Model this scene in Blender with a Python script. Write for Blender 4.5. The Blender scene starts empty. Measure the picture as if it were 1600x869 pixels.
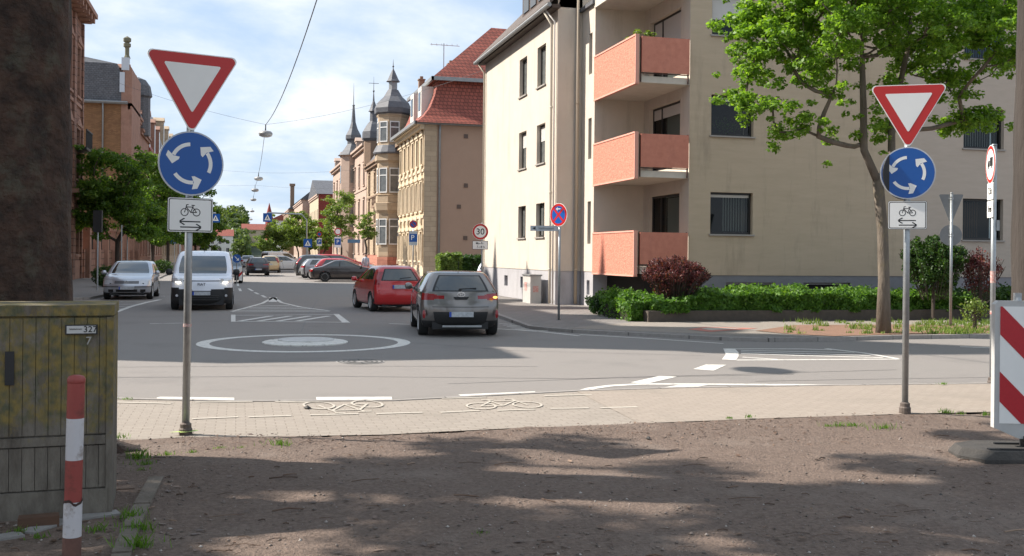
import bpy, bmesh, math, random
import numpy as np
from mathutils import Vector, Matrix
R = math.radians
random.seed(7); rng = np.random.default_rng(7)
S = bpy.context.scene
C = S.collection
# ------------------------------------------------------------------ camera, world, sun, exposure
YAW, ROLL, H, F = 15.0, 0.55, 1.78, 1600.0
cam_d = bpy.data.cameras.new('camera'); cam = bpy.data.objects.new('camera', cam_d); C.objects.link(cam)
cam_d.sensor_width = 36; cam_d.lens = 36; cam_d.shift_y = -35.5/1600; cam_d.clip_end = 4000; cam_d.clip_start = 0.05
cam.matrix_world = Matrix.Translation((0, 0, H)) @ Matrix.Rotation(R(-YAW), 4, 'Z') @ Matrix.Rotation(R(90), 4, 'X') @ Matrix.Rotation(R(ROLL), 4, 'Z')
S.camera = cam
SUN_EL = 40.0
sd = Vector((-0.912, 0.410, 0)).normalized()*math.cos(R(SUN_EL)); sd.z = math.sin(R(SUN_EL))
sun_d = bpy.data.lights.new('sun', 'SUN'); sun_d.energy = 4.6; sun_d.angle = R(0.55); sun_d.color = (1.0, 0.93, 0.84)
sun = bpy.data.objects.new('sun', sun_d); C.objects.link(sun); sun.rotation_euler = sd.to_track_quat('Z', 'Y').to_euler()
sun.location = (-30, 20, 40)
W = bpy.data.worlds.new('World'); S.world = W; W.use_nodes = True
nt = W.node_tree; nt.nodes.clear()
def N(t, **k):
    n = nt.nodes.new(t)
    for a, b in k.items(): setattr(n, a, b)
    return n
out = N('ShaderNodeOutputWorld'); bg = N('ShaderNodeBackground'); sky = N('ShaderNodeTexSky', sky_type='NISHITA')
sky.sun_disc = False; sky.sun_elevation = R(SUN_EL); sky.sun_rotation = math.atan2(sd.x, sd.y); sky.air_density = 1.0; sky.dust_density = 1.2; sky.ozone_density = 1.5
tc = N('ShaderNodeTexCoord'); sep = N('ShaderNodeSeparateXYZ'); nt.links.new(tc.outputs['Generated'], sep.inputs[0])
ad = N('ShaderNodeMath', operation='ADD'); ad.inputs[1].default_value = 0.22
mx_ = N('ShaderNodeMath', operation='MAXIMUM'); mx_.inputs[1].default_value = 0.0
nt.links.new(sep.outputs['Z'], mx_.inputs[0]); nt.links.new(mx_.outputs[0], ad.inputs[0])
dx = N('ShaderNodeMath', operation='DIVIDE'); dy = N('ShaderNodeMath', operation='DIVIDE')
nt.links.new(sep.outputs['X'], dx.inputs[0]); nt.links.new(ad.outputs[0], dx.inputs[1])
nt.links.new(sep.outputs['Y'], dy.inputs[0]); nt.links.new(ad.outputs[0], dy.inputs[1])
cb = N('ShaderNodeCombineXYZ'); nt.links.new(dx.outputs[0], cb.inputs[0]); nt.links.new(dy.outputs[0], cb.inputs[1])
def noise(scale, det, rough, dist=0.0, loc=(0, 0, 0)):
    m = N('ShaderNodeMapping'); m.inputs['Location'].default_value = loc; nt.links.new(cb.outputs[0], m.inputs[0])
    n = N('ShaderNodeTexNoise'); n.inputs['Scale'].default_value = scale; n.inputs['Detail'].default_value = det
    n.inputs['Roughness'].default_value = rough; n.inputs['Distortion'].default_value = dist
    nt.links.new(m.outputs[0], n.inputs['Vector']); return n
n1 = noise(1.7, 9, 0.56, 0.3, (3.1, 1.3, 0)); n2 = noise(2.6, 8, 0.6, 0.1, (8.1, 4.3, 2))
r1 = N('ShaderNodeMapRange', interpolation_type='SMOOTHSTEP'); r1.inputs['From Min'].default_value = 0.33; r1.inputs['From Max'].default_value = 0.68
nt.links.new(n1.outputs['Fac'], r1.inputs['Value'])
r2 = N('ShaderNodeMapRange'); r2.inputs['From Min'].default_value = 0.35; r2.inputs['From Max'].default_value = 0.7
nt.links.new(n2.outputs['Fac'], r2.inputs['Value'])
cl = N('ShaderNodeMix', data_type='RGBA'); cl.inputs[6].default_value = (5.6, 6.6, 7.8, 1); cl.inputs[7].default_value = (9.6, 9.6, 9.5, 1)
nt.links.new(r2.outputs['Result'], cl.inputs[0])
bl = N('ShaderNodeMix', data_type='RGBA'); bl.inputs[0].default_value = 0.75; bl.inputs[7].default_value = (4.6, 6.1, 8.2, 1)
nt.links.new(sky.outputs[0], bl.inputs[6])
mixs = N('ShaderNodeMix', data_type='RGBA'); nt.links.new(r1.outputs['Result'], mixs.inputs[0])
nt.links.new(bl.outputs[2], mixs.inputs[6]); nt.links.new(cl.outputs[2], mixs.inputs[7])
nt.links.new(mixs.outputs[2], bg.inputs['Color']); bg.inputs['Strength'].default_value = 0.068
nt.links.new(bg.outputs[0], out.inputs['Surface'])
S.view_settings.view_transform = 'Standard'; S.view_settings.look = 'None'; S.view_settings.exposure = 0.95; S.view_settings.gamma = 1
S.render.engine = 'CYCLES'
S.cycles.max_bounces = 6; S.cycles.transparent_max_bounces = 8; S.cycles.diffuse_bounces = 3; S.cycles.glossy_bounces = 3
S.cycles.use_denoising = True

# ------------------------------------------------------------------ layout: photograph pixel -> point of the place
ct, st = math.cos(R(YAW)), math.sin(R(YAW)); rc, rs = math.cos(R(ROLL)), math.sin(R(ROLL))
def un(px, py):
    x, y = px-800, py-399
    return (x*rc+y*rs)/F, (y*rc-x*rs)/F
def G(px, py, z=0.0):
    a, b = un(px, py); d = (H-z)/b
    return d*(a*ct+st), d*(ct-a*st)
def D(px, py, d):
    a, b = un(px, py); return Vector((d*(a*ct+st), d*(ct-a*st), H-b*d))

# ------------------------------------------------------------------ mesh helpers
class MB:
    def __init__(s, tr=None): s.v = []; s.f = []; s.m = []; s.tr = tr; s.cur = 0
    def add(s, vs, fs, m=None):
        b = len(s.v); s.v.extend(vs)
        for f in fs: s.f.append(tuple(b+i for i in f)); s.m.append(s.cur if m is None else m)
    def box(s, x0, y0, z0, x1, y1, z1, m=None):
        s.add([(x0,y0,z0),(x1,y0,z0),(x1,y1,z0),(x0,y1,z0),(x0,y0,z1),(x1,y0,z1),(x1,y1,z1),(x0,y1,z1)],
              [(0,3,2,1),(4,5,6,7),(0,1,5,4),(1,2,6,5),(2,3,7,6),(3,0,4,7)], m)
    def quad(s, a, b, c, d, m=None): s.add([tuple(a),tuple(b),tuple(c),tuple(d)], [(0,1,2,3)], m)
    def poly(s, pts, m=None): s.add([tuple(p) for p in pts], [tuple(range(len(pts)))], m)
    def prism(s, pts, z0, z1, m=None):
        n = len(pts); s.add([(p[0],p[1],z0) for p in pts]+[(p[0],p[1],z1) for p in pts],
              [tuple(range(n, 2*n)), tuple(range(n-1, -1, -1))]+[(i,(i+1)%n,(i+1)%n+n,i+n) for i in range(n)], m)
    def extr(s, pts, vec, m=None):      # polygon of 3-D points pushed along vec
        n = len(pts); q = [tuple(p) for p in pts]; w = [tuple(Vector(p)+Vector(vec)) for p in pts]
        s.add(q+w, [tuple(range(n)), tuple(range(2*n-1, n-1, -1))]+[(i, i+n, (i+1)%n+n, (i+1)%n) for i in range(n)], m)
    def lathe(s, prof, n=16, c=(0,0,0), ax='z', ph=0.0, m=None, cap=True):
        vs = []
        for (r, h) in prof:
            for k in range(n):
                a = 2*math.pi*k/n+ph; x, y = r*math.cos(a), r*math.sin(a)
                p = (x, y, h) if ax == 'z' else ((h, x, y) if ax == 'x' else (y, h, x))
                vs.append((c[0]+p[0], c[1]+p[1], c[2]+p[2]))
        fs = [(i*n+k, i*n+(k+1)%n, (i+1)*n+(k+1)%n, (i+1)*n+k) for i in range(len(prof)-1) for k in range(n)]
        if cap:
            fs.append(tuple(range(n-1, -1, -1))); b = (len(prof)-1)*n; fs.append(tuple(range(b, b+n)))
        s.add(vs, fs, m)
    def tube(s, pts, rad, n=8, m=None):
        pts = [Vector(p) for p in pts]; k = len(pts)
        rad = [rad]*k if isinstance(rad, (int, float)) else rad
        vs = []; up = None
        for i, p in enumerate(pts):
            t = (pts[min(i+1, k-1)]-pts[max(i-1, 0)])
            t = t.normalized() if t.length > 1e-9 else Vector((0,0,1))
            if up is None: up = Vector((1,0,0)) if abs(t.x) < .8 else Vector((0,1,0))
            a = (up-t*up.dot(t)).normalized(); b = t.cross(a); up = a
            for j in range(n):
                g = 2*math.pi*j/n; vs.append(tuple(p+(a*math.cos(g)+b*math.sin(g))*rad[i]))
        fs = [(i*n+j, i*n+(j+1)%n, (i+1)*n+(j+1)%n, (i+1)*n+j) for i in range(k-1) for j in range(n)]
        fs += [tuple(range(n-1,-1,-1)), tuple(range((k-1)*n, k*n))]
        s.add(vs, fs, m)
    def build(s, name, mats, parent=None, smooth=False, auto=None):
        me = bpy.data.meshes.new(name)
        vs = [s.tr(v) for v in s.v] if s.tr else s.v
        if parent is not None and not islocal(parent):
            o = wloc(parent); vs = [(v[0]-o[0], v[1]-o[1], v[2]-o[2]) for v in vs]
        me.from_pydata([tuple(v) for v in vs], [], s.f)
        for mm in (mats if isinstance(mats, (list, tuple)) else [mats]): me.materials.append(mm)
        if s.m and max(s.m) > 0: me.polygons.foreach_set('material_index', s.m)
        if smooth: me.polygons.foreach_set('use_smooth', [True]*len(me.polygons))
        me.update()
        if auto:
            bm = bmesh.new(); bm.from_mesh(me); bmesh.ops.remove_doubles(bm, verts=bm.verts, dist=1e-4)
            for e in bm.edges:
                e.smooth = not (len(e.link_faces) == 2 and e.calc_face_angle(0) > R(auto))
            bm.to_mesh(me); bm.free(); me.polygons.foreach_set('use_smooth', [True]*len(me.polygons))
        o = bpy.data.objects.new(name, me); C.objects.link(o)
        if parent is not None: o.parent = parent
        return o
def islocal(o):
    while o is not None:
        if o.get('_local'): return True
        o = o.parent
    return False
def wloc(o):
    p = Vector((0,0,0))
    while o is not None: p += Vector(o.location); o = o.parent
    return p
def tag(o, label=None, cat=None, group=None, kind=None):
    if label: o['label'] = label
    if cat: o['category'] = cat
    if group: o['group'] = group
    if kind: o['kind'] = kind
    return o
def empty(name, loc=(0,0,0), rz=0.0, local=False):
    o = bpy.data.objects.new(name, None); C.objects.link(o); o.location = loc; o.rotation_euler = (0,0,rz); o.empty_display_size = .3
    if local: o['_local'] = 1
    return o
def copy_tree(o, parent=None):
    c = o.copy(); C.objects.link(c); c.parent = parent
    for ch in list(o.children): copy_tree(ch, c)
    return c
def np_mesh(name, V, Q, mat, parent=None, smooth=False):
    me = bpy.data.meshes.new(name); V = np.asarray(V, np.float32)
    if parent is not None and not islocal(parent):
        V = V-np.array(wloc(parent), np.float32)
    k = Q.shape[1]; me.vertices.add(len(V)); me.vertices.foreach_set('co', V.ravel())
    me.loops.add(Q.size); me.loops.foreach_set('vertex_index', Q.ravel().astype(np.int32))
    me.polygons.add(len(Q)); me.polygons.foreach_set('loop_start', np.arange(0, Q.size, k, dtype=np.int32))
    me.polygons.foreach_set('loop_total', np.full(len(Q), k, np.int32))
    if smooth: me.polygons.foreach_set('use_smooth', np.ones(len(Q), bool))
    me.update(calc_edges=True); me.materials.append(mat)
    o = bpy.data.objects.new(name, me); C.objects.link(o)
    if parent is not None: o.parent = parent
    return o

# ------------------------------------------------------------------ materials
_m = {}
def mat(name, col, rough=0.8, metal=0.0, col2=None, nscale=6.0, namt=1.0, bump=0.0, bscale=40.0, coat=0.0, emit=None, spec=None, tex=None, stain=None, nscale3=None):
    if name in _m: return _m[name]
    m = bpy.data.materials.new(name); m.use_nodes = True; t = m.node_tree; b = t.nodes['Principled BSDF']
    b.inputs['Roughness'].default_value = rough; b.inputs['Metallic'].default_value = metal
    b.inputs['Base Color'].default_value = (*col, 1); b.inputs['Coat Weight'].default_value = coat
    if coat: b.inputs['Coat Roughness'].default_value = 0.04
    if spec is not None: b.inputs['Specular IOR Level'].default_value = spec
    if emit: b.inputs['Emission Color'].default_value = (*emit[0], 1); b.inputs['Emission Strength'].default_value = emit[1]
    L = t.links.new; n_ = t.nodes.new
    tcd = None; last = None
    if col2 or bump or tex or stain:
        tcd = n_('ShaderNodeTexCoord'); vec = tcd.outputs['Object']
    if col2:
        mp = n_('ShaderNodeMapping'); L(vec, mp.inputs[0])
        if nscale3: mp.inputs['Scale'].default_value = nscale3
        n = n_('ShaderNodeTexNoise'); n.inputs['Scale'].default_value = nscale; n.inputs['Detail'].default_value = 8; n.inputs['Roughness'].default_value = .65; L(mp.outputs[0], n.inputs['Vector'])
        r = n_('ShaderNodeMapRange'); r.inputs['From Min'].default_value = .5-.22/namt; r.inputs['From Max'].default_value = .5+.22/namt; L(n.outputs['Fac'], r.inputs['Value'])
        x = n_('ShaderNodeMix'); x.data_type = 'RGBA'; x.inputs[6].default_value = (*col, 1); x.inputs[7].default_value = (*col2, 1); L(r.outputs[0], x.inputs[0]); last = x.outputs[2]
    if tex:      # brick / block / tile pattern
        kind, sx, sz, mort, mcol, vary = tex
        br = n_('ShaderNodeTexBrick'); br.inputs['Scale'].default_value = 1; br.inputs['Brick Width'].default_value = sx; br.inputs['Row Height'].default_value = sz
        br.inputs['Mortar Size'].default_value = mort; br.inputs['Mortar Smooth'].default_value = .3
        br.inputs['Color1'].default_value = (1,1,1,1); br.inputs['Color2'].default_value = (vary,vary,vary,1); br.inputs['Mortar'].default_value = (*mcol, 1)
        if kind == 'wall':     # wraps round vertical faces: u = x+y
            s_ = n_('ShaderNodeSeparateXYZ'); L(vec, s_.inputs[0]); a_ = n_('ShaderNodeMath'); a_.operation = 'ADD'; L(s_.outputs[0], a_.inputs[0]); L(s_.outputs[1], a_.inputs[1])
            c_ = n_('ShaderNodeCombineXYZ'); L(a_.outputs[0], c_.inputs[0]); L(s_.outputs[2], c_.inputs[1]); L(c_.outputs[0], br.inputs['Vector'])
        else: L(vec, br.inputs['Vector'])
        x2 = n_('ShaderNodeMix'); x2.data_type = 'RGBA'; x2.blend_type = 'MULTIPLY'; x2.inputs[0].default_value = 1
        if last is not None: L(last, x2.inputs[6])
        else: x2.inputs[6].default_value = (*col, 1)
        L(br.outputs['Color'], x2.inputs[7]); last = x2.outputs[2]
    if stain:    # (colour, scale, amount, vertical stretch)
        sc_, ss_, am_, vs_ = stain
        mp = n_('ShaderNodeMapping'); mp.inputs['Scale'].default_value = (1, 1, vs_); L(vec, mp.inputs[0])
        n = n_('ShaderNodeTexNoise'); n.inputs['Scale'].default_value = ss_; n.inputs['Detail'].default_value = 10; n.inputs['Roughness'].default_value = .7; L(mp.outputs[0], n.inputs['Vector'])
        r = n_('ShaderNodeMapRange'); r.inputs['From Min'].default_value = .53; r.inputs['From Max'].default_value = .68; r.inputs['To Max'].default_value = am_; L(n.outputs['Fac'], r.inputs['Value'])
        x3 = n_('ShaderNodeMix'); x3.data_type = 'RGBA'; L(r.outputs[0], x3.inputs[0]); x3.inputs[7].default_value = (*sc_, 1)
        if last is not None: L(last, x3.inputs[6])
        else: x3.inputs[6].default_value = (*col, 1)
        last = x3.outputs[2]
    if last is not None: L(last, b.inputs['Base Color'])
    if bump:
        n = n_('ShaderNodeTexNoise'); n.inputs['Scale'].default_value = bscale; n.inputs['Detail'].default_value = 6; n.inputs['Roughness'].default_value = .6
        mp2 = n_('ShaderNodeMapping'); L(vec, mp2.inputs[0])
        if nscale3: mp2.inputs['Scale'].default_value = nscale3
        L(mp2.outputs[0], n.inputs['Vector'])
        bu = n_('ShaderNodeBump'); bu.inputs['Strength'].default_value = min(1, bump); bu.inputs['Distance'].default_value = 0.02*max(1, bump)
        L(n.outputs['Fac'], bu.inputs['Height']); L(bu.outputs[0], b.inputs['Normal'])
        if tex:
            bu2 = n_('ShaderNodeBump'); bu2.inputs['Strength'].default_value = .6; bu2.inputs['Distance'].default_value = .015; bu2.invert = True
            L(br.outputs['Fac'], bu2.inputs['Height']); L(bu.outputs[0], bu2.inputs['Normal']); L(bu2.outputs[0], b.inputs['Normal'])
    _m[name] = m; return m
def leafmat(name, c1, c2, c3=None, trans=0.35):
    if name in _m: return _m[name]
    m = bpy.data.materials.new(name); m.use_nodes = True; t = m.node_tree; b = t.nodes['Principled BSDF']; L = t.links.new; n_ = t.nodes.new
    g = n_('ShaderNodeNewGeometry'); cr = n_('ShaderNodeValToRGB'); L(g.outputs['Random Per Island'], cr.inputs[0])
    e = cr.color_ramp.elements; e[0].color = (*c1, 1); e[1].color = (*c2, 1)
    if c3: x = cr.color_ramp.elements.new(.88); x.color = (*c2, 1); e[-1].color = (*c3, 1)
    L(cr.outputs[0], b.inputs['Base Color']); b.inputs['Roughness'].default_value = .5; b.inputs['Specular IOR Level'].default_value = .35
    tr = n_('ShaderNodeBsdfTranslucent'); hs = n_('ShaderNodeMix'); hs.data_type = 'RGBA'; hs.blend_type = 'MULTIPLY'; hs.inputs[0].default_value = 1
    hs.inputs[7].default_value = (1.7, 1.75, .55, 1); L(cr.outputs[0], hs.inputs[6]); L(hs.outputs[2], tr.inputs[0])
    mx = n_('ShaderNodeMixShader'); mx.inputs[0].default_value = trans; L(b.outputs[0], mx.inputs[1]); L(tr.outputs[0], mx.inputs[2]); L(mx.outputs[0], t.nodes['Material Output'].inputs[0])
    _m[name] = m; return m
def glassmat(name, tint=(.55,.62,.6), opq=0.35, dark=(.012,.014,.016)):
    if name in _m: return _m[name]
    m = bpy.data.materials.new(name); m.use_nodes = True; t = m.node_tree; b = t.nodes['Principled BSDF']; L = t.links.new
    b.inputs['Base Color'].default_value = (*dark, 1); b.inputs['Roughness'].default_value = .03; b.inputs['Specular IOR Level'].default_value = .9
    tr = t.nodes.new('ShaderNodeBsdfTransparent'); tr.inputs[0].default_value = (*tint, 1)
    mx = t.nodes.new('ShaderNodeMixShader'); mx.inputs[0].default_value = opq; L(tr.outputs[0], mx.inputs[1]); L(b.outputs[0], mx.inputs[2]); L(mx.outputs[0], t.nodes['Material Output'].inputs[0])
    _m[name] = m; return m

PLASTER_Y = mat('cream_plaster', (.60,.53,.445), .92, col2=(.54,.475,.395), nscale=1.3, bump=.45, bscale=55, stain=((.36,.31,.24), 2.2, .4, .12))
PLASTER_Y2 = mat('ochre_plaster', (.52,.415,.295), .92, col2=(.46,.365,.255), nscale=1.1, nscale3=(1,1,6), bump=.5, bscale=45, stain=((.26,.21,.15), 1.6, .45, .16))
PLASTER_P = mat('pinkish_grey_plaster', (.50,.42,.345), .92, col2=(.45,.375,.305), nscale=1.4, nscale3=(1,1,5), bump=.4, bscale=45)
PLINTH = mat('grey_plinth_paint', (.42,.41,.42), .85, col2=(.35,.34,.35), nscale=2, bump=.3, bscale=60, stain=((.2,.19,.18), 1.5, .35, .4))
SALMON = mat('salmon_balcony_panel', (.60,.235,.155), .75, col2=(.49,.175,.115), nscale=5, bump=.15, bscale=30, stain=((.25,.09,.07), 2.5, .25, .4))
SALMON_R = mat('rough_salmon_plaster', (.68,.285,.195), .9, col2=(.45,.15,.10), nscale=11, bump=1.6, bscale=16)
SOFFIT = mat('pale_concrete_soffit', (.62,.57,.49), .9, col2=(.52,.47,.4), nscale=2.5)
WINBLACK = mat('black_window_frame', (.018,.017,.017), .45)
WINWHITE = mat('white_window_frame', (.72,.71,.69), .45)
WINBROWN = mat('brown_window_frame', (.09,.055,.04), .5)
SHUTTER = mat('pale_roller_shutter', (.55,.53,.5), .6)
GLASS_D = mat('dark_window_glass', (.02,.024,.028), .06, spec=.8)
GLASS_M = mat('curtained_window_glass', (.16,.165,.16), .12, spec=.8, col2=(.07,.075,.075), nscale=3)
GLASS_T = glassmat('clear_window_glass')
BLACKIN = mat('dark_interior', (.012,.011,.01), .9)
SILL = mat('grey_stone_sill', (.33,.3,.27), .8)
GALV = mat('galvanised_steel', (.42,.44,.45), .42, .75, col2=(.30,.32,.33), nscale=14, stain=((.2,.17,.14), 6, .3, .6))
ZINC = mat('zinc_gutter', (.30,.31,.31), .5, .5, col2=(.22,.22,.22), nscale=4)
SLATE = mat('slate_roof', (.085,.085,.095), .6, col2=(.14,.14,.15), nscale=3, tex=('wall', .3, .18, .02, (.45,.45,.45), .75), bump=.3)
LEAD = mat('weathered_zinc_dome', (.07,.071,.08), .65, .0, col2=(.135,.138,.15), nscale=2, nscale3=(1,1,3), bump=.3, bscale=9)
TILE = mat('red_clay_roof_tiles', (.38,.10,.065), .75, col2=(.29,.075,.05), nscale=2.2, tex=('wall', .34, .3, .035, (.35,.35,.35), .72), bump=.4)
DKTILE = mat('dark_weathered_roof_tiles', (.11,.085,.075), .8, col2=(.17,.14,.12), nscale=5, tex=('wall', .3, .3, .03, (.4,.4,.4), .7), bump=.5)
BRICK_R = mat('dark_red_brick', (.30,.05,.035), .85, col2=(.22,.04,.03), nscale=1.5, tex=('wall', .26, .08, .008, (.7,.7,.7), .8), bump=.2)
BRICK_B = mat('tan_brick_gable', (.30,.155,.07), .9, col2=(.23,.115,.055), nscale=2, tex=('wall', .3, .1, .012, (.6,.6,.6), .7), bump=.3)
SANDRED = mat('red_sandstone_blocks', (.34,.18,.125), .88, col2=(.23,.115,.08), nscale=1.6, tex=('wall', 1.1, .42, .03, (.35,.35,.35), .8), bump=.6, bscale=18, stain=((.07,.05,.04), 1.1, .45, .4))
SANDRED2 = mat('smooth_red_sandstone', (.34,.19,.135), .85, col2=(.25,.13,.09), nscale=2, bump=.3, stain=((.07,.05,.04), 1.2, .4, .4))
STONE_C = mat('cream_sandstone', (.58,.46,.31), .85, col2=(.47,.37,.24), nscale=1.8, bump=.35, bscale=20, stain=((.25,.2,.15), 1.3, .4, .4))
STONE_O = mat('ochre_sandstone', (.48,.37,.255), .85, col2=(.40,.30,.2), nscale=1.5, bump=.3, tex=('wall', .9, .4, .012, (.6,.6,.6), .85))
STONE_P = mat('pink_sandstone', (.48,.36,.29), .85, col2=(.40,.29,.23), nscale=1.6, bump=.3)
STONE_PK = mat('salmon_base_stone', (.52,.22,.15), .85, col2=(.40,.16,.11), nscale=3, tex=('wall', .8, .4, .02, (.5,.5,.5), .8), bump=.4)
STONE_BR = mat('brown_window_surround', (.27,.18,.12), .85, col2=(.2,.13,.09), nscale=3)
RENDER_PK = mat('plain_pinkish_brown_render', (.37,.245,.175), .93, col2=(.34,.225,.16), nscale=1.2, bump=.25)
WHITEW = mat('off_white_render', (.68,.66,.6), .9, col2=(.58,.56,.51), nscale=1.4, bump=.2)
def ground_mat(name, c1, c2, c3, s1, s2, bump=.5, bs=120, tex=None, rough=.9, stain=None):
    return mat(name, c1, rough, col2=c2, nscale=s1, namt=.8, bump=bump, bscale=bs, tex=tex, stain=stain or (c3, s2, .5, 1))
ASPHALT = ground_mat('worn_grey_asphalt', (.255,.232,.212), (.205,.187,.173), (.165,.152,.142), 60, .45, .5, 150)
ASPHALT2 = ground_mat('tan_worn_asphalt_path', (.30,.262,.222), (.235,.203,.172), (.2,.17,.14), 40, .6, .5, 130)
PAVER = ground_mat('tan_block_paving', (.34,.295,.25), (.28,.24,.2), (.22,.19,.155), 30, .5, .3, 120, tex=('flat', .2, .1, .006, (.72,.70,.68), .92))
PAVER2 = ground_mat('warm_fine_block_paving', (.36,.305,.25), (.29,.24,.2), (.22,.19,.155), 30, .5, .3, 120, tex=('flat', .2, .1, .006, (.78,.76,.74), .93))
SIDEWALK = ground_mat('grey_pavement_slabs', (.26,.235,.215), (.2,.18,.165), (.16,.14,.125), 30, .6, .3, 110, tex=('flat', .3, .3, .008, (.55,.53,.5), .86))
DIRT = ground_mat('brown_gritty_dirt', (.25,.18,.14), (.08,.054,.04), (.28,.225,.185), 26, .7, 1.8, 45)
SOIL = ground_mat('reddish_soil', (.30,.17,.11), (.2,.115,.08), (.14,.1,.07), 20, 1.2, 1.0, 60)
FARG = ground_mat('town_ground', (.2,.18,.155), (.16,.145,.13), (.12,.12,.09), 1, .1, .2, 20)
KERB = mat('granite_kerb', (.36,.33,.3), .85, col2=(.26,.235,.215), nscale=12, bump=.4, bscale=60, tex=('flat', 1.0, 5.0, .012, (.45,.45,.45), .85))
PAINT = mat('worn_white_road_paint', (.72,.69,.63), .75, col2=(.58,.55,.5), nscale=14, bump=.3, bscale=90, stain=((.27,.25,.23), 7, .85, 1))
PAINT2 = mat('faded_white_path_paint', (.5,.45,.38), .75, col2=(.42,.375,.315), nscale=30, bump=.3, bscale=90, stain=((.32,.28,.235), 12, .8, 1))
REDPAINT = mat('faded_red_paint', (.5,.16,.12), .8, col2=(.42,.2,.16), nscale=18)
RET_W = mat('sign_white', (.86,.85,.81), .4, col2=(.8,.79,.75), nscale=3)
RET_R = mat('sign_red', (.50,.016,.012), .35)
RET_B = mat('sign_blue', (.004,.085,.34), .35)
RET_K = mat('sign_black', (.012,.012,.013), .5)
RET_G = mat('sign_grey_back', (.23,.24,.25), .5, .4, col2=(.17,.18,.19), nscale=5)
RET_LB = mat('sign_edge_grey', (.5,.52,.55), .4)
RUBBER = mat('black_rubber', (.02,.02,.02), .85)
TRIM = mat('black_plastic_trim', (.016,.016,.017), .6)
CHROME = mat('bright_metal', (.7,.71,.72), .2, .9)
RIM = mat('silver_wheel_rim', (.5,.5,.5), .35, .7)
CARGLASS = mat('dark_car_glass', (.018,.024,.024), .04, spec=1.0, coat=.5)
TAILRED = mat('red_tail_lamp', (.26,.005,.008), .15, coat=.8)
LAMPCLR = mat('clear_headlamp', (.55,.57,.6), .1, .3, coat=1)
LAMPON = mat('lit_headlamp', (.9,.85,.7), .2, emit=((1,.9,.7), 2.2))
AMBER = mat('lit_amber_indicator', (.9,.45,.1), .2, emit=((1,.5,.1), 1.4))
PLATE = mat('number_plate_white', (.5,.52,.54), .5, col2=(.36,.38,.4), nscale=22, namt=2)
PLATEB = mat('number_plate_blue', (.02,.07,.4), .5)
BARK = mat('flaking_plane_bark', (.022,.013,.009), .9, col2=(.08,.043,.028), nscale=5, namt=1.6, bump=4, bscale=12, stain=((.10,.10,.07), 4.2, .55, .7))
BARK2 = mat('grey_brown_tree_bark', (.19,.155,.122), .92, col2=(.10,.08,.06), nscale=7, nscale3=(1,1,.25), bump=2.5, bscale=14, stain=((.25,.2,.09), 3, .5, .5))
BARK3 = mat('grey_streaked_bark', (.06,.048,.04), .92, col2=(.026,.02,.016), nscale=4, nscale3=(1,1,.18), bump=2.5, bscale=9)
TWIGB = mat('dark_branch_bark', (.06,.045,.035), .9)
LEAF_M = leafmat('maple_leaves', (.09,.17,.025), (.19,.32,.05), (.30,.42,.08), .5)
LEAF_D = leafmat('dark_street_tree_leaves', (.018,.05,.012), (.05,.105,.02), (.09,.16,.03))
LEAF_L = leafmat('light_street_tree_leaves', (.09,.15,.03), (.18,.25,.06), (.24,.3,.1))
LEAF_H = leafmat('hedge_leaves', (.05,.12,.016), (.12,.24,.035), (.2,.33,.06))
LEAF_Y = leafmat('dark_conifer_leaves', (.012,.035,.012), (.03,.075,.02))
LEAF_P = leafmat('purple_barberry_leaves', (.06,.018,.022), (.16,.04,.045), (.22,.10,.06), .3)
LEAF_F = leafmat('far_wood_leaves', (.05,.08,.03), (.1,.14,.05), (.17,.2,.07))
GRASS = leafmat('grass_blades', (.06,.13,.015), (.14,.26,.03))
# ------------------------------------------------------------------ setting: ground, roads, pavements
def sheet(name, pts, z, m, kind='structure'):
    b = MB(); b.poly([(p[0], p[1], z) for p in pts]); return tag(b.build(name, m), kind=kind)
def ribbon(mb, pts, w, z0, z1=None, closed=False):
    n = len(pts); P = [Vector((p[0], p[1])) for p in pts]; L_, R_ = [], []
    for i in range(n):
        a = P[(i-1) % n] if (closed or i > 0) else P[i]; c = P[(i+1) % n] if (closed or i < n-1) else P[i]
        t = (c-a).normalized(); nn = Vector((-t.y, t.x)); ww = w[i] if isinstance(w, (list, tuple)) else w
        L_.append(P[i]+nn*ww/2); R_.append(P[i]-nn*ww/2)
    for i in range(n if closed else n-1):
        j = (i+1) % n
        if z1 is None: mb.quad((*R_[i], z0), (*R_[j], z0), (*L_[j], z0), (*L_[i], z0))
        else: mb.prism([tuple(R_[i]), tuple(R_[j]), tuple(L_[j]), tuple(L_[i])], z0, z1)
b = MB(); b.poly([(-1500,-300,-.03),(1500,-300,-.03),(1500,2500,-.03),(-1500,2500,-.03)]); tag(b.build('ground', FARG), kind='structure')
near_edge = [(-40,16.5)]+[G(*p) for p in [(180,624),(365,628),(613,627),(900,612),(1060,607),(1300,603),(1560,600)]]+[(40,10.5)]
kerbR = [G(*p) for p in [(778,495),(800,503),(830,514),(860,517),(900,520),(1000,525),(1130,532),(1200,534),(1300,533),(1400,530),(1545,528)]]
kerbR_far = [(8.6,75),(8.5,56),(8.4,44),(8.05,33)]
kerbL = [(-40,41)]+[(-9,39.0),(-6.4,39.1),(-5.3,40.2),(-5.0,44),(-5.05,60),(-5.1,75)]
road = near_edge+[(40,20.5)]+[(40,24)]+[(9,24),(14.6,80),(14.6,420),(-5.6,420),(-5.6,75),(-6,41.5),(-40,42)]
sheet('road', near_edge+[(40,22),(40,32),(14.8,60),(14.8,430),(-5.6,430),(-5.6,42),(-40,42)], 0.0, ASPHALT)
dirt_edge = [(-40,12.5),(-1.6,10.3)]+[G(*p) for p in [(180,690),(290,684),(450,683),(600,680),(800,670),(1000,663),(1200,655),(1414,648),(1545,645)]]+[(40,9.6)]
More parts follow.
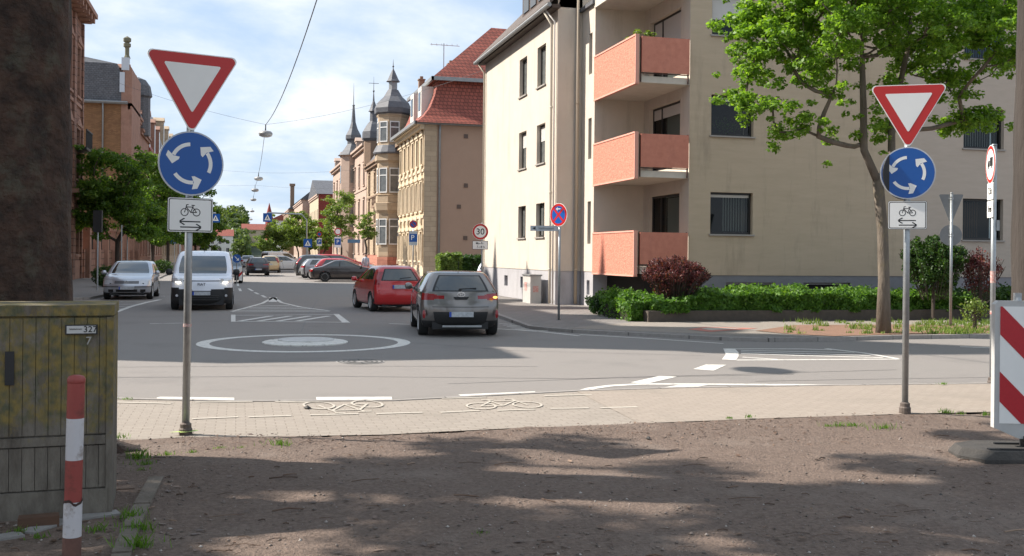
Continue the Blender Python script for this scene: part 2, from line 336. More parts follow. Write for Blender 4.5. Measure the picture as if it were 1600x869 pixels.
sheet('cycle_path', list(dirt_edge)+list(reversed(near_edge)), 0.006, PAVER)
# right half of the near path is worn asphalt
pe = [p for p in dirt_edge if p[0] > 3.4]; ne = [p for p in near_edge if p[0] > 3.9]
b = MB(); b.poly([(p[0], p[1], .010) for p in pe+list(reversed(ne))]); tag(b.build('footpath', PAVER2), kind='structure')
# dirt ground in front: displaced grid
xs = np.arange(-7, 15, .06); ys = np.arange(1.0, 11.2, .06)
edge_x = np.array([p[0] for p in dirt_edge]); edge_y = np.array([p[1] for p in dirt_edge])
X, Y = np.meshgrid(xs, ys)
def vnoise(X, Y, s, seed):
    r_ = np.random.default_rng(seed).random((256, 256)); u, v = X/s+100, Y/s+100; i, j = np.floor(u).astype(int), np.floor(v).astype(int); fu, fv = u-i, v-j
    fu = fu*fu*(3-2*fu); fv = fv*fv*(3-2*fv); g = lambda a, b_: r_[a % 256, b_ % 256]
    return (g(i,j)*(1-fu)*(1-fv)+g(i+1,j)*fu*(1-fv)+g(i,j+1)*(1-fu)*fv+g(i+1,j+1)*fu*fv)
Z = .012+.05*(vnoise(X,Y,1.7,1)-.4)+.02*(vnoise(X,Y,.35,2)-.5)+.012*(vnoise(X,Y,.12,3)-.5)
ey = np.interp(X, edge_x, edge_y)+.14*(vnoise(X,Y,.5,5)-.5)+.06*(vnoise(X,Y,.14,6)-.5)
dd = np.clip((ey-Y)/.5, -1, 1); Z = np.where(dd < 0, -.05, Z*np.clip(dd*1.3+.25, 0, 1)+.004)
V = np.stack([X, Y, Z], -1).reshape(-1, 3); nx_ = len(xs)
I = (np.arange(len(ys)-1)[:, None]*nx_+np.arange(nx_-1)[None]).ravel(); Q = np.stack([I, I+1, I+nx_+1, I+nx_], 1)
tag(np_mesh('dirt_ground', V, Q, DIRT, smooth=True), kind='structure')
sheet('verge', [(-60,-20),(60,-20),(60,9.9),(14.9,9.9),(14.9,1.05),(-6.9,1.05),(-6.9,11.3),(-60,13)], 0.0, DIRT)
def dirt_z(x, y):
    return float(.012+.05*(vnoise(np.array(x),np.array(y),1.7,1)-.4)+.02*(vnoise(np.array(x),np.array(y),.35,2)-.5)+.004)
# far side pavement and its kerb
SWZ = .07
side = kerbR_far+kerbR+[(40,19.8),(40,40),(12,40),(12,75)]
b = MB(); b.prism(side, -.02, SWZ); tag(b.build('pavement', SIDEWALK), kind='structure')
b = MB(); ribbon(b, kerbR_far+kerbR[:2], .14, -.02, SWZ+.012); ribbon(b, kerbR[1:8], .14, -.02, .03+.045)
ribbon(b, kerbR[7:]+[(40,19.8)], .14, -.02, SWZ+.02); ribbon(b, kerbL, .14, -.02, .10)
ribbon(b, near_edge[1:], .09, -.02, .016)
tag(b.build('kerb', KERB), kind='structure')
b = MB(); b.prism([(10.2,25.0),(8.2,23.6),(7.6,23.0),(9.6,21.4),(10.6,20.4),(12.4,20.2),(30,20.4),(30,24.9),(17,24.6)], 0, SWZ+.004); tag(b.build('worn_forecourt', ASPHALT2), kind='structure')
b = MB(); b.prism([(-40,41)]+kerbL[1:]+[(-5.2,84),(-5.6,200),(-5.6,420),(-60,420),(-60,42)], -.02, .085); tag(b.build('pavement_opposite', SIDEWALK), kind='structure')
b = MB(); b.prism([(12.6,60),(12.6,430),(60,430),(60,60)], -.02, .08); tag(b.build('pavement_far', SIDEWALK), kind='structure')
b = MB(); b.prism([(8.6,45.2),(8.6,50),(12.6,60),(60,60),(60,45.2)], -.02, .012); tag(b.build('yard', ASPHALT2), kind='structure')
soil_pts = [G(*p, SWZ+.01) for p in [(1235,522),(1180,517),(1240,508),(1400,507),(1600,510)]]+[(30,21.9),(30,20.1)]+[(17.2,20.05),(14.2,20.05),(12.6,19.8)]
b = MB(); b.poly([(p[0], p[1], SWZ+.012) for p in soil_pts]); tag(b.build('soil_strip', SOIL), kind='structure')

# ------------------------------------------------------------------ painted markings
pm = MB(); Zp = .004
def pq(*pts, z=Zp): 
    P = [G(*p) for p in pts]; a = sum(P[i][0]*P[(i+1)%len(P)][1]-P[(i+1)%len(P)][0]*P[i][1] for i in range(len(P)))
    if a < 0: P.reverse()
    pm.poly([(p[0], p[1], z) for p in P])
def pl(pts, w, z=Zp): ribbon(pm, [G(*p) for p in pts], w, z)
cx, cy = G(477, 535.5); RX = 1.96
ringp = [(cx+RX*math.cos(a*math.pi/36), cy+RX*math.sin(a*math.pi/36)) for a in range(72)]
ribbon(pm, ringp, .25, Zp, closed=True)
# splitter island of the far arm
pl([(362,487),(385,481),(410,474),(427,465)], .13); pl([(427,465),(440,473),(470,480),(515,486)], .13); pl([(427,465),(426,472)], .3)
for k in range(4): pl([(398-9*k, 478.5+2.3*k), (452+18*k, 477.5+2.5*k)], .19, Zp+.0005)
pl([(363,487.5),(515,487)], .15)
pq((361,492),(368,492),(368,503),(361,503)); pl([(364,493),(522,492)], .13, Zp+.001); pl([(362,502.5),(547,504)], .14, Zp+.0015); pq((521,491),(529,491),(547,504.5),(535,504.5), z=Zp+.002)
for k in range(4): pl([(374+30*k, 502), (424+30*k, 494)], .17, Zp+.0005)
# island of the right arm
P_ = [(1130,545),(1148,545),(1154,551),(1154,557),(1150,563),(1128,562),(1134,554)]
pq(*P_)
pl([(1150,563),(1250,562.5),(1405,561.5)], .12); pl([(1148,545.5),(1250,545.5),(1300,547)], .11); pl([(1290,545),(1350,552),(1403,561)], .12, Zp+.001)
pl([(1158,548),(1240,549.5),(1335,551.5)], .10, Zp+.0007); pl([(1158,553),(1250,556),(1380,559.5)], .12, Zp+.0007); pl([(1158,550.5),(1260,553),(1360,556)], .12, Zp+.0009); pl([(1160,558.5),(1215,562)], .10, Zp+.0007)
# give-way dashes on the near side
pq((245,622),(250,620.5),(366,622),(366,628),(245,627)); pq((494,621),(612,620.5),(613,626.5),(495,628)); pq((716,617),(836,612),(837,616.5),(725,622))
pq((1083,577),(1103,570),(1135,570.5),(1115,579.5)); pq((985,598),(1030,588),(1058,589),(1010,600))
pl([(903,613),(925,607),(955,603),(1000,600.5),(1060,600.5),(1300,602),(1560,600)], .14); pq((994,613),(1060,602),(1107,602),(1035,613)); pq((1170,608),(1195,603),(1240,603),(1185,609))
pl([(176,623),(245,626.5)], .12); pl([(234,506),(290,505)], .09); pl([(608,506),(640,507)], .1); pl([(1500,542),(1548,544)], .12)
# parking bay hatch by the silver hatchback and lane dashes
pl([(178,489),(205,479),(230,472.5),(250,468.5)], .16)
for k in range(5): pl([(178,472+3.6*k), (232-11*k, 472+3.6*k)], .10, Zp+.0006)
for (a, b_) in [((372,447),(371,443)),((376,455),(374,451)),((395,455),(388,451)),((404,460),(398,457)),((415,465),(409,461.5)),((250,463),(258,463)),((368,437),(368,434)),((366,428),(367,425))]: pl([a, b_], .12)
for k in range(5): pl([(780+6*k, 506+2.3*k), (800+14*k, 507+2.6*k)], .10, Zp+.0006)
pl([(776,514),(812,516),(850,519),(905,525)], .11)
pl([(905,523),(1010,529),(1130,537)], .10); 
b_road = tag(pm.build('road_markings', PAINT), kind='structure')
pm = MB()
for a, b_ in [((300,656),(372,653)),((388,653),(455,651)),((484,650),(560,648)),((588,648),(660,646)),((688,646),(750,643)),((776,643),(836,641)),((860,640),(920,639)),((938,639),(996,637)),((180,630),(268,632)),((305,630),(395,629)),((430,629),(500,630)),((690,624),(760,622)),((850,620),(925,618))]: pl([a, b_], .07, .0122)
BIKE = [[(-.36,.62),(-.2,.66)],[(-.5,0),(-.33,.62)],[(-.37,.45),(.18,.45)],[(-.37,.45),(.03,-.02)],[(.03,-.02),(.22,.58)],[(.1,.6),(.34,.6)],[(.03,-.02),(.5,0)],[(.18,.45),(.5,0)]]
def bike2d(fn, w):     # fn maps pictogram coordinates, draws line by line
    def line(a, b_, k=0):
        a, b_ = Vector(a), Vector(b_); t = (b_-a).normalized()*w/2; n_ = Vector((-t.y, t.x)); fn([a-t*.6-n_, b_+t*.6-n_, b_+t*.6+n_, a-t*.6+n_], k)
    for i, (a, b_) in enumerate(BIKE): line(a, b_, i)
    for c0 in (-.5, .5):
        for i in range(24):
            a0, a1 = i*math.pi/12, (i+1)*math.pi/12; ro, ri = .3+w/2, .3-w/2
            fn([Vector((c0+ri*math.cos(a0), ri*math.sin(a0))), Vector((c0+ro*math.cos(a0), ro*math.sin(a0))), Vector((c0+ro*math.cos(a1), ro*math.sin(a1))), Vector((c0+ri*math.cos(a1), ri*math.sin(a1)))], 9)
def groundbike(px, py, sx, sy, sk):
    x0, y0 = G(px, py)
    def f(q, k):
        P = [(x0+p.x*sx+p.y*sk, y0+p.y*sy) for p in q]
        a = sum(P[i][0]*P[(i+1)%4][1]-P[(i+1)%4][0]*P[i][1] for i in range(4))
        if a < 0: P.reverse()
        pm.poly([(p[0], p[1], .0125+.0003*k) for p in P])
    bike2d(f, .05)
groundbike(536, 634, .56, -.95, .1); groundbike(788, 635, -.56, .8, .05)
tag(pm.build('path_markings', PAINT2), kind='structure')
b = MB()
q = [G(*p) for p in [(1075,520),(1100,516),(1185,518),(1110,524)]]; b.poly([(p[0], p[1], SWZ+.010) for p in reversed(q)]); tag(b.build('faded_red_triangle', REDPAINT), kind='structure')
b = MB(); q = [G(*p) for p in [(1095,519.3),(1105,517.5),(1160,518.5),(1112,521.8)]]; b.poly([(p[0], p[1], SWZ+.014) for p in reversed(q)]); tag(b.build('faded_white_triangle', PAINT2), kind='structure')
sm = MB()
for a_ in ([(176,590),(500,588),(900,592),(1400,578)],[(176,574),(420,572),(840,573)],[(470,520),(482,490),(497,468)],[(700,600),(980,590),(1240,585)],[(560,520),(640,535),(800,548),(1100,556)],[(1180,596),(1400,592),(1548,590)]): ribbon(sm, [G(*p) for p in a_], .022, .0025)
tag(sm.build('asphalt_seams', mat('tar_seam', (.075,.07,.07), .6, col2=(.15,.14,.135), nscale=8, namt=2)), kind='structure')
# central dome of the mini roundabout
r0 = empty('traffic_island', (cx, cy-.02, 0)); tag(r0, 'low white raised dome in the middle of the painted white ring', 'traffic island')
b = MB(); b.lathe([(.84,-.01),(.84,.02),(.8,.035),(.5,.045),(.01,.05)], 40, (cx,cy-.02,0)); b.build('island_base', PAINT, r0, auto=40)
b = MB(); b.lathe([(.56,.04),(.55,.065),(.3,.08),(.01,.085)], 32, (cx+.02,cy+.1,0)); b.build('island_cap', mat('chalky_concrete', (.62,.6,.57), .8, col2=(.45,.43,.41), nscale=8), r0, auto=40)
# manhole
mc = empty('manhole_cover', (*G(563,565.5), 0)); tag(mc, 'round cast iron manhole cover in the sunlit asphalt', 'manhole cover')
x0, y0 = G(563,565.5); b = MB(); b.lathe([(.40,.001),(.40,.006),(.33,.008),(.01,.008)], 32, (x0,y0,0)); b.build('cover_frame', mat('manhole_rim', (.3,.28,.26), .7), mc)
b = MB()
for rr in (.1,.2,.28,.36): 
    ribbon(b, [(x0+rr*math.cos(a*math.pi/14), y0+rr*math.sin(a*math.pi/14)) for a in range(28)], .03, .011, closed=True)
for k in range(8): a = k*math.pi/4; ribbon(b, [(x0+.1*math.cos(a), y0+.1*math.sin(a)), (x0+.37*math.cos(a), y0+.37*math.sin(a))], .03, .013)
b.build('cover_ribs', mat('dark_cast_iron', (.09,.085,.08), .6, .4), mc)

# ------------------------------------------------------------------ facades and windows
class Fac:
    """facade frame: u along the wall, v inward, z up. ang = rotation of u axis."""
    def __init__(s, x, y, ang): s.x, s.y, s.a = x, y, R(ang); s.c, s.s = math.cos(s.a), math.sin(s.a)
    def tr(s, p): return (s.x+p[0]*s.c-p[1]*s.s, s.y+p[0]*s.s+p[1]*s.c, p[2])
_wc = {}
def win_meshes(w, h, st):
    k = (round(w, 2), round(h, 2), st)
    if k in _wc: return _wc[k]
    fm = MB(); gm = MB(); extra = None; t = .07
    style, gl, fr = st
    def bar(x0, z0, x1, z1, d=.06, v=0): fm.box(x0, v, z0, x1, v+d, z1)
    bar(0,0,w,t); bar(0,h-t,w,h); bar(0,t,t,h-t); bar(w-t,t,w,h-t)
    if style in ('cross', 'two', 'twoT'): bar(w/2-.04, t, w/2+.04, h-t, .05, -.004)
    if style in ('cross', 'top', 'twoT'): bar(t, h*.72, w-t, h*.72+.07, .05, -.008)
    if style == 'tri': bar(w*.3-.04, t, w*.3+.04, h-t, .05, -.004)
    gm.quad((t*.5,.035,t*.5),(w-t*.5,.035,t*.5),(w-t*.5,.035,h-t*.5),(t*.5,.035,h-t*.5))
    def mk(b, n, m_):
        me = bpy.data.meshes.new(n); me.from_pydata(b.v, [], b.f); me.materials.append(m_); me.update(); return me
    r = (mk(fm, 'window', fr), mk(gm, 'pane', gl)); _wc[k] = r; return r
def facade(root, fac, W_, z0, z1, holes, wm, name='wall', v0=0.0, depth=.2, sill=True, group=None, u_start=0.0, parts=True):
    """holes: (u0,u1,za,zb,(style,glass,frame)[,extras dict])"""
    b = MB(fac.tr); us = sorted({u_start, W_, *[h[0] for h in holes], *[h[1] for h in holes]}); zs = sorted({z0, z1, *[h[2] for h in holes], *[h[3] for h in holes]})
    for i in range(len(us)-1):
        for j in range(len(zs)-1):
            uc, zc = (us[i]+us[i+1])/2, (zs[j]+zs[j+1])/2
            if any(h[0] < uc < h[1] and h[2] < zc < h[3] for h in holes): continue
            b.quad((us[i],v0,zs[j]),(us[i+1],v0,zs[j]),(us[i+1],v0,zs[j+1]),(us[i],v0,zs[j+1]))
    for h in holes:
        u0,u1,a,c = h[:4]; d = v0+depth
        b.quad((u0,v0,a),(u0,v0,c),(u0,d,c),(u0,d,a)); b.quad((u1,v0,c),(u1,v0,a),(u1,d,a),(u1,d,c))
        b.quad((u0,v0,c),(u1,v0,c),(u1,d,c),(u0,d,c)); b.quad((u0,v0,a),(u0,d,a),(u1,d,a),(u1,v0,a))
    wall = b.build(name, wm, root); ro = wloc(root)
    for h in holes:
        u0,u1,a,c,stl = h[:5]; ex = h[5] if len(h) > 5 else {}
        fme, gme = win_meshes(u1-u0, c-a, stl); p = fac.tr((u0, v0+depth-.06, a))
        f = bpy.data.objects.new('window', fme); C.objects.link(f); f.parent = root; f.location = (p[0]-ro[0], p[1]-ro[1], p[2]-ro[2]); f.rotation_euler = (0,0,fac.a)
        if not parts: 
            pass
        g = bpy.data.objects.new('pane', gme); C.objects.link(g); g.parent = f
        def sub(nm, bb, mm):
            me = bpy.data.meshes.new(nm); me.from_pydata([tuple(x) for x in bb.v], [], bb.f); me.materials.append(mm); me.update()
            o = bpy.data.objects.new(nm, me); C.objects.link(o); o.parent = f; return o
        w_, h_ = u1-u0, c-a
        if sill and not ex.get('nosill'):
            s_ = MB(); s_.box(-.05,-depth+.02-.02,-.05,w_+.05,.0,-.003); sub('sill', s_, ex.get('sillm', SILL))
        if ex.get('shut'):
            s_ = MB(); k = ex['shut']; n = max(2, int(h_*k/.055))
            for q in range(n):
                zt = h_-.06-q*h_*k/n; s_.box(.05, .015, zt-h_*k/n*.9, w_-.05, .03, zt); s_.box(.05,.02,zt-h_*k/n, w_-.05,.028,zt-h_*k/n*.9)
            sub('roller_shutter', s_, ex.get('shutm', SHUTTER))
        if ex.get('curt'):
            s_ = MB(); n = int(w_/.09); cfrom, cto = ex['curt']
            for q in range(n):
                x_ = q*w_/n
                if cfrom*w_ <= x_ < cto*w_: s_.quad((x_,.12,.1),(x_+.055,.15,.1),(x_+.055,.15,h_-.1),(x_,.12,h_-.1))
            sub('blind', s_, ex.get('curtm', SHUTTER))
        if ex.get('back', stl[1] is GLASS_T):
            s_ = MB(); s_.box(.02,.5,.02,w_-.02,.52,h_-.02); s_.quad((0,.08,0),(0,.5,0),(0,.5,h_),(0,.08,h_)); s_.quad((w_,.08,0),(w_,.08,h_),(w_,.5,h_),(w_,.5,0)); s_.quad((0,.08,h_),(0,.5,h_),(w_,.5,h_),(w_,.08,h_)); s_.quad((0,.08,0),(w_,.08,0),(w_,.5,0),(0,.5,0)); sub('room_interior', s_, BLACKIN)
        if ex.get('bush'):
            V_, Q_ = leaf_cloud([((w_*.5,.2,h_*.3),(w_*.4,.08,h_*.22))], 160, .09); o_ = np_mesh('window_plant', V_, Q_, LEAF_H); o_.parent = f
    return wall

# ------------------------------------------------------------------ foliage helpers
def leaf_cloud(ells, n, size, up=.35, shell=.5, aspect=.62, seed=None):
    rg = np.random.default_rng(seed if seed is not None else rng.integers(1e9))
    vol = np.array([e[1][0]*e[1][1]*e[1][2] for e in ells])**(2/3); idx = rg.choice(len(ells), n, p=vol/vol.sum())
    c = np.array([e[0] for e in ells], float)[idx]; r = np.array([e[1] for e in ells], float)[idx]
    d = rg.normal(size=(n,3)); d /= np.linalg.norm(d, axis=1)[:,None]; rad = rg.random(n)**shell
    P = c+d*r*rad[:,None]
    nn = rg.normal(size=(n,3)); nn[:,2] += up*2.2; nn += d*.7; nn /= np.linalg.norm(nn, axis=1)[:,None]
    t = rg.normal(size=(n,3)); t -= nn*(t*nn).sum(1)[:,None]; t /= np.linalg.norm(t, axis=1)[:,None]; b_ = np.cross(nn, t)
    s = size*(.6+.7*rg.random(n))[:,None]
    V = np.stack([P-t*s*.5, P+b_*s*aspect*.5+nn*s*.08, P+t*s*.5, P-b_*s*aspect*.5+nn*s*.08], 1).reshape(-1,3)
    return V, np.arange(4*n).reshape(-1,4)
def skeleton(start, fork_h, clumps, tr, trunk_pts=None, droop=0, seed=1, bend=.12):
    """greedy branch growth from the trunk to every clump centre -> list of nodes(parent, pos)"""
    rg = random.Random(seed); nodes = []; parent = []
    tp = trunk_pts or [Vector(start), Vector(start)+Vector((0,0,fork_h*.5)), Vector(start)+Vector((0,0,fork_h))]
    for i, p in enumerate(tp): nodes.append(Vector(p)); parent.append(i-1)
    first = len(tp)-1
    for c in sorted(clumps, key=lambda q: (Vector(q)-tp[-1]).length):
        c = Vector(c); best = None
        for i in range(first, len(nodes)):
            n = nodes[i]; d = c-n; l = d.length
            cost = l*(1+.7*max(0, -d.z/(l+1e-6)+.15))+.25*(n-tp[-1]).length
            if best is None or cost < best[0]: best = (cost, i)
        i = best[1]; a = nodes[i]; L_ = (c-a).length; k = max(2, int(L_/.45)); pr = i
        side = Vector((rg.uniform(-1,1), rg.uniform(-1,1), rg.uniform(-.2,.6)))*L_*bend
        for q in range(1, k+1):
            t = q/k; p = a.lerp(c, t)+side*math.sin(t*math.pi)+Vector((0,0,L_*.10*math.sin(t*math.pi)))+Vector((rg.uniform(-1,1), rg.uniform(-1,1), rg.uniform(-1,1)))*.03
            nodes.append(p); parent.append(pr); pr = len(nodes)-1
    w = [0.0]*len(nodes)
    kids = {}
    for i, p in enumerate(parent):
        if p >= 0: kids.setdefault(p, []).append(i)
    for i in range(len(nodes)-1, -1, -1):
        w[i] += 1.0 if i not in kids else 0
        if parent[i] >= 0: w[parent[i]] += w[i]
    rad = [max(.008, tr*(x/w[0])**.47) for x in w]
    return nodes, parent, kids, rad
def branches_mb(mb, nodes, parent, kids, rad, n=6, start=0):
    done = set()
    def run(i):
        chain = [i]; 
        while chain[-1] in kids:
            ks = sorted(kids[chain[-1]], key=lambda k: -rad[k]); chain.append(ks[0])
            for k in ks[1:]: stack.append((chain[-2], k))
        return chain
    stack = [(None, start)]
    while stack:
        pa, i = stack.pop(); ch = run(i)
        pts = [nodes[k] for k in ch]; rr = [rad[k] for k in ch]
        if pa is not None: pts = [nodes[pa]]+pts; rr = [min(rad[pa]*.8, rr[0]*1.15)]+rr
        if len(pts) > 1: mb.tube(pts, rr, n)
def tree(name, label, cat, base, crown, nclump, nleaf, leaf, lm, bm_, tr=.12, fork=2.0, clump_r=.6, group=None, seed=1, trunk_pts=None, flat=.6, shell=.5, up=.35, flare=1.4, n=6, extra_clumps=(), bend=.12):
    rg = random.Random(seed); root = empty(name, base); tag(root, label, cat, group); cl = []
    tries = 0
    while len(cl) < nclump and tries < nclump*60:
        tries += 1; e = rg.choices(crown, [c[1][0]*c[1][1]*c[1][2] for c in crown])[0]
        d = Vector((rg.gauss(0,1), rg.gauss(0,1), rg.gauss(0,1))).normalized(); q = rg.random()**.42
        p = Vector((e[0][0]+d.x*e[1][0]*q, e[0][1]+d.y*e[1][1]*q, e[0][2]+d.z*e[1][2]*q))
        if all((p-x).length > clump_r*.75 for x in cl): cl.append(p)
    cl += [Vector(c) for c in extra_clumps]
    nodes, parent, kids, rad = skeleton(base, fork, cl, tr, trunk_pts, seed=seed, bend=bend)
    rad[0] *= flare
    mb = MB(); branches_mb(mb, nodes, parent, kids, rad, n); mb.build('trunk', bm_, root, smooth=True)
    ells = []
    for p in cl:
        s = clump_r*(.65+.6*rg.random()); ells.append((tuple(p), (s, s, s*flat)))
        for _ in range(2):
            o = Vector((rg.gauss(0,1), rg.gauss(0,1), rg.gauss(0,.5)))*clump_r*.7; ells.append((tuple(p+o), (s*.55, s*.55, s*.5*flat)))
    V, Q = leaf_cloud(ells, nleaf, leaf, up, shell, seed=seed); np_mesh('crown', V, Q, lm, root)
    return root
# ------------------------------------------------------------------ buildings
PL = lambda st='cross', gl=GLASS_D, fr=WINWHITE: (st, gl, fr)
# --- cream apartment block on the corner
r = empty('apartment_block', (17, 34, 0)); tag(r, 'cream rendered corner apartment block with salmon balconies and grey plinth', 'building')
ZE = 10.45; X1, X2, XI, YF, YR, YS, YN = 10.7, 11.6, 13.4, 29.05, 32.7, 34.06, 44.85
bw = lambda *a, **k: (*a, ('plain', GLASS_D, WINBLACK), k) 
# west wall, u runs towards the camera (-Y)
fw = Fac(X1, YN, -90)
sh = dict(shut=.38)
hol = []
for (ya, yb) in ((39.04, 37.95), (36.54, 35.46)):
    u0, u1 = YN-ya, YN-yb
    hol += [(u0,u1,8.0,9.48,('plain',GLASS_M,WINBLACK),{} if ya > 38 else {}), (u0,u1,5.16,6.6,('plain',GLASS_M,WINBLACK),sh), (u0,u1,2.46,3.7,('two',GLASS_M,WINBLACK),{})]
for ya in (41.2, 38.7, 36.4): hol.append((YN-ya, YN-ya+.55, .52, .95, ('plain',BLACKIN,PLINTH), dict(nosill=1)))
top = [h for h in hol if h[2] > 1.25]; bot = [h for h in hol if h[2] < 1.25]
facade(r, fw, YN-YS, 1.25, ZE, top, PLASTER_Y, 'wall'); facade(r, fw, YN-YS, -.3, 1.25, bot, PLINTH, 'plinth', v0=.02)
# step back facing the camera, then the second west wall
fs = Fac(X1, YS, 0); facade(r, fs, X2-X1, 1.25, ZE+2.5, [], PLASTER_Y, 'wall'); facade(r, fs, X2-X1, -.3, 1.25, [], PLINTH, 'plinth', v0=.02)
f2 = Fac(X2, YS, -90); sl = [(YS-33.32, YS-32.98, 8.0, 9.4, ('plain',BLACKIN,WINBLACK), dict(nosill=1)), (YS-33.32, YS-32.98, 5.1, 6.5, ('plain',BLACKIN,WINBLACK), dict(nosill=1)), (YS-33.32, YS-32.98, 2.2, 3.65, ('plain',BLACKIN,WINBLACK), dict(nosill=1))]
facade(r, f2, YS-YR, 1.25, 10.3, sl, PLASTER_Y, 'wall'); facade(r, f2, YS-YR, -.3, 1.25, [(YS-33.4, YS-33.1, .45, .95, ('plain',BLACKIN,PLINTH), dict(nosill=1))], PLINTH, 'plinth', v0=.02)
# balcony recess: back wall (faces camera), inner west wall with french windows
f3 = Fac(X2, YR, 0); facade(r, f3, XI-X2, 1.25, 10.3, [], PLASTER_Y, 'wall'); facade(r, f3, XI-X2, -.3, 1.25, [], PLINTH, 'plinth')
f4 = Fac(XI, YR, -90)
ihol = []
for zf in (1.65, 4.6, 7.5): ihol.append((.45, 2.95, zf+.02, zf+2.15, ('tri',GLASS_T,WINBLACK), dict(nosill=1, curt=(.35,.9), shut={1.65:0,4.6:.16,7.5:.5}[zf]) if zf > 2 else dict(nosill=1, curt=(.4,.9))))
facade(r, f4, YR-YF, -.3, 12.4, ihol, PLASTER_Y, 'wall')
f5 = Fac(XI, YF, 0)       # small return beside the balconies, then the long front
fh = []
YX = 21.05
for zc in ((8.68, 9.95), (5.56, 6.83), (2.5, 3.8)):
    ex = {8.68: dict(shut=.55), 5.56: dict(shut=.1, bush=1), 2.5: dict(curt=(.35,.95), shut=.07)}[zc[0]]
    fh.append((14.13-XI, 15.58-XI, zc[0], zc[1], ('plain', GLASS_T, WINBLACK), ex))
facade(r, f5, YX-XI, 1.22, 12.6, fh, PLASTER_Y2, 'wall')
facade(r, f5, YX-XI, -.3, 1.22, [(14.7-XI, 16.4-XI, .72, 1.0, ('plain',BLACKIN,PLINTH), dict(nosill=1)), (17.4-XI, 19.1-XI, .72, 1.0, ('plain',BLACKIN,PLINTH), dict(nosill=1))], mat('dark_blue_grey_plinth', (.21,.212,.222), .88, col2=(.17,.17,.18), nscale=2), 'plinth', v0=.02)
# rest of the block: hidden walls, cap
b = MB(); b.quad((X1,YN,-.3),(X1,YN,ZE),(30,YN,ZE),(30,YN,-.3)); b.build('wall', PLASTER_Y, r)
b = MB(); b.box(X2-.12, YS-1.4, 10.3, XI+.02, YS-.0, 10.42); b.box(X1+.02, YR, 10.42, X1+.03, YR, 10.43); b.build('coping', LEAD, r)
# roof with eave, gutter, dormer
b = MB(); 
b.extr([(X1-.38,YS-.3,ZE+.02),(X1-.38,YN+.1,ZE+.02),(X1+1.4,YN-3.4,ZE+2.0),(X1+1.4,YS-.3,ZE+2.0)], (0,0,.14))
b.extr([(X1+1.4,YS-.3,ZE+2.0),(X1+1.4,YN-3.4,ZE+2.0),(19,YN-8,ZE+4.4),(19,YS-.3,ZE+4.4)], (0,0,.14)); b.extr([(X1-.38,YN+.1,ZE+.02),(30,YN+.1,ZE+.02),(24,YN-8,ZE+4.4),(19,YN-8,ZE+4.4),(X1+1.4,YN-3.4,ZE+2.0)], (0,0,.1))
rf = b.build('roof', DKTILE, r)
b = MB(); b.box(X1-.3, YS-.28, ZE-.1, X1-.002, YN+.25, ZE+.02); b.build('eave_board', mat('dark_stained_timber', (.06,.04,.03), .7), rf)
b = MB(); b.tube([(X1-.42,YS-.35,ZE-.02),(X1-.42,YN+.3,ZE-.02)], .08, 8); b.build('gutter', ZINC, rf)
b = MB(); b.box(X1+.25, 35.2, ZE+.75, X1+2.4, 39.6, ZE+2.6); b.build('dormer', mat('dark_dormer_cladding', (.07,.045,.035), .7), rf)
b = MB(); 
for y in (35.4, 36.5, 37.6, 38.6): b.box(X1+.215, y, ZE+.95, X1+.245, y+.75, ZE+2.3)
b.build('dormer_glazing', GLASS_D, rf)
b = MB(); b.box(X1+1.8, 40.4, ZE+1.6, X1+2.4, 41.0, ZE+3.1); b.box(X1+1.75,40.35,ZE+3.1,X1+2.45,41.05,ZE+3.2); b.build('chimney', ZINC, rf)
b = MB(); b.quad((X1,YS,ZE),(X2,YS,ZE),(X2+5,YS,ZE+4),(X2,YS,ZE+3)); b.build('wall', PLASTER_Y, r)
b = MB(); b.box(XI,YF-.3,12.6,YX,YF+8,12.8); b.build('eaves', PLASTER_Y2, r)
# downpipes
def pipe(par, pts, rad=.05, m=ZINC, name='downpipe', clips=()):
    b = MB(); b.tube(pts, rad, 8)
    for z in clips: b.lathe([(rad+.012,z-.03),(rad+.012,z+.03)], 8, (pts[-1][0], pts[-1][1], 0))
    return b.build(name, m, par, smooth=True)
pipe(r, [(X1-.4,34.5,ZE-.05),(X1-.1,34.45,ZE-.55),(X1-.09,34.45,1.3),(X1-.09,34.45,.1)], .05, mat('cream_painted_pipe', (.55,.49,.4), .6), clips=(1.3,4,7))
pipe(r, [(X1-.4,34.3,ZE-.05),(X1-.075,34.18,ZE-.5),(X1-.07,34.16,.1)], .03, mat('white_cable_pipe', (.7,.66,.6), .6))
pipe(r, [(X1-.4,YN-.1,ZE-.05),(X1-.08,YN-.12,ZE-.5),(X1-.08,YN-.12,.1)], .045, mat('cream_painted_pipe', (.55,.49,.4), .6))
pipe(r, [(X2-.2,YS-.1,12.5),(X2-.2,YS-.1,.1)], .06, mat('beige_painted_pipe', (.47,.38,.28), .6), clips=(1.3,4.2,7.1))
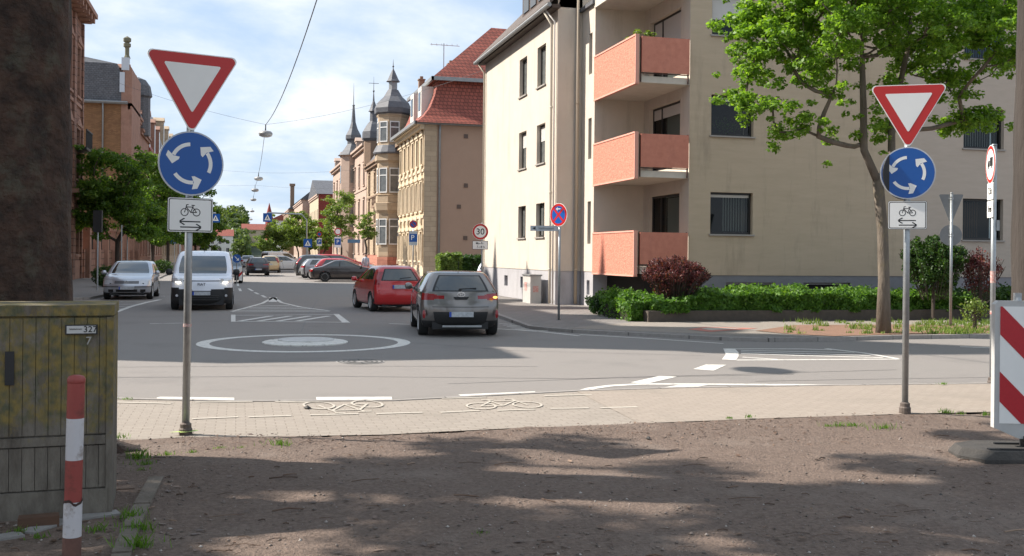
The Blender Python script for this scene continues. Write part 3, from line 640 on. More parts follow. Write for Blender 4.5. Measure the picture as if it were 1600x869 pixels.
# balconies
for i, (zt, zb, zs) in enumerate(((2.52,1.22,1.25), (5.51,4.18,4.20), (8.46,7.05,7.08))):
    bal = MB(); bal.box(X2+.03, YF+.02, zs-.0, XI-.0, YR-.01, zs+.2); sl_ = bal.build('balcony_slab', SOFFIT, r)
    bal = MB(); bal.box(X2-.04, YF-.12, zb, X2+.05, YR-.02, zt); bal.build('balcony_side_panel', SALMON_R, sl_)
    bal = MB(); bal.box(X2-.06, YF-.14, zt, X2+.07, YR-.02, zt+.05); bal.box(X2-.055, YF-.15, zb-.02, X2+.06, YF-.11, zt+.02); bal.box(X2-.06, YF-.14, zb-.05, X2+.07, YR-.02, zb); bal.build('panel_trim', mat('pale_salmon_trim', (.68,.33,.25), .7), sl_)
    bal = MB(); bal.box(X2+.17, YF-.10, zs+.30, XI-.06, YF-.06, zt); bal.build('balcony_front_panel', SALMON, sl_)
    bal = MB()
    for x in (X2+.14, XI-.10): bal.box(x, YF-.055, zs+.0, x+.04, YF-.015, zt+.02)
    bal.box(X2+.14, YF-.056, zs+.26, XI-.05, YF-.02, zs+.29); bal.box(X2+.14, YF-.056, zt-.06, XI-.05, YF-.02, zt-.03); bal.build('balcony_railing', mat('rusty_dark_rail', (.07,.035,.025), .6), sl_)
bal = MB(); bal.box(X2-.04,YF-.1,10.15,XI,YR,10.4); bal.build('balcony_slab', SOFFIT, r)
b = MB(); b.box(X2+.5, YF+.4, .0, XI-.01, YR-.02, 1.2); b.build('void_shade_box', BLACKIN, r)  # near-black box, its colour stands in for shade under the lowest balcony
V, Q = leaf_cloud([((X2+.12, YF+.15, 8.6), (.12,.18,.14)), ((X2+.5,YF+.1,8.58),(.25,.1,.1)), ((X2+.1,YF+.9,8.55),(.1,.2,.08))], 260, .09)
o = np_mesh('balcony_plant', V, Q, LEAF_L); tag(o, 'small leafy plant growing over the topmost salmon balcony corner', 'plant')
# --- pinkish grey neighbour to the right
r = empty('grey_apartment_block', (28, 34, 0)); tag(r, 'pinkish grey rendered apartment block behind the maple on the right', 'building')
fp = Fac(YX, YF+.03, 0); fh = []
for zc in ((8.5, 9.95), (5.5, 6.83), (2.44, 3.82)):
    for xa in (23.33, 32.0): fh.append((xa-YX, xa+1.6-YX, zc[0], zc[1], ('plain', GLASS_T, WINBLACK), dict(curt=(.0,1.0), curtm=mat('blue_blind', (.25,.33,.55), .7)) if zc[0] > 8 else (dict(curt=(0,1), shut=.08) if zc[0] > 5 else dict(curt=(.1,.5), curtm=mat('brown_curtain', (.2,.1,.06), .8)))))  # top row blinds are plain blue
facade(r, fp, 19, 1.2, 12.6, fh, PLASTER_P, 'wall'); facade(r, fp, 19, -.3, 1.2, [], mat('dark_plinth_paint', (.27,.26,.27), .9, col2=(.22,.21,.22), nscale=2), 'plinth', v0=.02)
b = MB(); b.box(YX, YF-.3, 12.6, 40, YF+8, 12.8); b.build('roof', DKTILE, r)

# --- generic old town house
def gable_roof(b, x0, x1, y0, y1, ze, zr, axis='y', hip=0.0, ov=.35):
    if axis == 'y':
        xm = (x0+x1)/2
        b.add([(x0-ov,y0-ov,ze),(x1+ov,y0-ov,ze),(x1+ov,y1+ov,ze),(x0-ov,y1+ov,ze),(xm,y0-ov+hip,zr),(xm,y1+ov-hip,zr)], [(0,1,4),(1,2,5,4),(2,3,5),(3,0,4,5),(3,2,1,0)])
    else:
        ym = (y0+y1)/2
        b.add([(x0-ov,y0-ov,ze),(x1+ov,y0-ov,ze),(x1+ov,y1+ov,ze),(x0-ov,y1+ov,ze),(x0-ov+hip,ym,zr),(x1+ov-hip,ym,zr)], [(0,1,5,4),(1,2,5),(2,3,4,5),(3,0,4),(3,2,1,0)])
def surround(b, u0, u1, z0, z1, style, s=.16):
    b.box(u0-s, -.07, z0-.02, u0, .0, z1); b.box(u1, -.07, z0-.02, u1+s, .0, z1); b.box(u0-s-.03, -.1, z1, u1+s+.03, .0, z1+s)
    b.box(u0-s-.06, -.14, z0-.16, u1+s+.06, .0, z0-.02)
    if style == 'pedi':
        b.extr([(u0-s-.1,-.16,z1+s+.12),(u1+s+.1,-.16,z1+s+.12),((u0+u1)/2,-.16,z1+s+.55)], (0,.16,0)); b.box(u0-s-.1,-.18,z1+s,u1+s+.1,0,z1+s+.12)
    elif style == 'corn': b.box(u0-s-.12,-.2,z1+s+.1,u1+s+.12,0,z1+s+.22)
def house(name, label, side, xf, y0, y1, ze, wm, roofm, floors, nbay, winw=1.1, stl=None, depthb=12, mans=None, zr=None, endm=None, trim=None, sur='corn', basem=None, baseh=1.2, shut_p=.15, seed=1, roofaxis='y', endwin=(), cornice=.35, parts=True):
    """side +1: on the right of the street facing -X; side -1: on the left facing +X."""
    rg = random.Random(seed); r = empty(name, (xf+side*depthb/2, (y0+y1)/2, 0)); tag(r, label, 'building')
    stl = stl or PL(); L_ = y1-y0
    fac = Fac(xf, y1, -90) if side > 0 else Fac(xf, y0, 90)
    hol = []; bay = L_/nbay
    for (za, zb) in floors:
        for k in range(nbay):
            uc = (k+.5)*bay; ex = {}
            if rg.random() < shut_p: ex['shut'] = rg.choice([.3,.5,.8])
            hol.append((uc-winw/2, uc+winw/2, za, zb, stl, ex))
    facade(r, fac, L_, baseh, ze, hol, wm, 'wall'); facade(r, fac, L_, -.3, baseh, [], basem or trim or wm, 'base_course', v0=-.04)
    if sur:
        b = MB(fac.tr)
        for h in hol: surround(b, *h[:4], sur)
        for (za, zb) in floors[1:]: b.box(0, -.09, za-.62, L_, 0, za-.42)
        b.build('window_surrounds', trim or wm, r)
    b = MB(fac.tr); b.box(-.05, -cornice, ze-.28, L_+.05, .02, ze); b.box(-.05, -cornice*.6, ze-.6, L_+.05, .0, ze-.28); b.build('cornice', trim or wm, r)
    xa, xb = (xf, xf+depthb) if side > 0 else (xf-depthb, xf)
    b = MB()
    b.quad((xa,y0,-.3),(xb,y0,-.3),(xb,y0,ze),(xa,y0,ze)); b.quad((xb,y1,-.3),(xa,y1,-.3),(xa,y1,ze),(xb,y1,ze)); xo = xb if side > 0 else xa
    b.quad((xo,y1,-.3),(xo,y0,-.3),(xo,y0,ze),(xo,y1,ze)); 
    if not mans and zr and roofaxis == 'y': b.poly([(xa,y0,ze),(xb,y0,ze),((xa+xb)/2,y0,zr-.1)]); b.poly([(xb,y1,ze),(xa,y1,ze),((xa+xb)/2,y1,zr-.1)])
    b.build('end_wall', endm or wm, r)
    b = MB()
    if mans:
        ins, zm = mans; p0 = [(xa-.3,y0-.02,ze),(xb+.3,y0-.02,ze),(xb+.3,y1+.02,ze),(xa-.3,y1+.02,ze)]
        p1 = [(xa+ins,y0+.02,zm),(xb-ins,y0+.02,zm),(xb-ins,y1-.02,zm),(xa+ins,y1-.02,zm)]; zt = zr or zm+1.5; xm = (xa+xb)/2
        p2 = [(xm,y0+2,zt),(xm,y1-2,zt)]
        b.add(p0+p1+p2, [(0,1,5,4),(1,2,6,5),(2,3,7,6),(3,0,4,7),(4,5,8),(5,6,9,8),(6,7,9),(7,4,8,9)])
    else: gable_roof(b, xa, xb, y0, y1, ze, zr or ze+4, roofaxis, hip=0 if roofaxis == 'y' else 0)
    rf = b.build('roof', roofm, r)
    if mans:
        ins, zm = mans
        for k in range(nbay):
            if k % 2 == 0 or nbay < 4:
                uc = (k+.5)*bay; b = MB(fac.tr); b.box(uc-.75, .05, ze+.3, uc+.75, ins+.6, zm-.3); b.extr([(uc-.95,-.05,zm-.3),(uc+.95,-.05,zm-.3),(uc,-.05,zm+.25)], (0,ins+.8,0)); b.build('dormer', trim or wm, rf)
                b = MB(fac.tr); b.box(uc-.45,.02,ze+.65,uc+.45,.045,zm-.6); b.build('dormer_window', GLASS_D, rf)
    return r, fac
FL3 = [(1.5,3.6),(5.2,7.2),(8.6,10.4)]
# --- far right: the plain side wall house with red mansard roof
xh, yh = 14.25, 80.3
r, fc = house('mansard_townhouse', 'ornate cream townhouse with blank pinkish side wall and red mansard roof', 1, xh, yh, 93.2, 12.35, STONE_C, TILE, [(1.3,3.6),(5.3,7.6),(9.0,11.1)], 6, .95, PL('cross',GLASS_M), 15, mans=None, zr=12.5, endm=RENDER_PK, trim=mat('pale_carved_stone', (.64,.53,.38), .85, col2=(.5,.4,.28), nscale=3, bump=.5), sur='pedi', seed=4, cornice=.6)
for o in list(r.children):
    if o.name.startswith('roof'): bpy.data.objects.remove(o)
b = MB()   # bell-cast mansard then hipped upper roof
def ring4(ins, z): return [(xh+ins,yh+ins*.9,z),(xh+15,yh+ins*.9,z),(xh+15,93.2,z),(xh+ins,93.2,z)]
prof = [(-.75,12.2),(-.1,12.75),(.55,13.6),(1.0,14.7),(1.25,15.9)]
rings = [ring4(i, z) for i, z in prof]
vs = [p for q in rings for p in q]; fs = [(4*k+j, 4*k+(j+1)%4, 4*k+4+(j+1)%4, 4*k+4+j) for k in range(len(rings)-1) for j in range(4)]
b.add(vs, fs); rf = b.build('mansard_roof', TILE, r)
b = MB(); e0 = [(xh+.7,yh+.5,16.0),(xh+15.3,yh+.5,16.0),(xh+15.3,93.4,16.0),(xh+.7,93.4,16.0)]; b.add(e0+[(xh+6.5,yh+4.7,21.2),(xh+10,yh+4.5,21.1),(xh+10,89,21.1),(xh+6.5,89,21.2)], [(0,1,5,4),(1,2,6,5),(2,3,7,6),(3,0,4,7),(3,2,1,0),(4,5,6,7)]); b.build('upper_roof', TILE, r)
b = MB(); b.box(xh+.6,yh+.38,15.75,xh+15,yh+.55,16.05); b.box(xh+.6,yh+.38,15.75,xh+.78,93.2,16.05); b.box(xh-.8,yh-.3,12.1,xh+15,yh-.1,12.35); b.box(xh-.9,yh-.3,12.1,xh-.7,93.2,12.35); b.build('eaves_gutter', ZINC, r)
for yy in (82.6, 86.4): b = MB(); b.box(xh+.1,yy,13.1,xh+2.2,yy+1.6,15.5); b.build('dormer', WHITEW, rf); b = MB(); b.box(xh+.06,yy+.35,13.6,xh+.09,yy+1.25,15.1); b.build('dormer_window', GLASS_D, rf)
for (x_, y_, z_) in ((xh+.9, 88.4, 17.0), (xh+2.2, 82.0, 17.3)): b = MB(); b.box(x_,y_,15.5,x_+.5,y_+.5,z_); b.box(x_-.06,y_-.06,z_,x_+.56,y_+.56,z_+.1); b.box(x_+.12,y_+.12,z_+.1,x_+.38,y_+.38,z_+.35); b.build('chimney', STONE_BR, r)
b = MB(); pA = Vector((xh+2.2, 84.0, 16)); b.tube([pA, pA+Vector((0,0,3.4))], .04, 5); b.tube([pA+Vector((-1.1,.2,3.3)), pA+Vector((1.3,-.2,3.2))], .025, 4)
for k in range(6): q = pA+Vector((-1.0+k*.42,.15-.06*k,3.28)); b.tube([q-Vector((.1,.45,0)), q+Vector((.1,.45,0))], .015, 4)
b.build('antenna', GALV, r)
b = MB(); 
for (px, py) in ((728,213),(728,290),(717,323),(727,372)):
    a_, b_ = un(px, py); d = (yh-.02)/(ct-a_*st); x_ = d*(a_*ct+st); z_ = H-b_*d; b.box(x_-.16,yh-.06,z_-.16,x_+.16,yh-.005,z_+.16)
b.build('wall_vent', WINBROWN, r)
pipe(r, [(xh+1.2,yh-.25,12.1),(xh+1.2,yh-.1,11.5),(xh+1.2,yh-.1,.3)], .09)
b = MB(); b.box(xh-.03,yh-.05,0,xh+1.0,yh-.003,12.1); b.build('corner_stones', STONE_O, r)
b = MB(fc.tr)    # carved ornament between the storeys
for k in range(6):
    uc = (k+.5)*12.9/6
    for z_ in (4.1, 8.15): 
        b.box(uc-.32,-.13,z_,uc+.32,0,z_+.75); b.lathe([(.05,-.22),(.26,-.16),(.3,0)], 10, (uc,0,z_+.4), 'y')
    for s_ in (-.78,.78): b.lathe([(.12,1.3),(.1,3.4)], 8, (uc+s_,-.08,0)); b.lathe([(.11,5.3),(.09,7.5)], 8, (uc+s_,-.08,0)); b.lathe([(.18,.9),(.15,1.3)], 6, (uc+s_,-.08,0))
b.build('carved_ornament', mat('pale_carved_stone', (.6,.5,.36), .85), r)
# --- house with bay turret
r, fc = house('turreted_townhouse', 'ochre townhouse with round bay turret under a slate onion cap', 1, 15.0, 93.4, 124.0, 12.3, STONE_O, SLATE, [(1.9,4.2),(5.6,7.9),(8.9,11.0)], 6, 1.15, PL('cross',GLASS_M), 13, mans=(2.2,16.2), zr=17.2, trim=STONE_BR, sur='corn', basem=STONE_PK, baseh=1.7, seed=5, cornice=.5)
tx, ty = 14.5, 99.6
b = MB(); b.lathe([(1.6,-.2),(1.6,1.5)], 8, (tx,ty,0), ph=R(22.5)); b.build('bay_base', STONE_PK, r)
b = MB(); b.lathe([(1.45,1.5),(1.45,5.7),(1.7,6.0),(1.8,6.7),(1.62,6.75),(1.62,7.45),(1.7,7.5),(1.5,7.55),(1.5,10.6),(1.75,10.8),(1.75,11.5),(1.5,12.4),(1.5,15.0),(1.62,15.2),(1.62,15.35)], 8, (tx,ty,0), ph=R(22.5)); b.build('bay_turret', STONE_O, r)
b = MB(); b.lathe([(1.85,11.45),(1.9,11.6),(1.55,12.3)], 16, (tx,ty,0)); b.build('bay_skirt_roof', LEAD, r)
b = MB()
for z0_, z1_ in ((2.7,5.2),(7.7,10.1),(12.6,14.6)):
    for k in (3,4,5,6):
        a = R(45*k); n_ = Vector((math.cos(a), math.sin(a), 0)); t_ = Vector((-n_.y, n_.x, 0)); c0 = Vector((tx,ty,0))+n_*1.40
        P = [c0-t_*.42+Vector((0,0,z0_)), c0+t_*.42+Vector((0,0,z0_)), c0+t_*.42+Vector((0,0,z1_)), c0-t_*.42+Vector((0,0,z1_))]; 
        bb = MB(); bb.extr(P, tuple(n_*-.02 if False else n_*.02)); w_ = bb.build('window', GLASS_M, r)
        bb = MB()
        for s_ in (-.42,.42): bb.extr([c0+t_*(s_-.04)+Vector((0,0,z0_)), c0+t_*(s_+.04)+Vector((0,0,z0_)), c0+t_*(s_+.04)+Vector((0,0,z1_)), c0+t_*(s_-.04)+Vector((0,0,z1_))], tuple(n_*.06))
        for zz in (z0_, z0_+(z1_-z0_)*.68, z1_-.1): bb.extr([c0-t_*.42+Vector((0,0,zz)), c0+t_*.42+Vector((0,0,zz)), c0+t_*.42+Vector((0,0,zz+.1)), c0-t_*.42+Vector((0,0,zz+.1))], tuple(n_*.055))
        bb.build('frame', WINWHITE, w_)
b = MB(); b.lathe([(1.62,15.3),(1.82,15.45),(1.88,15.9),(1.6,16.5),(.95,17.1),(.52,17.8)], 8, (tx,ty,0), ph=R(22.5)); dm = b.build('onion_cap', LEAD, r)
b = MB(); b.lathe([(.42,17.75),(.42,18.65)], 8, (tx,ty,0), ph=R(22.5)); b.build('lantern', ZINC, r)
b = MB(); b.lathe([(.70,18.6),(.52,18.85),(.28,19.4),(.06,19.85),(.04,20.0),(.12,20.1),(.04,20.2),(.01,20.8)], 8, (tx,ty,0), ph=R(22.5)); b.build('spire', LEAD, r)
# balustrades
def balustrade(root, fac, u0, u1, z0, h, out_):
    b = MB(fac.tr); b.box(u0,-out_,z0-.25,u1,0,z0); b.box(u0,-out_,z0+h-.12,u1,-out_+.2,z0+h); b.box(u0,-out_,z0+h-.12,u0+.2,0,z0+h)
    n = int((u1-u0)/.28)
    for k in range(n+1): b.lathe([(.05,z0),(.09,z0+h*.35),(.05,z0+h*.6),(.08,z0+h-.12)], 6, (u0+(u1-u0)*k/n*.96+.05, -out_+.1, 0))
    b.build('balustrade', STONE_BR, root)
balustrade(r, fc, 30.6-16, 30.6-11.2, 6.9, 1.0, 1.3)
b = MB(); b.lathe([(1.2,15.1),(1.4,15.4),(1.35,16.2),(.8,17.1),(.45,17.5),(.42,18.7)], 8, (15.4,121.5,0), ph=R(22.5)); b.build('rear_onion_cap', LEAD, r)
b = MB(); b.lathe([(.64,18.65),(.45,19.0),(.12,19.9),(.05,20.9),(.13,21.1),(.04,21.2),(.01,22.8)], 8, (15.4,121.5,0), ph=R(22.5)); b.tube([(14.8,121.5,22.0),(16.0,121.5,22.0)], .03, 4); b.build('spire', LEAD, r)
b = MB(); b.lathe([(1.15,12.3),(1.15,15.2)], 8, (15.4,121.5,0), ph=R(22.5)); b.build('rear_turret', STONE_BR, r)
# --- pinkish corner house with needle spire
r, fc = house('spired_corner_house', 'pinkish sandstone corner house with a needle spire beyond the onion capped bay', 1, 15.2, 126.0, 172.0, 15.4, STONE_P, SLATE, [(1.9,4.4),(6.0,8.5),(10.4,13.0)], 9, 1.3, PL('cross',GLASS_M), 13, mans=(2.4,17.2), zr=18.5, trim=STONE_P, sur='corn', seed=6, cornice=.6)
b = MB(); b.lathe([(1.8,-.2),(1.8,15.0),(2.05,15.3)], 8, (15.2,141.5,0), ph=R(22.5)); b.build('corner_tower', STONE_P, r)
b = MB(); b.lathe([(2.2,15.2),(1.5,15.9),(.85,16.8),(.85,17.2),(1.1,17.5),(1.1,18.0),(.6,18.9),(.32,19.8),(.14,22.0),(.2,22.15),(.06,22.3),(.01,25.2)], 8, (15.2,141.5,0), ph=R(22.5)); b.build('needle_spire', LEAD, r)
b = MB()
for z0_ in (6.2, 12.2): b.box(13.5,141.0,z0_-.8,13.6,142.0,z0_+1.6); b.box(14.7,139.78,z0_-.8,15.7,139.86,z0_+1.6)
b.build('tower_windows', GLASS_M, r)
# --- farther right row
house('red_brick_house', 'deep red brick house with dark hipped slate roof behind the street tree', 1, 15.0, 201, 226, 13.3, mat('yellow_far_facade', (.46,.38,.27), .9), SLATE, FL3, 6, 1.2, PL('two',GLASS_M), 12, zr=16.8, endm=BRICK_R, trim=STONE_P, sur=None, seed=8, basem=BRICK_R, roofaxis='x')
house('gabled_townhouse', 'pink townhouse with steep grey roof between red brick house and chimney house', 1, 13.6, 228, 262, 13.5, STONE_P, SLATE, FL3, 7, 1.2, PL('two',GLASS_M), 12, zr=17.2, trim=STONE_P, sur=None, seed=9)
house('tall_roofed_townhouse', 'brown townhouse with tall dark roof and chimney farther down the street', 1, 12.6, 266, 300, 13.0, STONE_BR, SLATE, FL3, 7, 1.2, PL('two',GLASS_M), 12, zr=18.3, trim=STONE_P, sur=None, seed=10)
house('white_townhouse', 'white and red townhouse with pointed gable at the street end', 1, 9.5, 330, 362, 12, WHITEW, TILE, FL3, 6, 1.3, PL('two',GLASS_M), 12, zr=15, trim=BRICK_R, sur=None, seed=11, endm=WHITEW)
b_ = bpy.data.objects['white_townhouse']; b = MB(); b.lathe([(1.2,0),(1.2,12),(1.35,12.2),(.05,17.5)], 6, (9.5,331,0)); b.build('stair_turret', BRICK_R, b_)
b_ = bpy.data.objects['tall_roofed_townhouse']; b = MB(); b.box(12.9,268,12.5,13.9,269.0,19.0); b.box(12.7,267.8,19.0,14.1,269.2,19.6); b.build('chimney', STONE_BR, b_)
for i, (x_, y_, w_, d_, h_, m_, lab) in enumerate(((-9,470,14,10,9,WHITEW,'small white gabled house closing the street end'), (8,520,12,12,13,STONE_C,'cream house low on the wooded hillside left of white townhouse'), (-14,545,16,12,15,WHITEW,'pale house higher on the wooded hillside'))):
    r = empty('hillside_house', (x_, y_, 0)); tag(r, lab, 'building', 'houses at the end of the street')
    f_ = Fac(x_-w_/2, y_-d_/2, 0); facade(r, f_, w_, -1, h_, [(1.5+3.2*k, 2.8+3.2*k, z_, z_+1.8, PL('two'), dict(nosill=1)) for k in range(int(w_/3.3)) for z_ in (2, 5.5)], m_, 'wall')
    b = MB(); b.quad((x_+w_/2,y_-d_/2,-1),(x_+w_/2,y_+d_/2,-1),(x_+w_/2,y_+d_/2,h_),(x_+w_/2,y_-d_/2,h_)); b.build('end_wall', m_, r)
    b = MB(); gable_roof(b, x_-w_/2, x_+w_/2, y_-d_/2, y_+d_/2, h_, h_+3, 'x'); b.build('roof', TILE, r)

# --- left side: red sandstone palace (only its far edge is in the picture, its shadow lies on the road)
XL = -9.5
r, fc = house('sandstone_building', 'tall red sandstone block with heavy cornice beside the thick tree trunk', -1, XL, 45.0, 68.8, 16.6, SANDRED, SLATE, [(1.6,4.2),(6.2,9.2),(11.2,14.2)], 7, 1.4, PL('cross',GLASS_D), 12, mans=(2.0,19.6), zr=20.2, trim=SANDRED2, sur='pedi', seed=20, cornice=.9)
b = MB(fc.tr)
for k in range(8):
    u = k*23.8/7; b.box(max(0,u-.4),-.14,.0,min(23.8,u+.4),0,15.9)
b.build('pilaster', SANDRED, r)
for k in range(20): b = MB(fc.tr); b.box(.2+k*1.2,-.8,15.95,.6+k*1.2,-.1,16.35); b.build('cornice_bracket', SANDRED2, r)
b = MB(fc.tr); b.box(19.5,-.5,5.2,23.2,0,5.45); b.build('balcony_slab', SANDRED2, r); b = MB(fc.tr); b.box(20.5,-.75,7.85,23.2,0,8.0)
for z0_ in (8.0,): 
    for k in range(19): b.box(20.55+k*.14,-.74,z0_,20.58+k*.14,-.70,z0_+1.0)
    b.box(20.5,-.76,z0_+1.0,23.2,-.7,z0_+1.07)
b.build('iron_balcony', TRIM, r)
b = MB(); b.lathe([(.95,18.6),(.9,19.6),(.08,23.0),(.01,23.4)], 4, (XL-2.4,52.9,0), ph=R(45)); b.build('roof_spire', SLATE, r)
b = MB(); b.lathe([(.95,18.6),(.9,19.8),(.08,23.7),(.01,24.1)], 4, (XL-2.4,42.2,0), ph=R(45)); b.build('roof_spire', SLATE, r)
b = MB(); b.box(XL-5,23.5,0,XL,29.99,13.2); q_ = b.build('wall_block', SANDRED); tag(q_, 'low sandstone end block of the corner building left of the crossing', 'building')
r, fc = house('sandstone_corner_building', 'red sandstone corner building with dark corner turret left of the crossing', -1, XL, 30.0, 44.95, 15.6, SANDRED, SLATE, [(1.6,4.2),(6.2,9.0),(10.6,13.4)], 6, 1.4, PL('cross',GLASS_D), 12, mans=(2.2,19.2), zr=20, trim=SANDRED2, sur='pedi', seed=21, cornice=.8)
b = MB(); b.lathe([(2.0,0),(2.0,19.5),(2.3,20.0),(1.6,22.0),(.7,24.5),(.1,27.5)], 8, (XL-2.2,28.8,0)); b.build('corner_turret', SLATE, r)
# --- brick gabled house facing the gap
XB, YB = -10.2, 103.5
r, fc = house('brick_gabled_house', 'tan brick side wall with dark slate roof and scrolled stone gable', -1, XB, YB, 116.0, 15.9, SANDRED2, SLATE, [(1.6,4.0),(5.8,8.2),(10,12.4)], 4, 1.2, PL('cross',GLASS_D), 16, zr=None, mans=(1.0,19.6), endm=BRICK_B, trim=SANDRED2, seed=22)
b = MB(); b.box(XB-16.2,YB-.45,15.75,XB-.0,YB-.0,16.0); b.tube([(XB-16,YB-.5,15.9),(XB,YB-.5,15.9)], .1, 6); b.build('gutter', ZINC, r)
pipe(r, [(XB-2.2,YB-.4,15.8),(XB-2.2,YB-.12,15.0),(XB-2.2,YB-.12,.2)], .08)
b = MB(); b.extr([(XB-.6,YB-.05,0),(XB+.35,YB-.05,0),(XB+.35,YB-.05,19.2),(XB-.1,YB-.05,19.9),(XB-.6,YB-.05,18.6)], (0,9,0)); b.build('stone_gable', SANDRED2, r)
b = MB(); b.box(XB-.75,YB-.12,16.9,XB-.3,YB+.5,18.8); b.box(XB-.6,YB-.12,19.0,XB+.1,YB+.5,20.2); b.build('gable_flashing', CHROME if False else mat('pale_zinc_flashing', (.5,.52,.55), .5, .3), r)
b = MB(); b.lathe([(.32,20.2),(.2,20.5),(.2,21.2),(.34,21.3),(.34,21.6),(.05,21.7)], 8, (XB-.15,YB+.3,0)); b.lathe([(.1,21.6),(.36,21.8),(.36,22.1),(.05,22.3)], 8, (XB-.15,YB+.3,0)); b.build('finial', mat('mossy_stone', (.16,.15,.1), .9), r)
b = MB(); gable_roof(b, XB-22, XB-8, YB+6, YB+22, 17.5, 22.8, 'y'); b.build('rear_roof', TILE, r)
r, fc = house('domed_roof_house', 'brownish house with dark slate domed roof tower behind scrolled gable', -1, XB, 116.2, 127, 15.0, SANDRED2, SLATE, FL3, 3, 1.2, PL('cross'), 12, mans=(2,17), zr=18, trim=SANDRED2, seed=23)
b = MB(); b.lathe([(1.3,14.5),(1.3,18.6),(1.5,18.8),(1.3,19.9),(.8,20.6),(.05,20.9)], 12, (XB-.5,119,0)); b.build('slate_dome', SLATE, r)
house('red_mansard_house', 'house with steep red tiled mansard beyond the dark dome', -1, XB, 127.2, 150, 13.6, STONE_P, TILE, FL3, 6, 1.2, PL('cross'), 12, mans=(2,18.3), zr=19, trim=SANDRED2, seed=24)
house('yellow_gable_house', 'yellowish house with pale metal roof farthest along the left row', -1, XB, 150.2, 190, 15.2, STONE_O, mat('pale_metal_roof', (.4,.42,.44), .4, .4), FL3, 8, 1.2, PL('cross'), 12, mans=(1.4,20.5), zr=21, trim=STONE_O, seed=25)
house('plain_sandstone_house', 'low sandstone house behind the trees of the left row', -1, XB, 190.3, 300, 13, SANDRED2, SLATE, FL3, 18, 1.3, PL('cross'), 12, zr=17, sur=None, seed=26)
# garden wall with pillars across the gap
r = empty('garden_wall', (-9.3, 86, 0)); tag(r, 'sandstone garden wall with pillars behind the silver hatchback', 'wall')
b = MB(); b.box(-9.6,69,0,-9.3,103,1.9); b.build('masonry', SANDRED, r)
for k in range(8):
    y = 69.6+k*4.7; b = MB(); b.box(-9.8,y,0,-9.05,y+.8,3.3); b.box(-9.9,y-.1,3.3,-8.95,y+.9,3.5); b.build('pillar', SANDRED2, r)
b = MB()
for k in range(7):
    y0_ = 70.4+k*4.7
    for j in range(20): b.box(-9.46, y0_+.1+j*.19, 1.9, -9.43, y0_+.13+j*.19, 2.9)
    b.box(-9.47, y0_, 2.75, -9.42, y0_+3.9, 2.8)
b.build('iron_railing', TRIM, r)
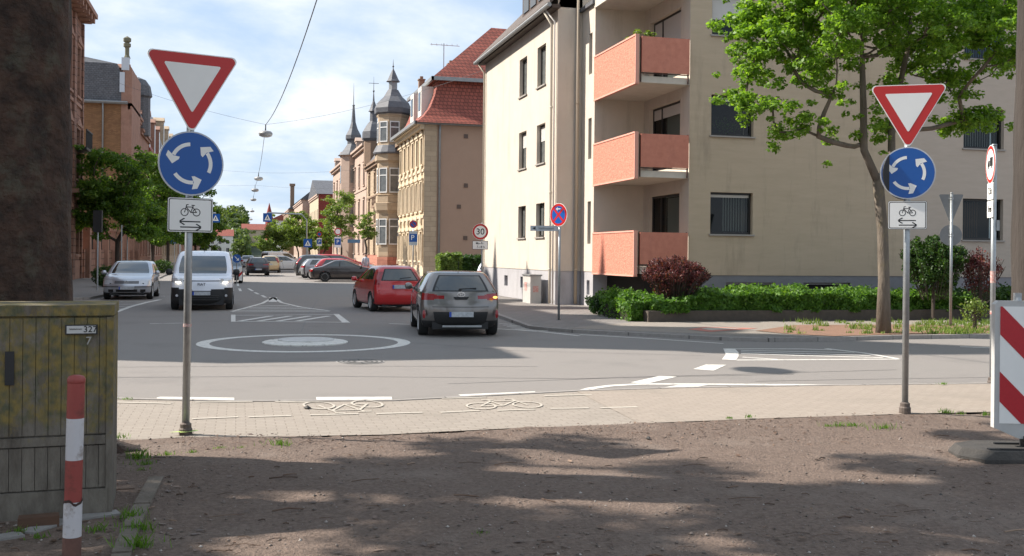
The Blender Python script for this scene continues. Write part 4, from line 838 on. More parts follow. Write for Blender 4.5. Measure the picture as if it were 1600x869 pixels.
# ------------------------------------------------------------------ cars
def pchip(xk, yk, x):
    xk, yk = np.asarray(xk, float), np.asarray(yk, float); h = np.diff(xk); dl = np.diff(yk)/h; d = np.zeros(len(xk))
    for i in range(1, len(xk)-1):
        if dl[i-1]*dl[i] > 0: d[i] = 2*dl[i-1]*dl[i]/(dl[i-1]+dl[i])
    d[0], d[-1] = dl[0], dl[-1]
    i = np.clip(np.searchsorted(xk, x)-1, 0, len(h)-1); t = (x-xk[i])/h[i]
    return ((2*t**3-3*t**2+1)*yk[i]+(t**3-2*t**2+t)*h[i]*d[i]+(-2*t**3+3*t**2)*yk[i+1]+(t**3-t**2)*h[i]*d[i+1])
def car(name, label, cat, loc, rz, spec, group=None):
    """body grown from horizontal rings: each ring (z, xfront, xrear, halfwidth, front corner, rear corner, front bow, rear bow)"""
    K = np.array(spec['rings'], float); nk = len(K); ts = list(np.linspace(0, nk-1, (nk-1)*5+1)); tk = np.arange(nk)
    fine = np.linspace(0, nk-1, 4000); zf = pchip(tk, K[:,0], fine)
    for zs_ in spec.get('seam_z', []):
        i = int(np.searchsorted(zf, zs_)); t0 = fine[min(i, 3999)]; dt = .007/max(1e-3, (zf[min(i+1,3999)]-zf[i-1])/(fine[1]-fine[0])/2); ts += [t0-dt, t0+dt]
    ts = np.array(sorted(ts)); P = {k: pchip(tk, K[:,i], ts) for i, k in enumerate(('z','xf','xr','hw','cf','cr','bf','br'))}
    NF, NC = 12, 5
    side = sorted(set(np.round(np.linspace(0, 1, 49), 4)) | {f+e for f in spec.get('seams', []) for e in (-.0014, .0014)})
    cols = [('f', k/NF) for k in range(NF)]+[('cf', k/NC) for k in range(NC)]+[('s', f) for f in side]+[('cr', k/NC) for k in range(1, NC)]+[('r', k/NF) for k in range(NF+1)]
    nc = len(cols); nr = len(ts); V = np.zeros((nr, nc, 3))
    for i in range(nr):
        z, xf, xr, hw, cf, cr_, bf, br = (P[k][i] for k in ('z','xf','xr','hw','cf','cr','bf','br'))
        cf = min(cf, hw*.7, (xf-xr)*.3); cr_ = min(cr_, hw*.7, (xf-xr)*.3); xfs, xrs = xf-bf, xr+br
        for j, (sg, f) in enumerate(cols):
            if sg == 'f': y = f*(hw-cf); x = xf-bf*(y/max(hw-cf, 1e-3))**2
            elif sg == 'cf': a = f*math.pi/2; y = hw-cf+cf*math.sin(a); x = xfs-cf+cf*math.cos(a)
            elif sg == 's': x = (xfs-cf)+f*((xrs+cr_)-(xfs-cf)); y = hw-.035*hw*(abs(2*f-1)**2.6)
            elif sg == 'cr': a = f*math.pi/2; y = hw*.965-cr_+cr_*math.cos(a)*1.0; x = xrs+cr_-cr_*math.sin(a)
            else: q = 1-f; y = q*(hw*.965-cr_); x = xr+br*q*q
            V[i, j] = (x, y, z)
    # smooth join: y at the front corner end
    root = empty(name, (loc[0], loc[1], 0), rz, True); tag(root, label, cat, group)
    parts = {}; wheels = spec['wheels']; wr = spec['wr']; ra = wr*1.13
    Vf = V.copy()
    hole = np.zeros((nr-1, nc-1), bool)
    for i in range(nr-1):
        for j in range(nc-1):
            c = (V[i,j]+V[i+1,j+1])/2
            if V[i,j,1] > spec['hw']*.8 and any((c[0]-w)**2+(c[2]-wr)**2 < ra*ra for w in wheels): hole[i,j] = True
    for i in range(nr):
        for j in range(nc):
            if V[i,j,1] < spec['hw']*.75: continue
            nb = [hole[a,b_] for a in (i-1,i) for b_ in (j-1,j) if 0 <= a < nr-1 and 0 <= b_ < nc-1]
            if any(nb) and not all(nb):
                for w in wheels:
                    dx_, dz_ = V[i,j,0]-w, V[i,j,2]-wr; rr = math.hypot(dx_, dz_)
                    if abs(rr-ra) < .12 and V[i,j,2] > K[0,0]+.02: Vf[i,j,0] = w+dx_/rr*ra; Vf[i,j,2] = wr+dz_/rr*ra
    fn = spec['fn']
    for i in range(nr-1):
        for j in range(nc-1):
            if hole[i,j]: continue
            c = (V[i,j]+V[i+1,j+1])/2; sg, f = cols[j]; f2 = cols[j+1][1] if cols[j+1][0] == sg else 1.0
            seamc = sg == 's' and (f2-f) < .004 and spec.get('door_z', (0,0))[0] < c[2] < spec.get('door_z', (0,0))[1]
            seamr = (P['z'][i+1]-P['z'][i]) < .016 and any(abs((P['z'][i]+P['z'][i+1])/2-z_) < .009 for z_ in spec.get('seam_z', [])) and spec.get('seam_ok', lambda *a: True)(sg, f, c)
            pn = 'seam' if (seamc or seamr) else fn(sg, (f+f2)/2, c[0], abs(c[1]), c[2])
            for s_ in (1, -1):
                q = [Vf[i,j], Vf[i,j+1], Vf[i+1,j+1], Vf[i+1,j]]; q = [(p[0], p[1]*s_, p[2]) for p in q]
                if s_ == 1: q.reverse()
                parts.setdefault(pn, {}); key = pn
                if pn == 'seam': key = ('seam', s_, 0 if not seamc else 1+int(np.argmin([abs(f-q_) for q_ in spec['seams']])))
                if pn in ('headlight', 'tail_light', 'fog_lamp', 'indicator', 'side_window', 'door_handle'): key = (pn, s_) if pn != 'side_window' else (pn, s_, 0)
                parts.setdefault(key, []) if key != pn else None
                tgt = parts[key] if key != pn else parts[pn].setdefault('_', [])
                tgt.append(q)
    cmat = spec['paint']; PM = dict(body=cmat, seam=TRIM, windscreen=CARGLASS, rear_window=CARGLASS, side_window=CARGLASS, bumper=TRIM, grille=spec.get('grille', TRIM), headlight=spec.get('hl', LAMPCLR), tail_light=TAILRED, pillar=TRIM, sill=TRIM, fog_lamp=LAMPCLR, indicator=AMBER, lower_bumper=spec.get('lb', cmat))
    NM = dict(seam='door_seam')
    for key, val in parts.items():
        pn = key if isinstance(key, str) else key[0]; qs = val.get('_', []) if isinstance(val, dict) else val
        if not qs: continue
        idx = {}; vs = []; fs = []
        for q in qs:
            f = []
            for p in q:
                kk = (round(p[0], 4), round(p[1], 4), round(p[2], 4))
                if kk not in idx: idx[kk] = len(vs); vs.append(p)
                if not f or f[-1] != idx[kk]: f.append(idx[kk])
            if len(set(f)) == len(f) and len(f) > 2: fs.append(tuple(f))
        b = MB(); b.v = vs; b.f = fs; b.m = [0]*len(fs)
        if pn == 'body':   # roof cap
            last = nr-1; top = [tuple(V[last,j]) for j in range(nc)]+[(V[last,j,0], -V[last,j,1], V[last,j,2]) for j in range(nc-2, 0, -1)]; b.add(top, [tuple(range(len(top)-1,-1,-1))])
        b.build(NM.get(pn, pn), PM[pn], root, smooth=True)
    b = MB(); L0, L1 = K[1,2]+.12, K[1,1]-.12; hw = spec['hw']; b.box(L0, -hw+.27, .17, L1, hw-.27, .62); b.box(L0+.4, -hw+.06, .24, L1-.4, hw-.06, .30)
    for w in wheels:
        for s_ in (-1, 1):
            n = 20; y0_, y1_ = s_*(hw-.03), s_*(hw-.3)
            for k in range(n):
                a0, a1 = -.2+k*(math.pi+.4)/n, -.2+(k+1)*(math.pi+.4)/n
                b.quad((w+ra*math.cos(a0), y0_, wr+ra*math.sin(a0)), (w+ra*math.cos(a1), y0_, wr+ra*math.sin(a1)), (w+ra*math.cos(a1), y1_, wr+ra*math.sin(a1)), (w+ra*math.cos(a0), y1_, wr+ra*math.sin(a0)))
    b.build('underbody', TRIM, root)
    for w in wheels:
        for s_ in (-1, 1):
            yc = s_*(hw-.115); b = MB(); b.lathe([(wr*.62,-.10),(wr*.94,-.105),(wr,-.07),(wr,.07),(wr*.94,.105),(wr*.66,.10),(wr*.62,.06)], 28, (w, yc, wr), 'y', cap=True); wh = b.build('wheel', RUBBER, root, auto=50)
            b = MB(); o_ = .085*s_; b.lathe([(wr*.66,o_*1.15),(wr*.62,o_*1.22),(wr*.58,o_*.8)], 28, (w, yc, wr), 'y', cap=False); b.lathe([(.07,o_*.9),(.05,o_*1.15),(.01,o_*1.15)], 12, (w, yc, wr), 'y', cap=False)
            for k in range(spec.get('spokes', 6)):
                a = k*2*math.pi/spec.get('spokes', 6); ca, sa = math.cos(a), math.sin(a); wv = .045 if spec.get('spokes', 6) < 9 else .025
                q = [(w+.05*ca-wv*sa, yc+o_*1.05, wr+.05*sa+wv*ca), (w+wr*.62*ca-wv*sa, yc+o_*1.12, wr+wr*.62*sa+wv*ca), (w+wr*.62*ca+wv*sa, yc+o_*1.12, wr+wr*.62*sa-wv*ca), (w+.05*ca+wv*sa, yc+o_*1.05, wr+.05*sa-wv*ca)]
                b.extr(q, (0, -s_*.03, 0))
            b.build('rim', RIM, wh, auto=40)
    # mirrors, plates, wiper, aerial
    mxp, mz = spec['mirror']
    for s_ in (-1, 1):
        b = MB(); b.lathe([(.03,-.09),(.085,-.06),(.095,.0),(.085,.06),(.03,.09)], 12, (0,0,0), 'y'); sc_ = spec.get('mir', (1,1,1))
        b.v = [(mxp+v[0]*.8*sc_[0], s_*(hw+.09)+v[1]*sc_[1], mz+v[2]*.85*sc_[2]) for v in b.v]; b.tube([(mxp+.02, s_*(hw-.08), mz-.05), (mxp, s_*(hw+.03), mz-.03)], .03, 6); b.build('wing_mirror', spec.get('mirm', cmat), root, smooth=True)
    for (end, z_, pw) in spec.get('plates', []):
        xx = spec['px'][0 if end > 0 else 1]; b = MB(); b.box(xx-.012, -.26, z_-.055, xx+.012, .26, z_+.055); p_ = b.build('number_plate', PLATE, root)
        b = MB(); sgn = 1 if end > 0 else -1; ys_ = sorted((sgn*.26*-1, sgn*.215*-1)); b.box(xx-.014, ys_[0], z_-.054, xx+.014, ys_[1], z_+.054); b.build('plate_band', PLATEB, p_)
    return root, V, P
def hatch_fn(belt, roofz, rear=(1.0,1.36), tl=(.78,.98,.5), hl=(.60,.78,.45), bump=.36, gr=(.50,.58,.4), bpil=.5, apx=0, dpil=.93, lowblack=None, gb=None):
    def fn(sg, f, x, y, z):
        if tl[1] > belt and sg == 'cr' and tl[0] < z < tl[1]: return 'tail_light'
        if z > belt and z < roofz:
            if sg == 's' or sg == 'cf' and f > .8:
                if sg == 's' and .035 < f < dpil and z < roofz-.035 and z > belt+.02: return 'pillar' if abs(f-bpil) < .022 else 'side_window'
                return 'body'
            if sg in ('f',) and z < roofz: return 'windscreen' if f < .97 else 'body'
            if sg == 'r' and f > .02: return ('rear_window' if f > .09 and rear[0]+.02 < z < rear[1]-.02 else 'pillar') if rear[0] < z < rear[1] else 'body'
            return 'body'
        if sg in ('r', 'cr') and (sg == 'cr' or y > tl[2]):
            zc_, hh_ = (tl[0]+tl[1])/2, (tl[1]-tl[0])/2
            if tl[2] < .45: hh_ *= .22+.78*min(1, max(0, (y-tl[2])/.36)); zc_ += .02*(y-.6)
            if abs(z-zc_) < hh_: return 'tail_light'
        if sg in ('f', 'cf') and hl[0] < z < hl[1] and (sg == 'cf' or y > hl[2]): return 'headlight'
        if sg == 'f' and gr[0] < z < gr[1] and y < gr[2]: return 'grille'
        if z < bump*.62 and sg == 's': return 'sill'
        if lowblack and sg in ('r','cr') and z < lowblack[0] and (sg == 'r' and y < lowblack[1] or z < lowblack[2]): return 'bumper'
        if gb and sg in ('f','cf') and gb(sg, f, y, z): return 'bumper'
        if z < .24: return 'bumper'
        return 'body'
    return lambda sg, f, x, y, z: fn(sg, f, x, y, z)
def cpaint(n, c, metal=.0, r=.35): return mat(n, c, r, metal, coat=1.0)
# generic shapes for the farther cars
def variant(base, paint, sc=(1,1,1), fn=None, **k):
    s = dict(base); s['rings'] = [(z*sc[2], xf*sc[0], xr*sc[0], hw*sc[1], cf, cr_, bf, br) for (z,xf,xr,hw,cf,cr_,bf,br) in base['rings']]
    s['hw'] = base['hw']*sc[1]; s['wheels'] = tuple(w*sc[0] for w in base['wheels']); s['mirror'] = (base['mirror'][0]*sc[0], base['mirror'][1]*sc[2]); s['px'] = tuple(p*sc[0] for p in base['px']); s['paint'] = paint
    f0 = fn or base['fn']; s['fn'] = lambda sg, f, x, y, z: f0(sg, f, x/sc[0], y/sc[1], z/sc[2]); s['seam_z'] = []; s.update(k); return s
# grey hatchback, seen from behind
auris = dict(hw=.88, wr=.32, wheels=(1.30,-1.28), rings=[
 (.20,1.95,-1.90,.80,.3,.3,.10,.08),(.32,2.08,-2.06,.86,.35,.28,.14,.12),(.52,2.12,-2.13,.88,.4,.26,.16,.14),(.66,2.10,-2.12,.885,.4,.24,.18,.14),(.80,1.98,-2.07,.88,.4,.22,.2,.13),
 (.92,1.50,-2.03,.868,.3,.22,.16,.12),(.99,1.05,-2.00,.845,.18,.2,.12,.10),(1.20,.58,-1.84,.745,.16,.18,.10,.10),(1.37,.15,-1.68,.655,.16,.18,.09,.10),(1.425,-.05,-1.60,.60,.2,.2,.08,.07),(1.455,-.3,-1.45,.48,.2,.2,.05,.05),(1.462,-.5,-1.2,.2,.1,.1,.02,.02)],
 paint=cpaint('warm_grey_metallic_car_paint', (.20,.185,.175), .75, .3), mirror=(.78,1.02), plates=[(-1,.50,1),(1,.45,1)], px=(2.13,-2.145), seams=(.36,.66), door_z=(.32,1.0), seam_z=(.655,), seam_ok=lambda sg,f,c: sg in ('r',) and abs(c[1])<.66, spokes=10,
 fn=hatch_fn(.978,1.385,(.99,1.33),(.79,.945,.34),(.62,.8,.42),.36,(.5,.56,.4),.52,0,.9,lowblack=(.555,.60,.36)))
auris['rings'] = [(z if z < .9 else .9+(z-.9)*.92, *q) for z, *q in auris['rings']]
pa = G(715,524); car_g, VA, _ = car('hatchback', 'grey metallic hatchback with lit right indicator turning beside the red hatchback', 'car', (pa[0]-.06+2.1*math.sin(R(6)), pa[1]+1.45), R(84), auris)
def addp(root, name, b, m, **k): return b.build(name, m, root, **k)
b = MB(); b.tube([(-1.93,.02,1.01),(-1.96,.0,1.04),(-1.93,-.34,1.055)], .014, 5); b.lathe([(.035,-.03),(.03,.03)], 8, (-1.96,.02,1.02), 'x'); addp(car_g, 'rear_wiper', b, TRIM)
b = MB(); b.tube([(-1.35,0,1.455),(-1.5,0,1.62)], .008, 5); addp(car_g, 'aerial', b, TRIM)
b = MB()   # emblem: three ovals
def oval(b, x, yc, zc, ry, rz_, t, n=28, dx_=.012):
    for k in range(n):
        a0, a1 = 2*math.pi*k/n, 2*math.pi*(k+1)/n; p = lambda a, q: (x, yc+(ry+q)*math.cos(a), zc+(rz_+q)*math.sin(a)); b.extr([p(a0,-t), p(a0,t), p(a1,t), p(a1,-t)], (dx_,0,0))
oval(b, -2.065, 0, .925, .075, .052, .006); oval(b, -2.066, 0, .925, .022, .048, .005); oval(b, -2.066, 0, .945, .05, .02, .005); addp(car_g, 'emblem', b, CHROME)
b = MB(); b.extr([(-2.06,-.17,.875),(-2.06,.17,.875),(-2.065,.13,.83),(-2.065,-.13,.83)], (-.03,0,0)); addp(car_g, 'boot_handle', b, TRIM)
for s_ in (-1, 1):
    b = MB(); b.lathe([(.01,-.02),(.05,-.01),(.05,.01),(.01,.02)], 12, (0,0,0), 'x'); b.v = [(-1.97+v[0], s_*.79+v[1]*.7, .50+v[2]*1.9) for v in b.v]; addp(car_g, 'rear_reflector', b, TAILRED)
b = MB(); b.lathe([(.01,-.02),(.06,-.015),(.05,.02)], 12, (0,0,0), 'x'); b.v = [(-2.0+v[0], -.745+v[1]*.8, .865+v[2]*.45) for v in b.v]; addp(car_g, 'indicator', b, AMBER)
b = MB(); b.box(-2.06,-.45,.22,-2.02,.4,.26); addp(car_g, 'exhaust_trim', b, GALV)
# red five-door, seen from rear left
fiesta = dict(hw=.84, wr=.30, wheels=(1.22,-1.22), rings=[
 (.20,1.80,-1.78,.76,.28,.25,.10,.05),(.32,1.92,-1.90,.82,.32,.22,.12,.07),(.52,1.95,-1.95,.84,.36,.2,.14,.08),(.66,1.92,-1.94,.84,.36,.18,.16,.08),(.78,1.82,-1.90,.835,.36,.16,.18,.08),
 (.92,1.35,-1.87,.82,.28,.16,.14,.07),(.99,1.0,-1.85,.80,.16,.16,.10,.07),(1.20,.60,-1.70,.715,.16,.18,.09,.08),(1.37,.18,-1.55,.63,.18,.18,.08,.08),(1.43,-.05,-1.42,.56,.2,.2,.07,.07),(1.468,-.3,-1.2,.42,.2,.2,.05,.05),(1.48,-.45,-1.0,.2,.1,.1,.02,.02)],
 paint=cpaint('bright_red_car_paint', (.50,.012,.015), .0, .3), mirror=(.78,1.0), plates=[(-1,.78,1)], px=(1.93,-1.935), seams=(.34,.64), door_z=(.32,1.0), seam_z=(.60,), seam_ok=lambda sg,f,c: sg in ('r','s') and (sg=='r' or .2<f<.8), spokes=7,
 fn=hatch_fn(.985,1.42,(1.0,1.37),(.86,1.28,.66),(.62,.8,.42),.36,(.5,.56,.4),.50,0,.92))
pa = G(628,487); root_r, _, _ = car('hatchback', 'bright red five-door hatchback ahead of the grey metallic one', 'car', (pa[0]-.28, pa[1]+1.4), R(96), variant(fiesta, fiesta['paint'], (.92,.98,.97)))
b = MB(); b.tube([(-1.80,.05,1.02),(-1.83,.0,1.04),(-1.81,-.3,1.07)], .013, 5); addp(root_r, 'rear_wiper', b, TRIM)
# white van facing the camera
def van_fn(sg, f, x, y, z):
    if 1.10 < z < 1.70:
        if sg == 'f' and f < .98 and 1.13 < z < 1.66: return 'windscreen'
        if sg == 's' and .04 < f < .36 and 1.13 < z < 1.58: return 'pillar' if abs(f-.19) < .008 else 'side_window'
        if sg == 'r' and f > .1 and 1.15 < z < 1.6: return 'rear_window'
    if sg in ('f','cf') and .845 < z < 1.0 and (sg == 'cf' or y > .53): return 'headlight'
    if sg == 'f' and .895 < z < .925 and y < .55: return 'grille'
    if sg in ('f', 'cf') and (z < .60+.10*min(1, y/.85)): return 'bumper'
    if sg in ('r','cr') and z < .5: return 'bumper'
    if z < .33: return 'bumper'
    if sg == 'cr' and .7 < z < 1.3: return 'tail_light'
    return 'body'
van = dict(hw=.925, wr=.34, wheels=(1.42,-1.4), rings=[
 (.20,2.05,-2.1,.84,.3,.12,.10,.02),(.32,2.16,-2.17,.90,.34,.12,.12,.02),(.52,2.19,-2.2,.92,.36,.1,.14,.02),(.74,2.18,-2.2,.925,.38,.1,.16,.02),(.92,2.12,-2.2,.925,.38,.1,.18,.02),
 (1.03,1.88,-2.2,.92,.34,.1,.16,.02),(1.12,1.45,-2.19,.905,.2,.1,.12,.02),(1.35,1.12,-2.17,.875,.16,.1,.10,.02),(1.60,.72,-2.15,.83,.16,.1,.09,.02),(1.74,.42,-2.12,.78,.16,.1,.08,.02),(1.81,.1,-2.0,.68,.2,.2,.05,.02),(1.83,-.3,-1.7,.4,.1,.1,.02,.02)],
 paint=cpaint('white_van_paint', (.74,.76,.82), .0, .35), hl=LAMPCLR, grille=TRIM, mirror=(1.12,1.16), mir=(1.1,1.1,1.3), mirm=TRIM, plates=[(1,.53,1)], px=(2.195,-2.2), seams=(.02,.36,.62), door_z=(.35,1.7), spokes=5, fn=van_fn)
pv = G(315,484); root_v, _, _ = car('van', 'white delivery van with black bumper driving towards the camera', 'van', (pv[0]+.03, pv[1]+1.55), R(-90.5), van)
for s_ in (-1, 1):
    b = MB(); b.box(1.93,s_*.70-.075,.855,2.0,s_*.70+.075,.885); b.v = [(v[0]+.02, v[1], v[2]) for v in b.v]; addp(root_v, 'daytime_light', b, LAMPON)
    b = MB(); b.lathe([(.04,-.01),(.04,.02)], 10, (2.06,s_*.72,.46), 'x'); addp(root_v, 'fog_lamp', b, LAMPCLR)
    b = MB(); b.lathe([(.05,-.01),(.05,.02)], 12, (2.03,s_*.60,.93), 'x'); addp(root_v, 'lens', b, CHROME)
b = MB(); b.tube([(.1,0,1.81),(.02,0,1.95)], .01, 5); addp(root_v, 'aerial', b, TRIM)
b = MB(); 
for z_ in (.40,.46,.33): b.box(2.185,-.5,z_,2.20,.5,z_+.012)
addp(root_v, 'grille_bar', b, mat('dark_grey_plastic', (.05,.05,.05), .4))
def text_mesh(name, s, size, mat_, parent, M, ext=.003, align='CENTER'):
    cu = bpy.data.curves.new(name, 'FONT'); cu.body = s; cu.size = size; cu.extrude = ext; cu.align_x = align; cu.align_y = 'CENTER'; cu.offset = size*.008
    t = bpy.data.objects.new(name, cu); C.objects.link(t); dg = bpy.context.evaluated_depsgraph_get(); dg.update()
    me = bpy.data.meshes.new_from_object(t.evaluated_get(dg)); bpy.data.objects.remove(t); bpy.data.curves.remove(cu)
    me.transform(M); me.materials.clear(); me.materials.append(mat_); o = bpy.data.objects.new(name, me); C.objects.link(o); o.parent = parent; return o
def MXr(x, y, z, xdir, up=(0,0,1)):     # text basis: right = xdir, up
    xd = Vector(xdir).normalized(); u = Vector(up); n_ = xd.cross(u); m = Matrix.Identity(4)
    for i in range(3): m[i][0], m[i][1], m[i][2], m[i][3] = xd[i], u[i], n_[i], (x,y,z)[i]
    return m
text_mesh('badge', 'FIAT', .12, mat('dark_badge', (.12,.12,.14), .4, .5), root_v, MXr(2.185,0,.80,(0,1,0)))
# silver parked hatchback facing the camera
golf_gb = lambda sg, f, y, z: (.475 < z < .51 and (y > .30)) or (.30 < z < .40 and y < .62 and abs(y-.42) > .03) or z < .26
golf = dict(hw=.865, wr=.31, wheels=(1.26,-1.25), rings=[
 (.20,1.88,-1.85,.78,.26,.25,.10,.05),(.32,2.0,-1.96,.84,.28,.22,.12,.06),(.50,2.05,-2.02,.86,.3,.2,.14,.07),(.62,2.0,-2.0,.865,.3,.18,.14,.07),(.75,1.93,-1.98,.86,.3,.16,.15,.07),
 (.86,1.55,-1.95,.85,.24,.16,.13,.07),(.96,.95,-1.92,.83,.16,.16,.10,.07),(1.15,.55,-1.84,.765,.14,.14,.09,.06),(1.35,.12,-1.66,.68,.14,.14,.08,.05),(1.405,-.1,-1.55,.63,.2,.16,.07,.05),(1.435,-.35,-1.4,.48,.2,.2,.05,.04),(1.443,-.5,-1.2,.2,.1,.1,.02,.02)],
 paint=cpaint('silver_car_paint', (.46,.48,.52), .6, .32), mirror=(.72,.99), plates=[(1,.44,1)], px=(2.055,-2.0), seams=(.34,.62), door_z=(.32,.96), spokes=7,
 fn=hatch_fn(.96,1.40,(.98,1.35),(.72,.92,.5),(.575,.72,.46),.36,(.59,.69,.42),.48,0,.9,gb=golf_gb))
golf['grille'] = mat('grey_slatted_grille', (.14,.145,.155), .4, .3)
pg = G(198,468); root_s, _, _ = car('hatchback', 'silver hatchback parked at the left kerb facing the camera', 'car', (pg[0]+.07, pg[1]+1.5), R(-91), golf)
b = MB(); oval(b, 1.985, 0, .645, .062, .062, .008, dx_=.03); b.extr([(2.0,-.035,.68),(2.0,-.02,.68),(2.0,.005,.60),(2.0,-.01,.60)], (.015,0,0)); b.extr([(2.0,.035,.68),(2.0,.02,.68),(2.0,-.005,.60),(2.0,.01,.60)], (.015,0,0)); addp(root_s, 'emblem', b, CHROME)
sedan = dict(hw=.90, wr=.32, wheels=(1.45,-1.38), rings=[
 (.20,2.2,-2.2,.80,.3,.3,.10,.06),(.32,2.34,-2.36,.87,.34,.28,.12,.08),(.52,2.4,-2.42,.9,.36,.26,.14,.10),(.66,2.36,-2.42,.9,.36,.24,.16,.10),(.78,2.2,-2.38,.89,.34,.24,.16,.10),
 (.88,1.6,-2.2,.88,.28,.24,.14,.10),(.95,1.1,-1.75,.85,.18,.18,.12,.08),(1.12,.6,-1.35,.76,.14,.14,.10,.08),(1.30,.15,-.95,.67,.14,.14,.08,.06),(1.355,-.05,-.8,.62,.2,.2,.06,.05),(1.385,-.2,-.65,.45,.2,.2,.04,.04),(1.39,-.3,-.55,.2,.1,.1,.02,.02)],
 paint=cpaint('dark_brown_black_car_paint', (.035,.024,.021), .3, .3), mirror=(.85,.98), plates=[(-1,.62,1)], px=(2.4,-2.43), seams=(.42,.63), door_z=(.3,.94), spokes=8,
 fn=hatch_fn(.95,1.35,(.96,1.32),(.62,.78,.42),(.56,.72,.42),.36,(.5,.7,.35),.56,0,.93))
# perpendicular parking row on the right: rear ends towards the road
mg = 'cars parked side by side across the street to the right'
car('saloon_car', 'dark brown saloon nearest in the angled parking row, seen from its side', 'car', (6.75, 65.6), R(-6), sedan, mg)
car('hatchback', 'red hatchback parked right behind the dark brown saloon', 'car', (7.0, 68.6), R(-4), variant(fiesta, cpaint('cherry_red_car_paint', (.42,.015,.02)), (1.12,1.03,1.0)), mg)
car('estate_car', 'light grey estate car parked second behind the dark brown saloon', 'car', (6.3, 71.6), R(-3), variant(auris, cpaint('light_grey_car_paint', (.32,.33,.34), .6), (1.05,1,1.0)), mg)
car('off_road_car', 'dark grey off-roader parked next to light grey estate', 'car', (6.1, 75.4), R(-3), variant(fiesta, cpaint('dark_grey_car_paint', (.06,.06,.062), .5), (1.12,1.05,1.14)), mg)
car('red_van', 'long red van parked farthest in the row beyond dark grey off-roader', 'van', (7.7, 79.0), R(-3), variant(auris, cpaint('van_red_paint', (.5,.02,.02)), (1.25,1.05,1.22)), mg)
car('white_car', 'white hatchback emerging left of the parked row, side on', 'car', (4.6, 102.0), R(8), variant(golf, cpaint('clean_white_car_paint', (.72,.73,.74)), (1.0,1,1.06)))
# traffic farther away
car('dark_car', 'dark grey hatchback driving away in the middle of the street', 'car', (1.5, 84.0), R(92), variant(auris, cpaint('anthracite_car_paint', (.04,.038,.045), .4), (1.0,1,1.0)))
car('golden_car', 'pale gold car driving just ahead of the dark grey hatchback', 'car', (2.9, 95.5), R(86), variant(fiesta, cpaint('pale_gold_car_paint', (.5,.38,.22), .5), (1.08,1.03,1.06)))
car('oncoming_car', 'dark car hidden halfway behind the white van', 'car', (-.55, 63), R(-91), variant(golf, cpaint('near_black_car_paint', (.02,.02,.024), .3), (1,1,1)))
car('small_silver_car', 'small silver car far down the street left of dark hatchback', 'car', (1.2, 128.0), R(90), variant(golf, cpaint('far_silver_paint', (.4,.42,.45), .5), (1,1,1)))
car('white_far_van', 'white van far down the street above the golden car roof', 'van', (5.2, 128), R(30), variant(van, cpaint('far_white_paint', (.7,.7,.7)), (1.1,1,1.08)))
car('yard_car', 'light blue silver car half hidden in the yard beside the hedge', 'car', (14.3, 56), R(60), variant(golf, cpaint('yard_silver_paint', (.5,.55,.6), .4), (1,1,1)))
# ------------------------------------------------------------------ street signs
def rounded(pts, r, n=6):
    out_ = []; k = len(pts)
    for i in range(k):
        p0, p, p1 = Vector(pts[i-1]), Vector(pts[i]), Vector(pts[(i+1)%k]); a, c = (p0-p).normalized(), (p1-p).normalized()
        ang = a.angle(c); d = r/math.tan(ang/2); ce = p+(a+c).normalized()*(r/math.sin(ang/2)); s_, e_ = p+a*d-ce, p+c*d-ce
        a0 = math.atan2(s_.y, s_.x); a1 = math.atan2(e_.y, e_.x); da = (a1-a0+math.pi) % (2*math.pi)-math.pi
        out_ += [(ce.x+r*math.cos(a0+da*q/n), ce.y+r*math.sin(a0+da*q/n)) for q in range(n+1)]
    return out_
def circ(r, n=40, cx=0, cz=0): return [(cx+r*math.cos(2*math.pi*k/n), cz+r*math.sin(2*math.pi*k/n)) for k in range(n)]
def plate(parent, name, pts, z, y0, th, m, cx=0):    # solid plate in the sign plane, front at y0-th
    b = MB(); b.extr([(cx+p[0], y0, z+p[1]) for p in pts], (0, -th, 0)); return b.build(name, m, parent)
def flat(b, pts, z, y, cx=0): b.add([(cx+p[0], y, z+p[1]) for p in pts], [tuple(range(len(pts)))])
def post(parent, h, r=.038, base=True, lean=0, mat_=GALV, sleeve=True):
    b = MB(); b.tube([(lean*h,0,-.1) if False else (0,0,-.15), (0,0,h)], r, 14); b.lathe([(r+.004,h),(r+.002,h+.02),(.005,h+.025)], 12, (0,0,0)); p_ = b.build('post', mat_, parent, smooth=True)
    if base:
        b = MB(); b.lathe([(r+.028,-.1),(r+.028,.035),(r+.018,.05),(r+.018,.085),(r,.10)], 14, (0,0,0)); b.build('post_sleeve', mat('dull_rusty_steel', (.16,.13,.11), .7, .4, col2=(.09,.07,.06), nscale=20), p_, smooth=False)
    return p_
def clampb(parent, z, r=.038):
    b = MB()
    for q in (-.03,.03): b.lathe([(r+.006,z+q-.012),(r+.006,z+q+.012)], 12, (0,0,0))
    b.box(-.06,-.055,z-.02,.06,-.03,z+.02); b.build('clamp', GALV, parent)
def arrows(par, z, y, sc, cx=0):       # three curved arrows, anticlockwise
    for k in range(3):
        b = MB()
        a0 = R(100+120*k-8 if k else 92); a0 = R([118, 238, 358][k]-24); span = R(62); n = 10; ri, ro = .535*sc, .65*sc
        P = lambda r, a: (cx+r*math.cos(a), y, z+r*math.sin(a))
        for q in range(n):
            b0, b1 = a0+span*q/n, a0+span*(q+1)/n; b.quad(P(ri,b0), P(ro,b0), P(ro,b1), P(ri,b1))
        ae = a0+span; at = ae+R(25)   # head: open chevron like the regulation arrow
        tip = P(.585*sc, at+R(2)); y_ = y-.0004
        for rr, sg in ((.40*sc, 1), (.80*sc, -1)):
            e1 = P(rr, ae-R(4)); e2 = P(rr, ae+R(8)); b.add([ (e1[0],y_,e1[2]), (e2[0],y_,e2[2]), (tip[0],y_,tip[2]), P(.585*sc, ae+R(2)) ], [(0,1,2,3)])
        b.build('arrow', RET_W, par)
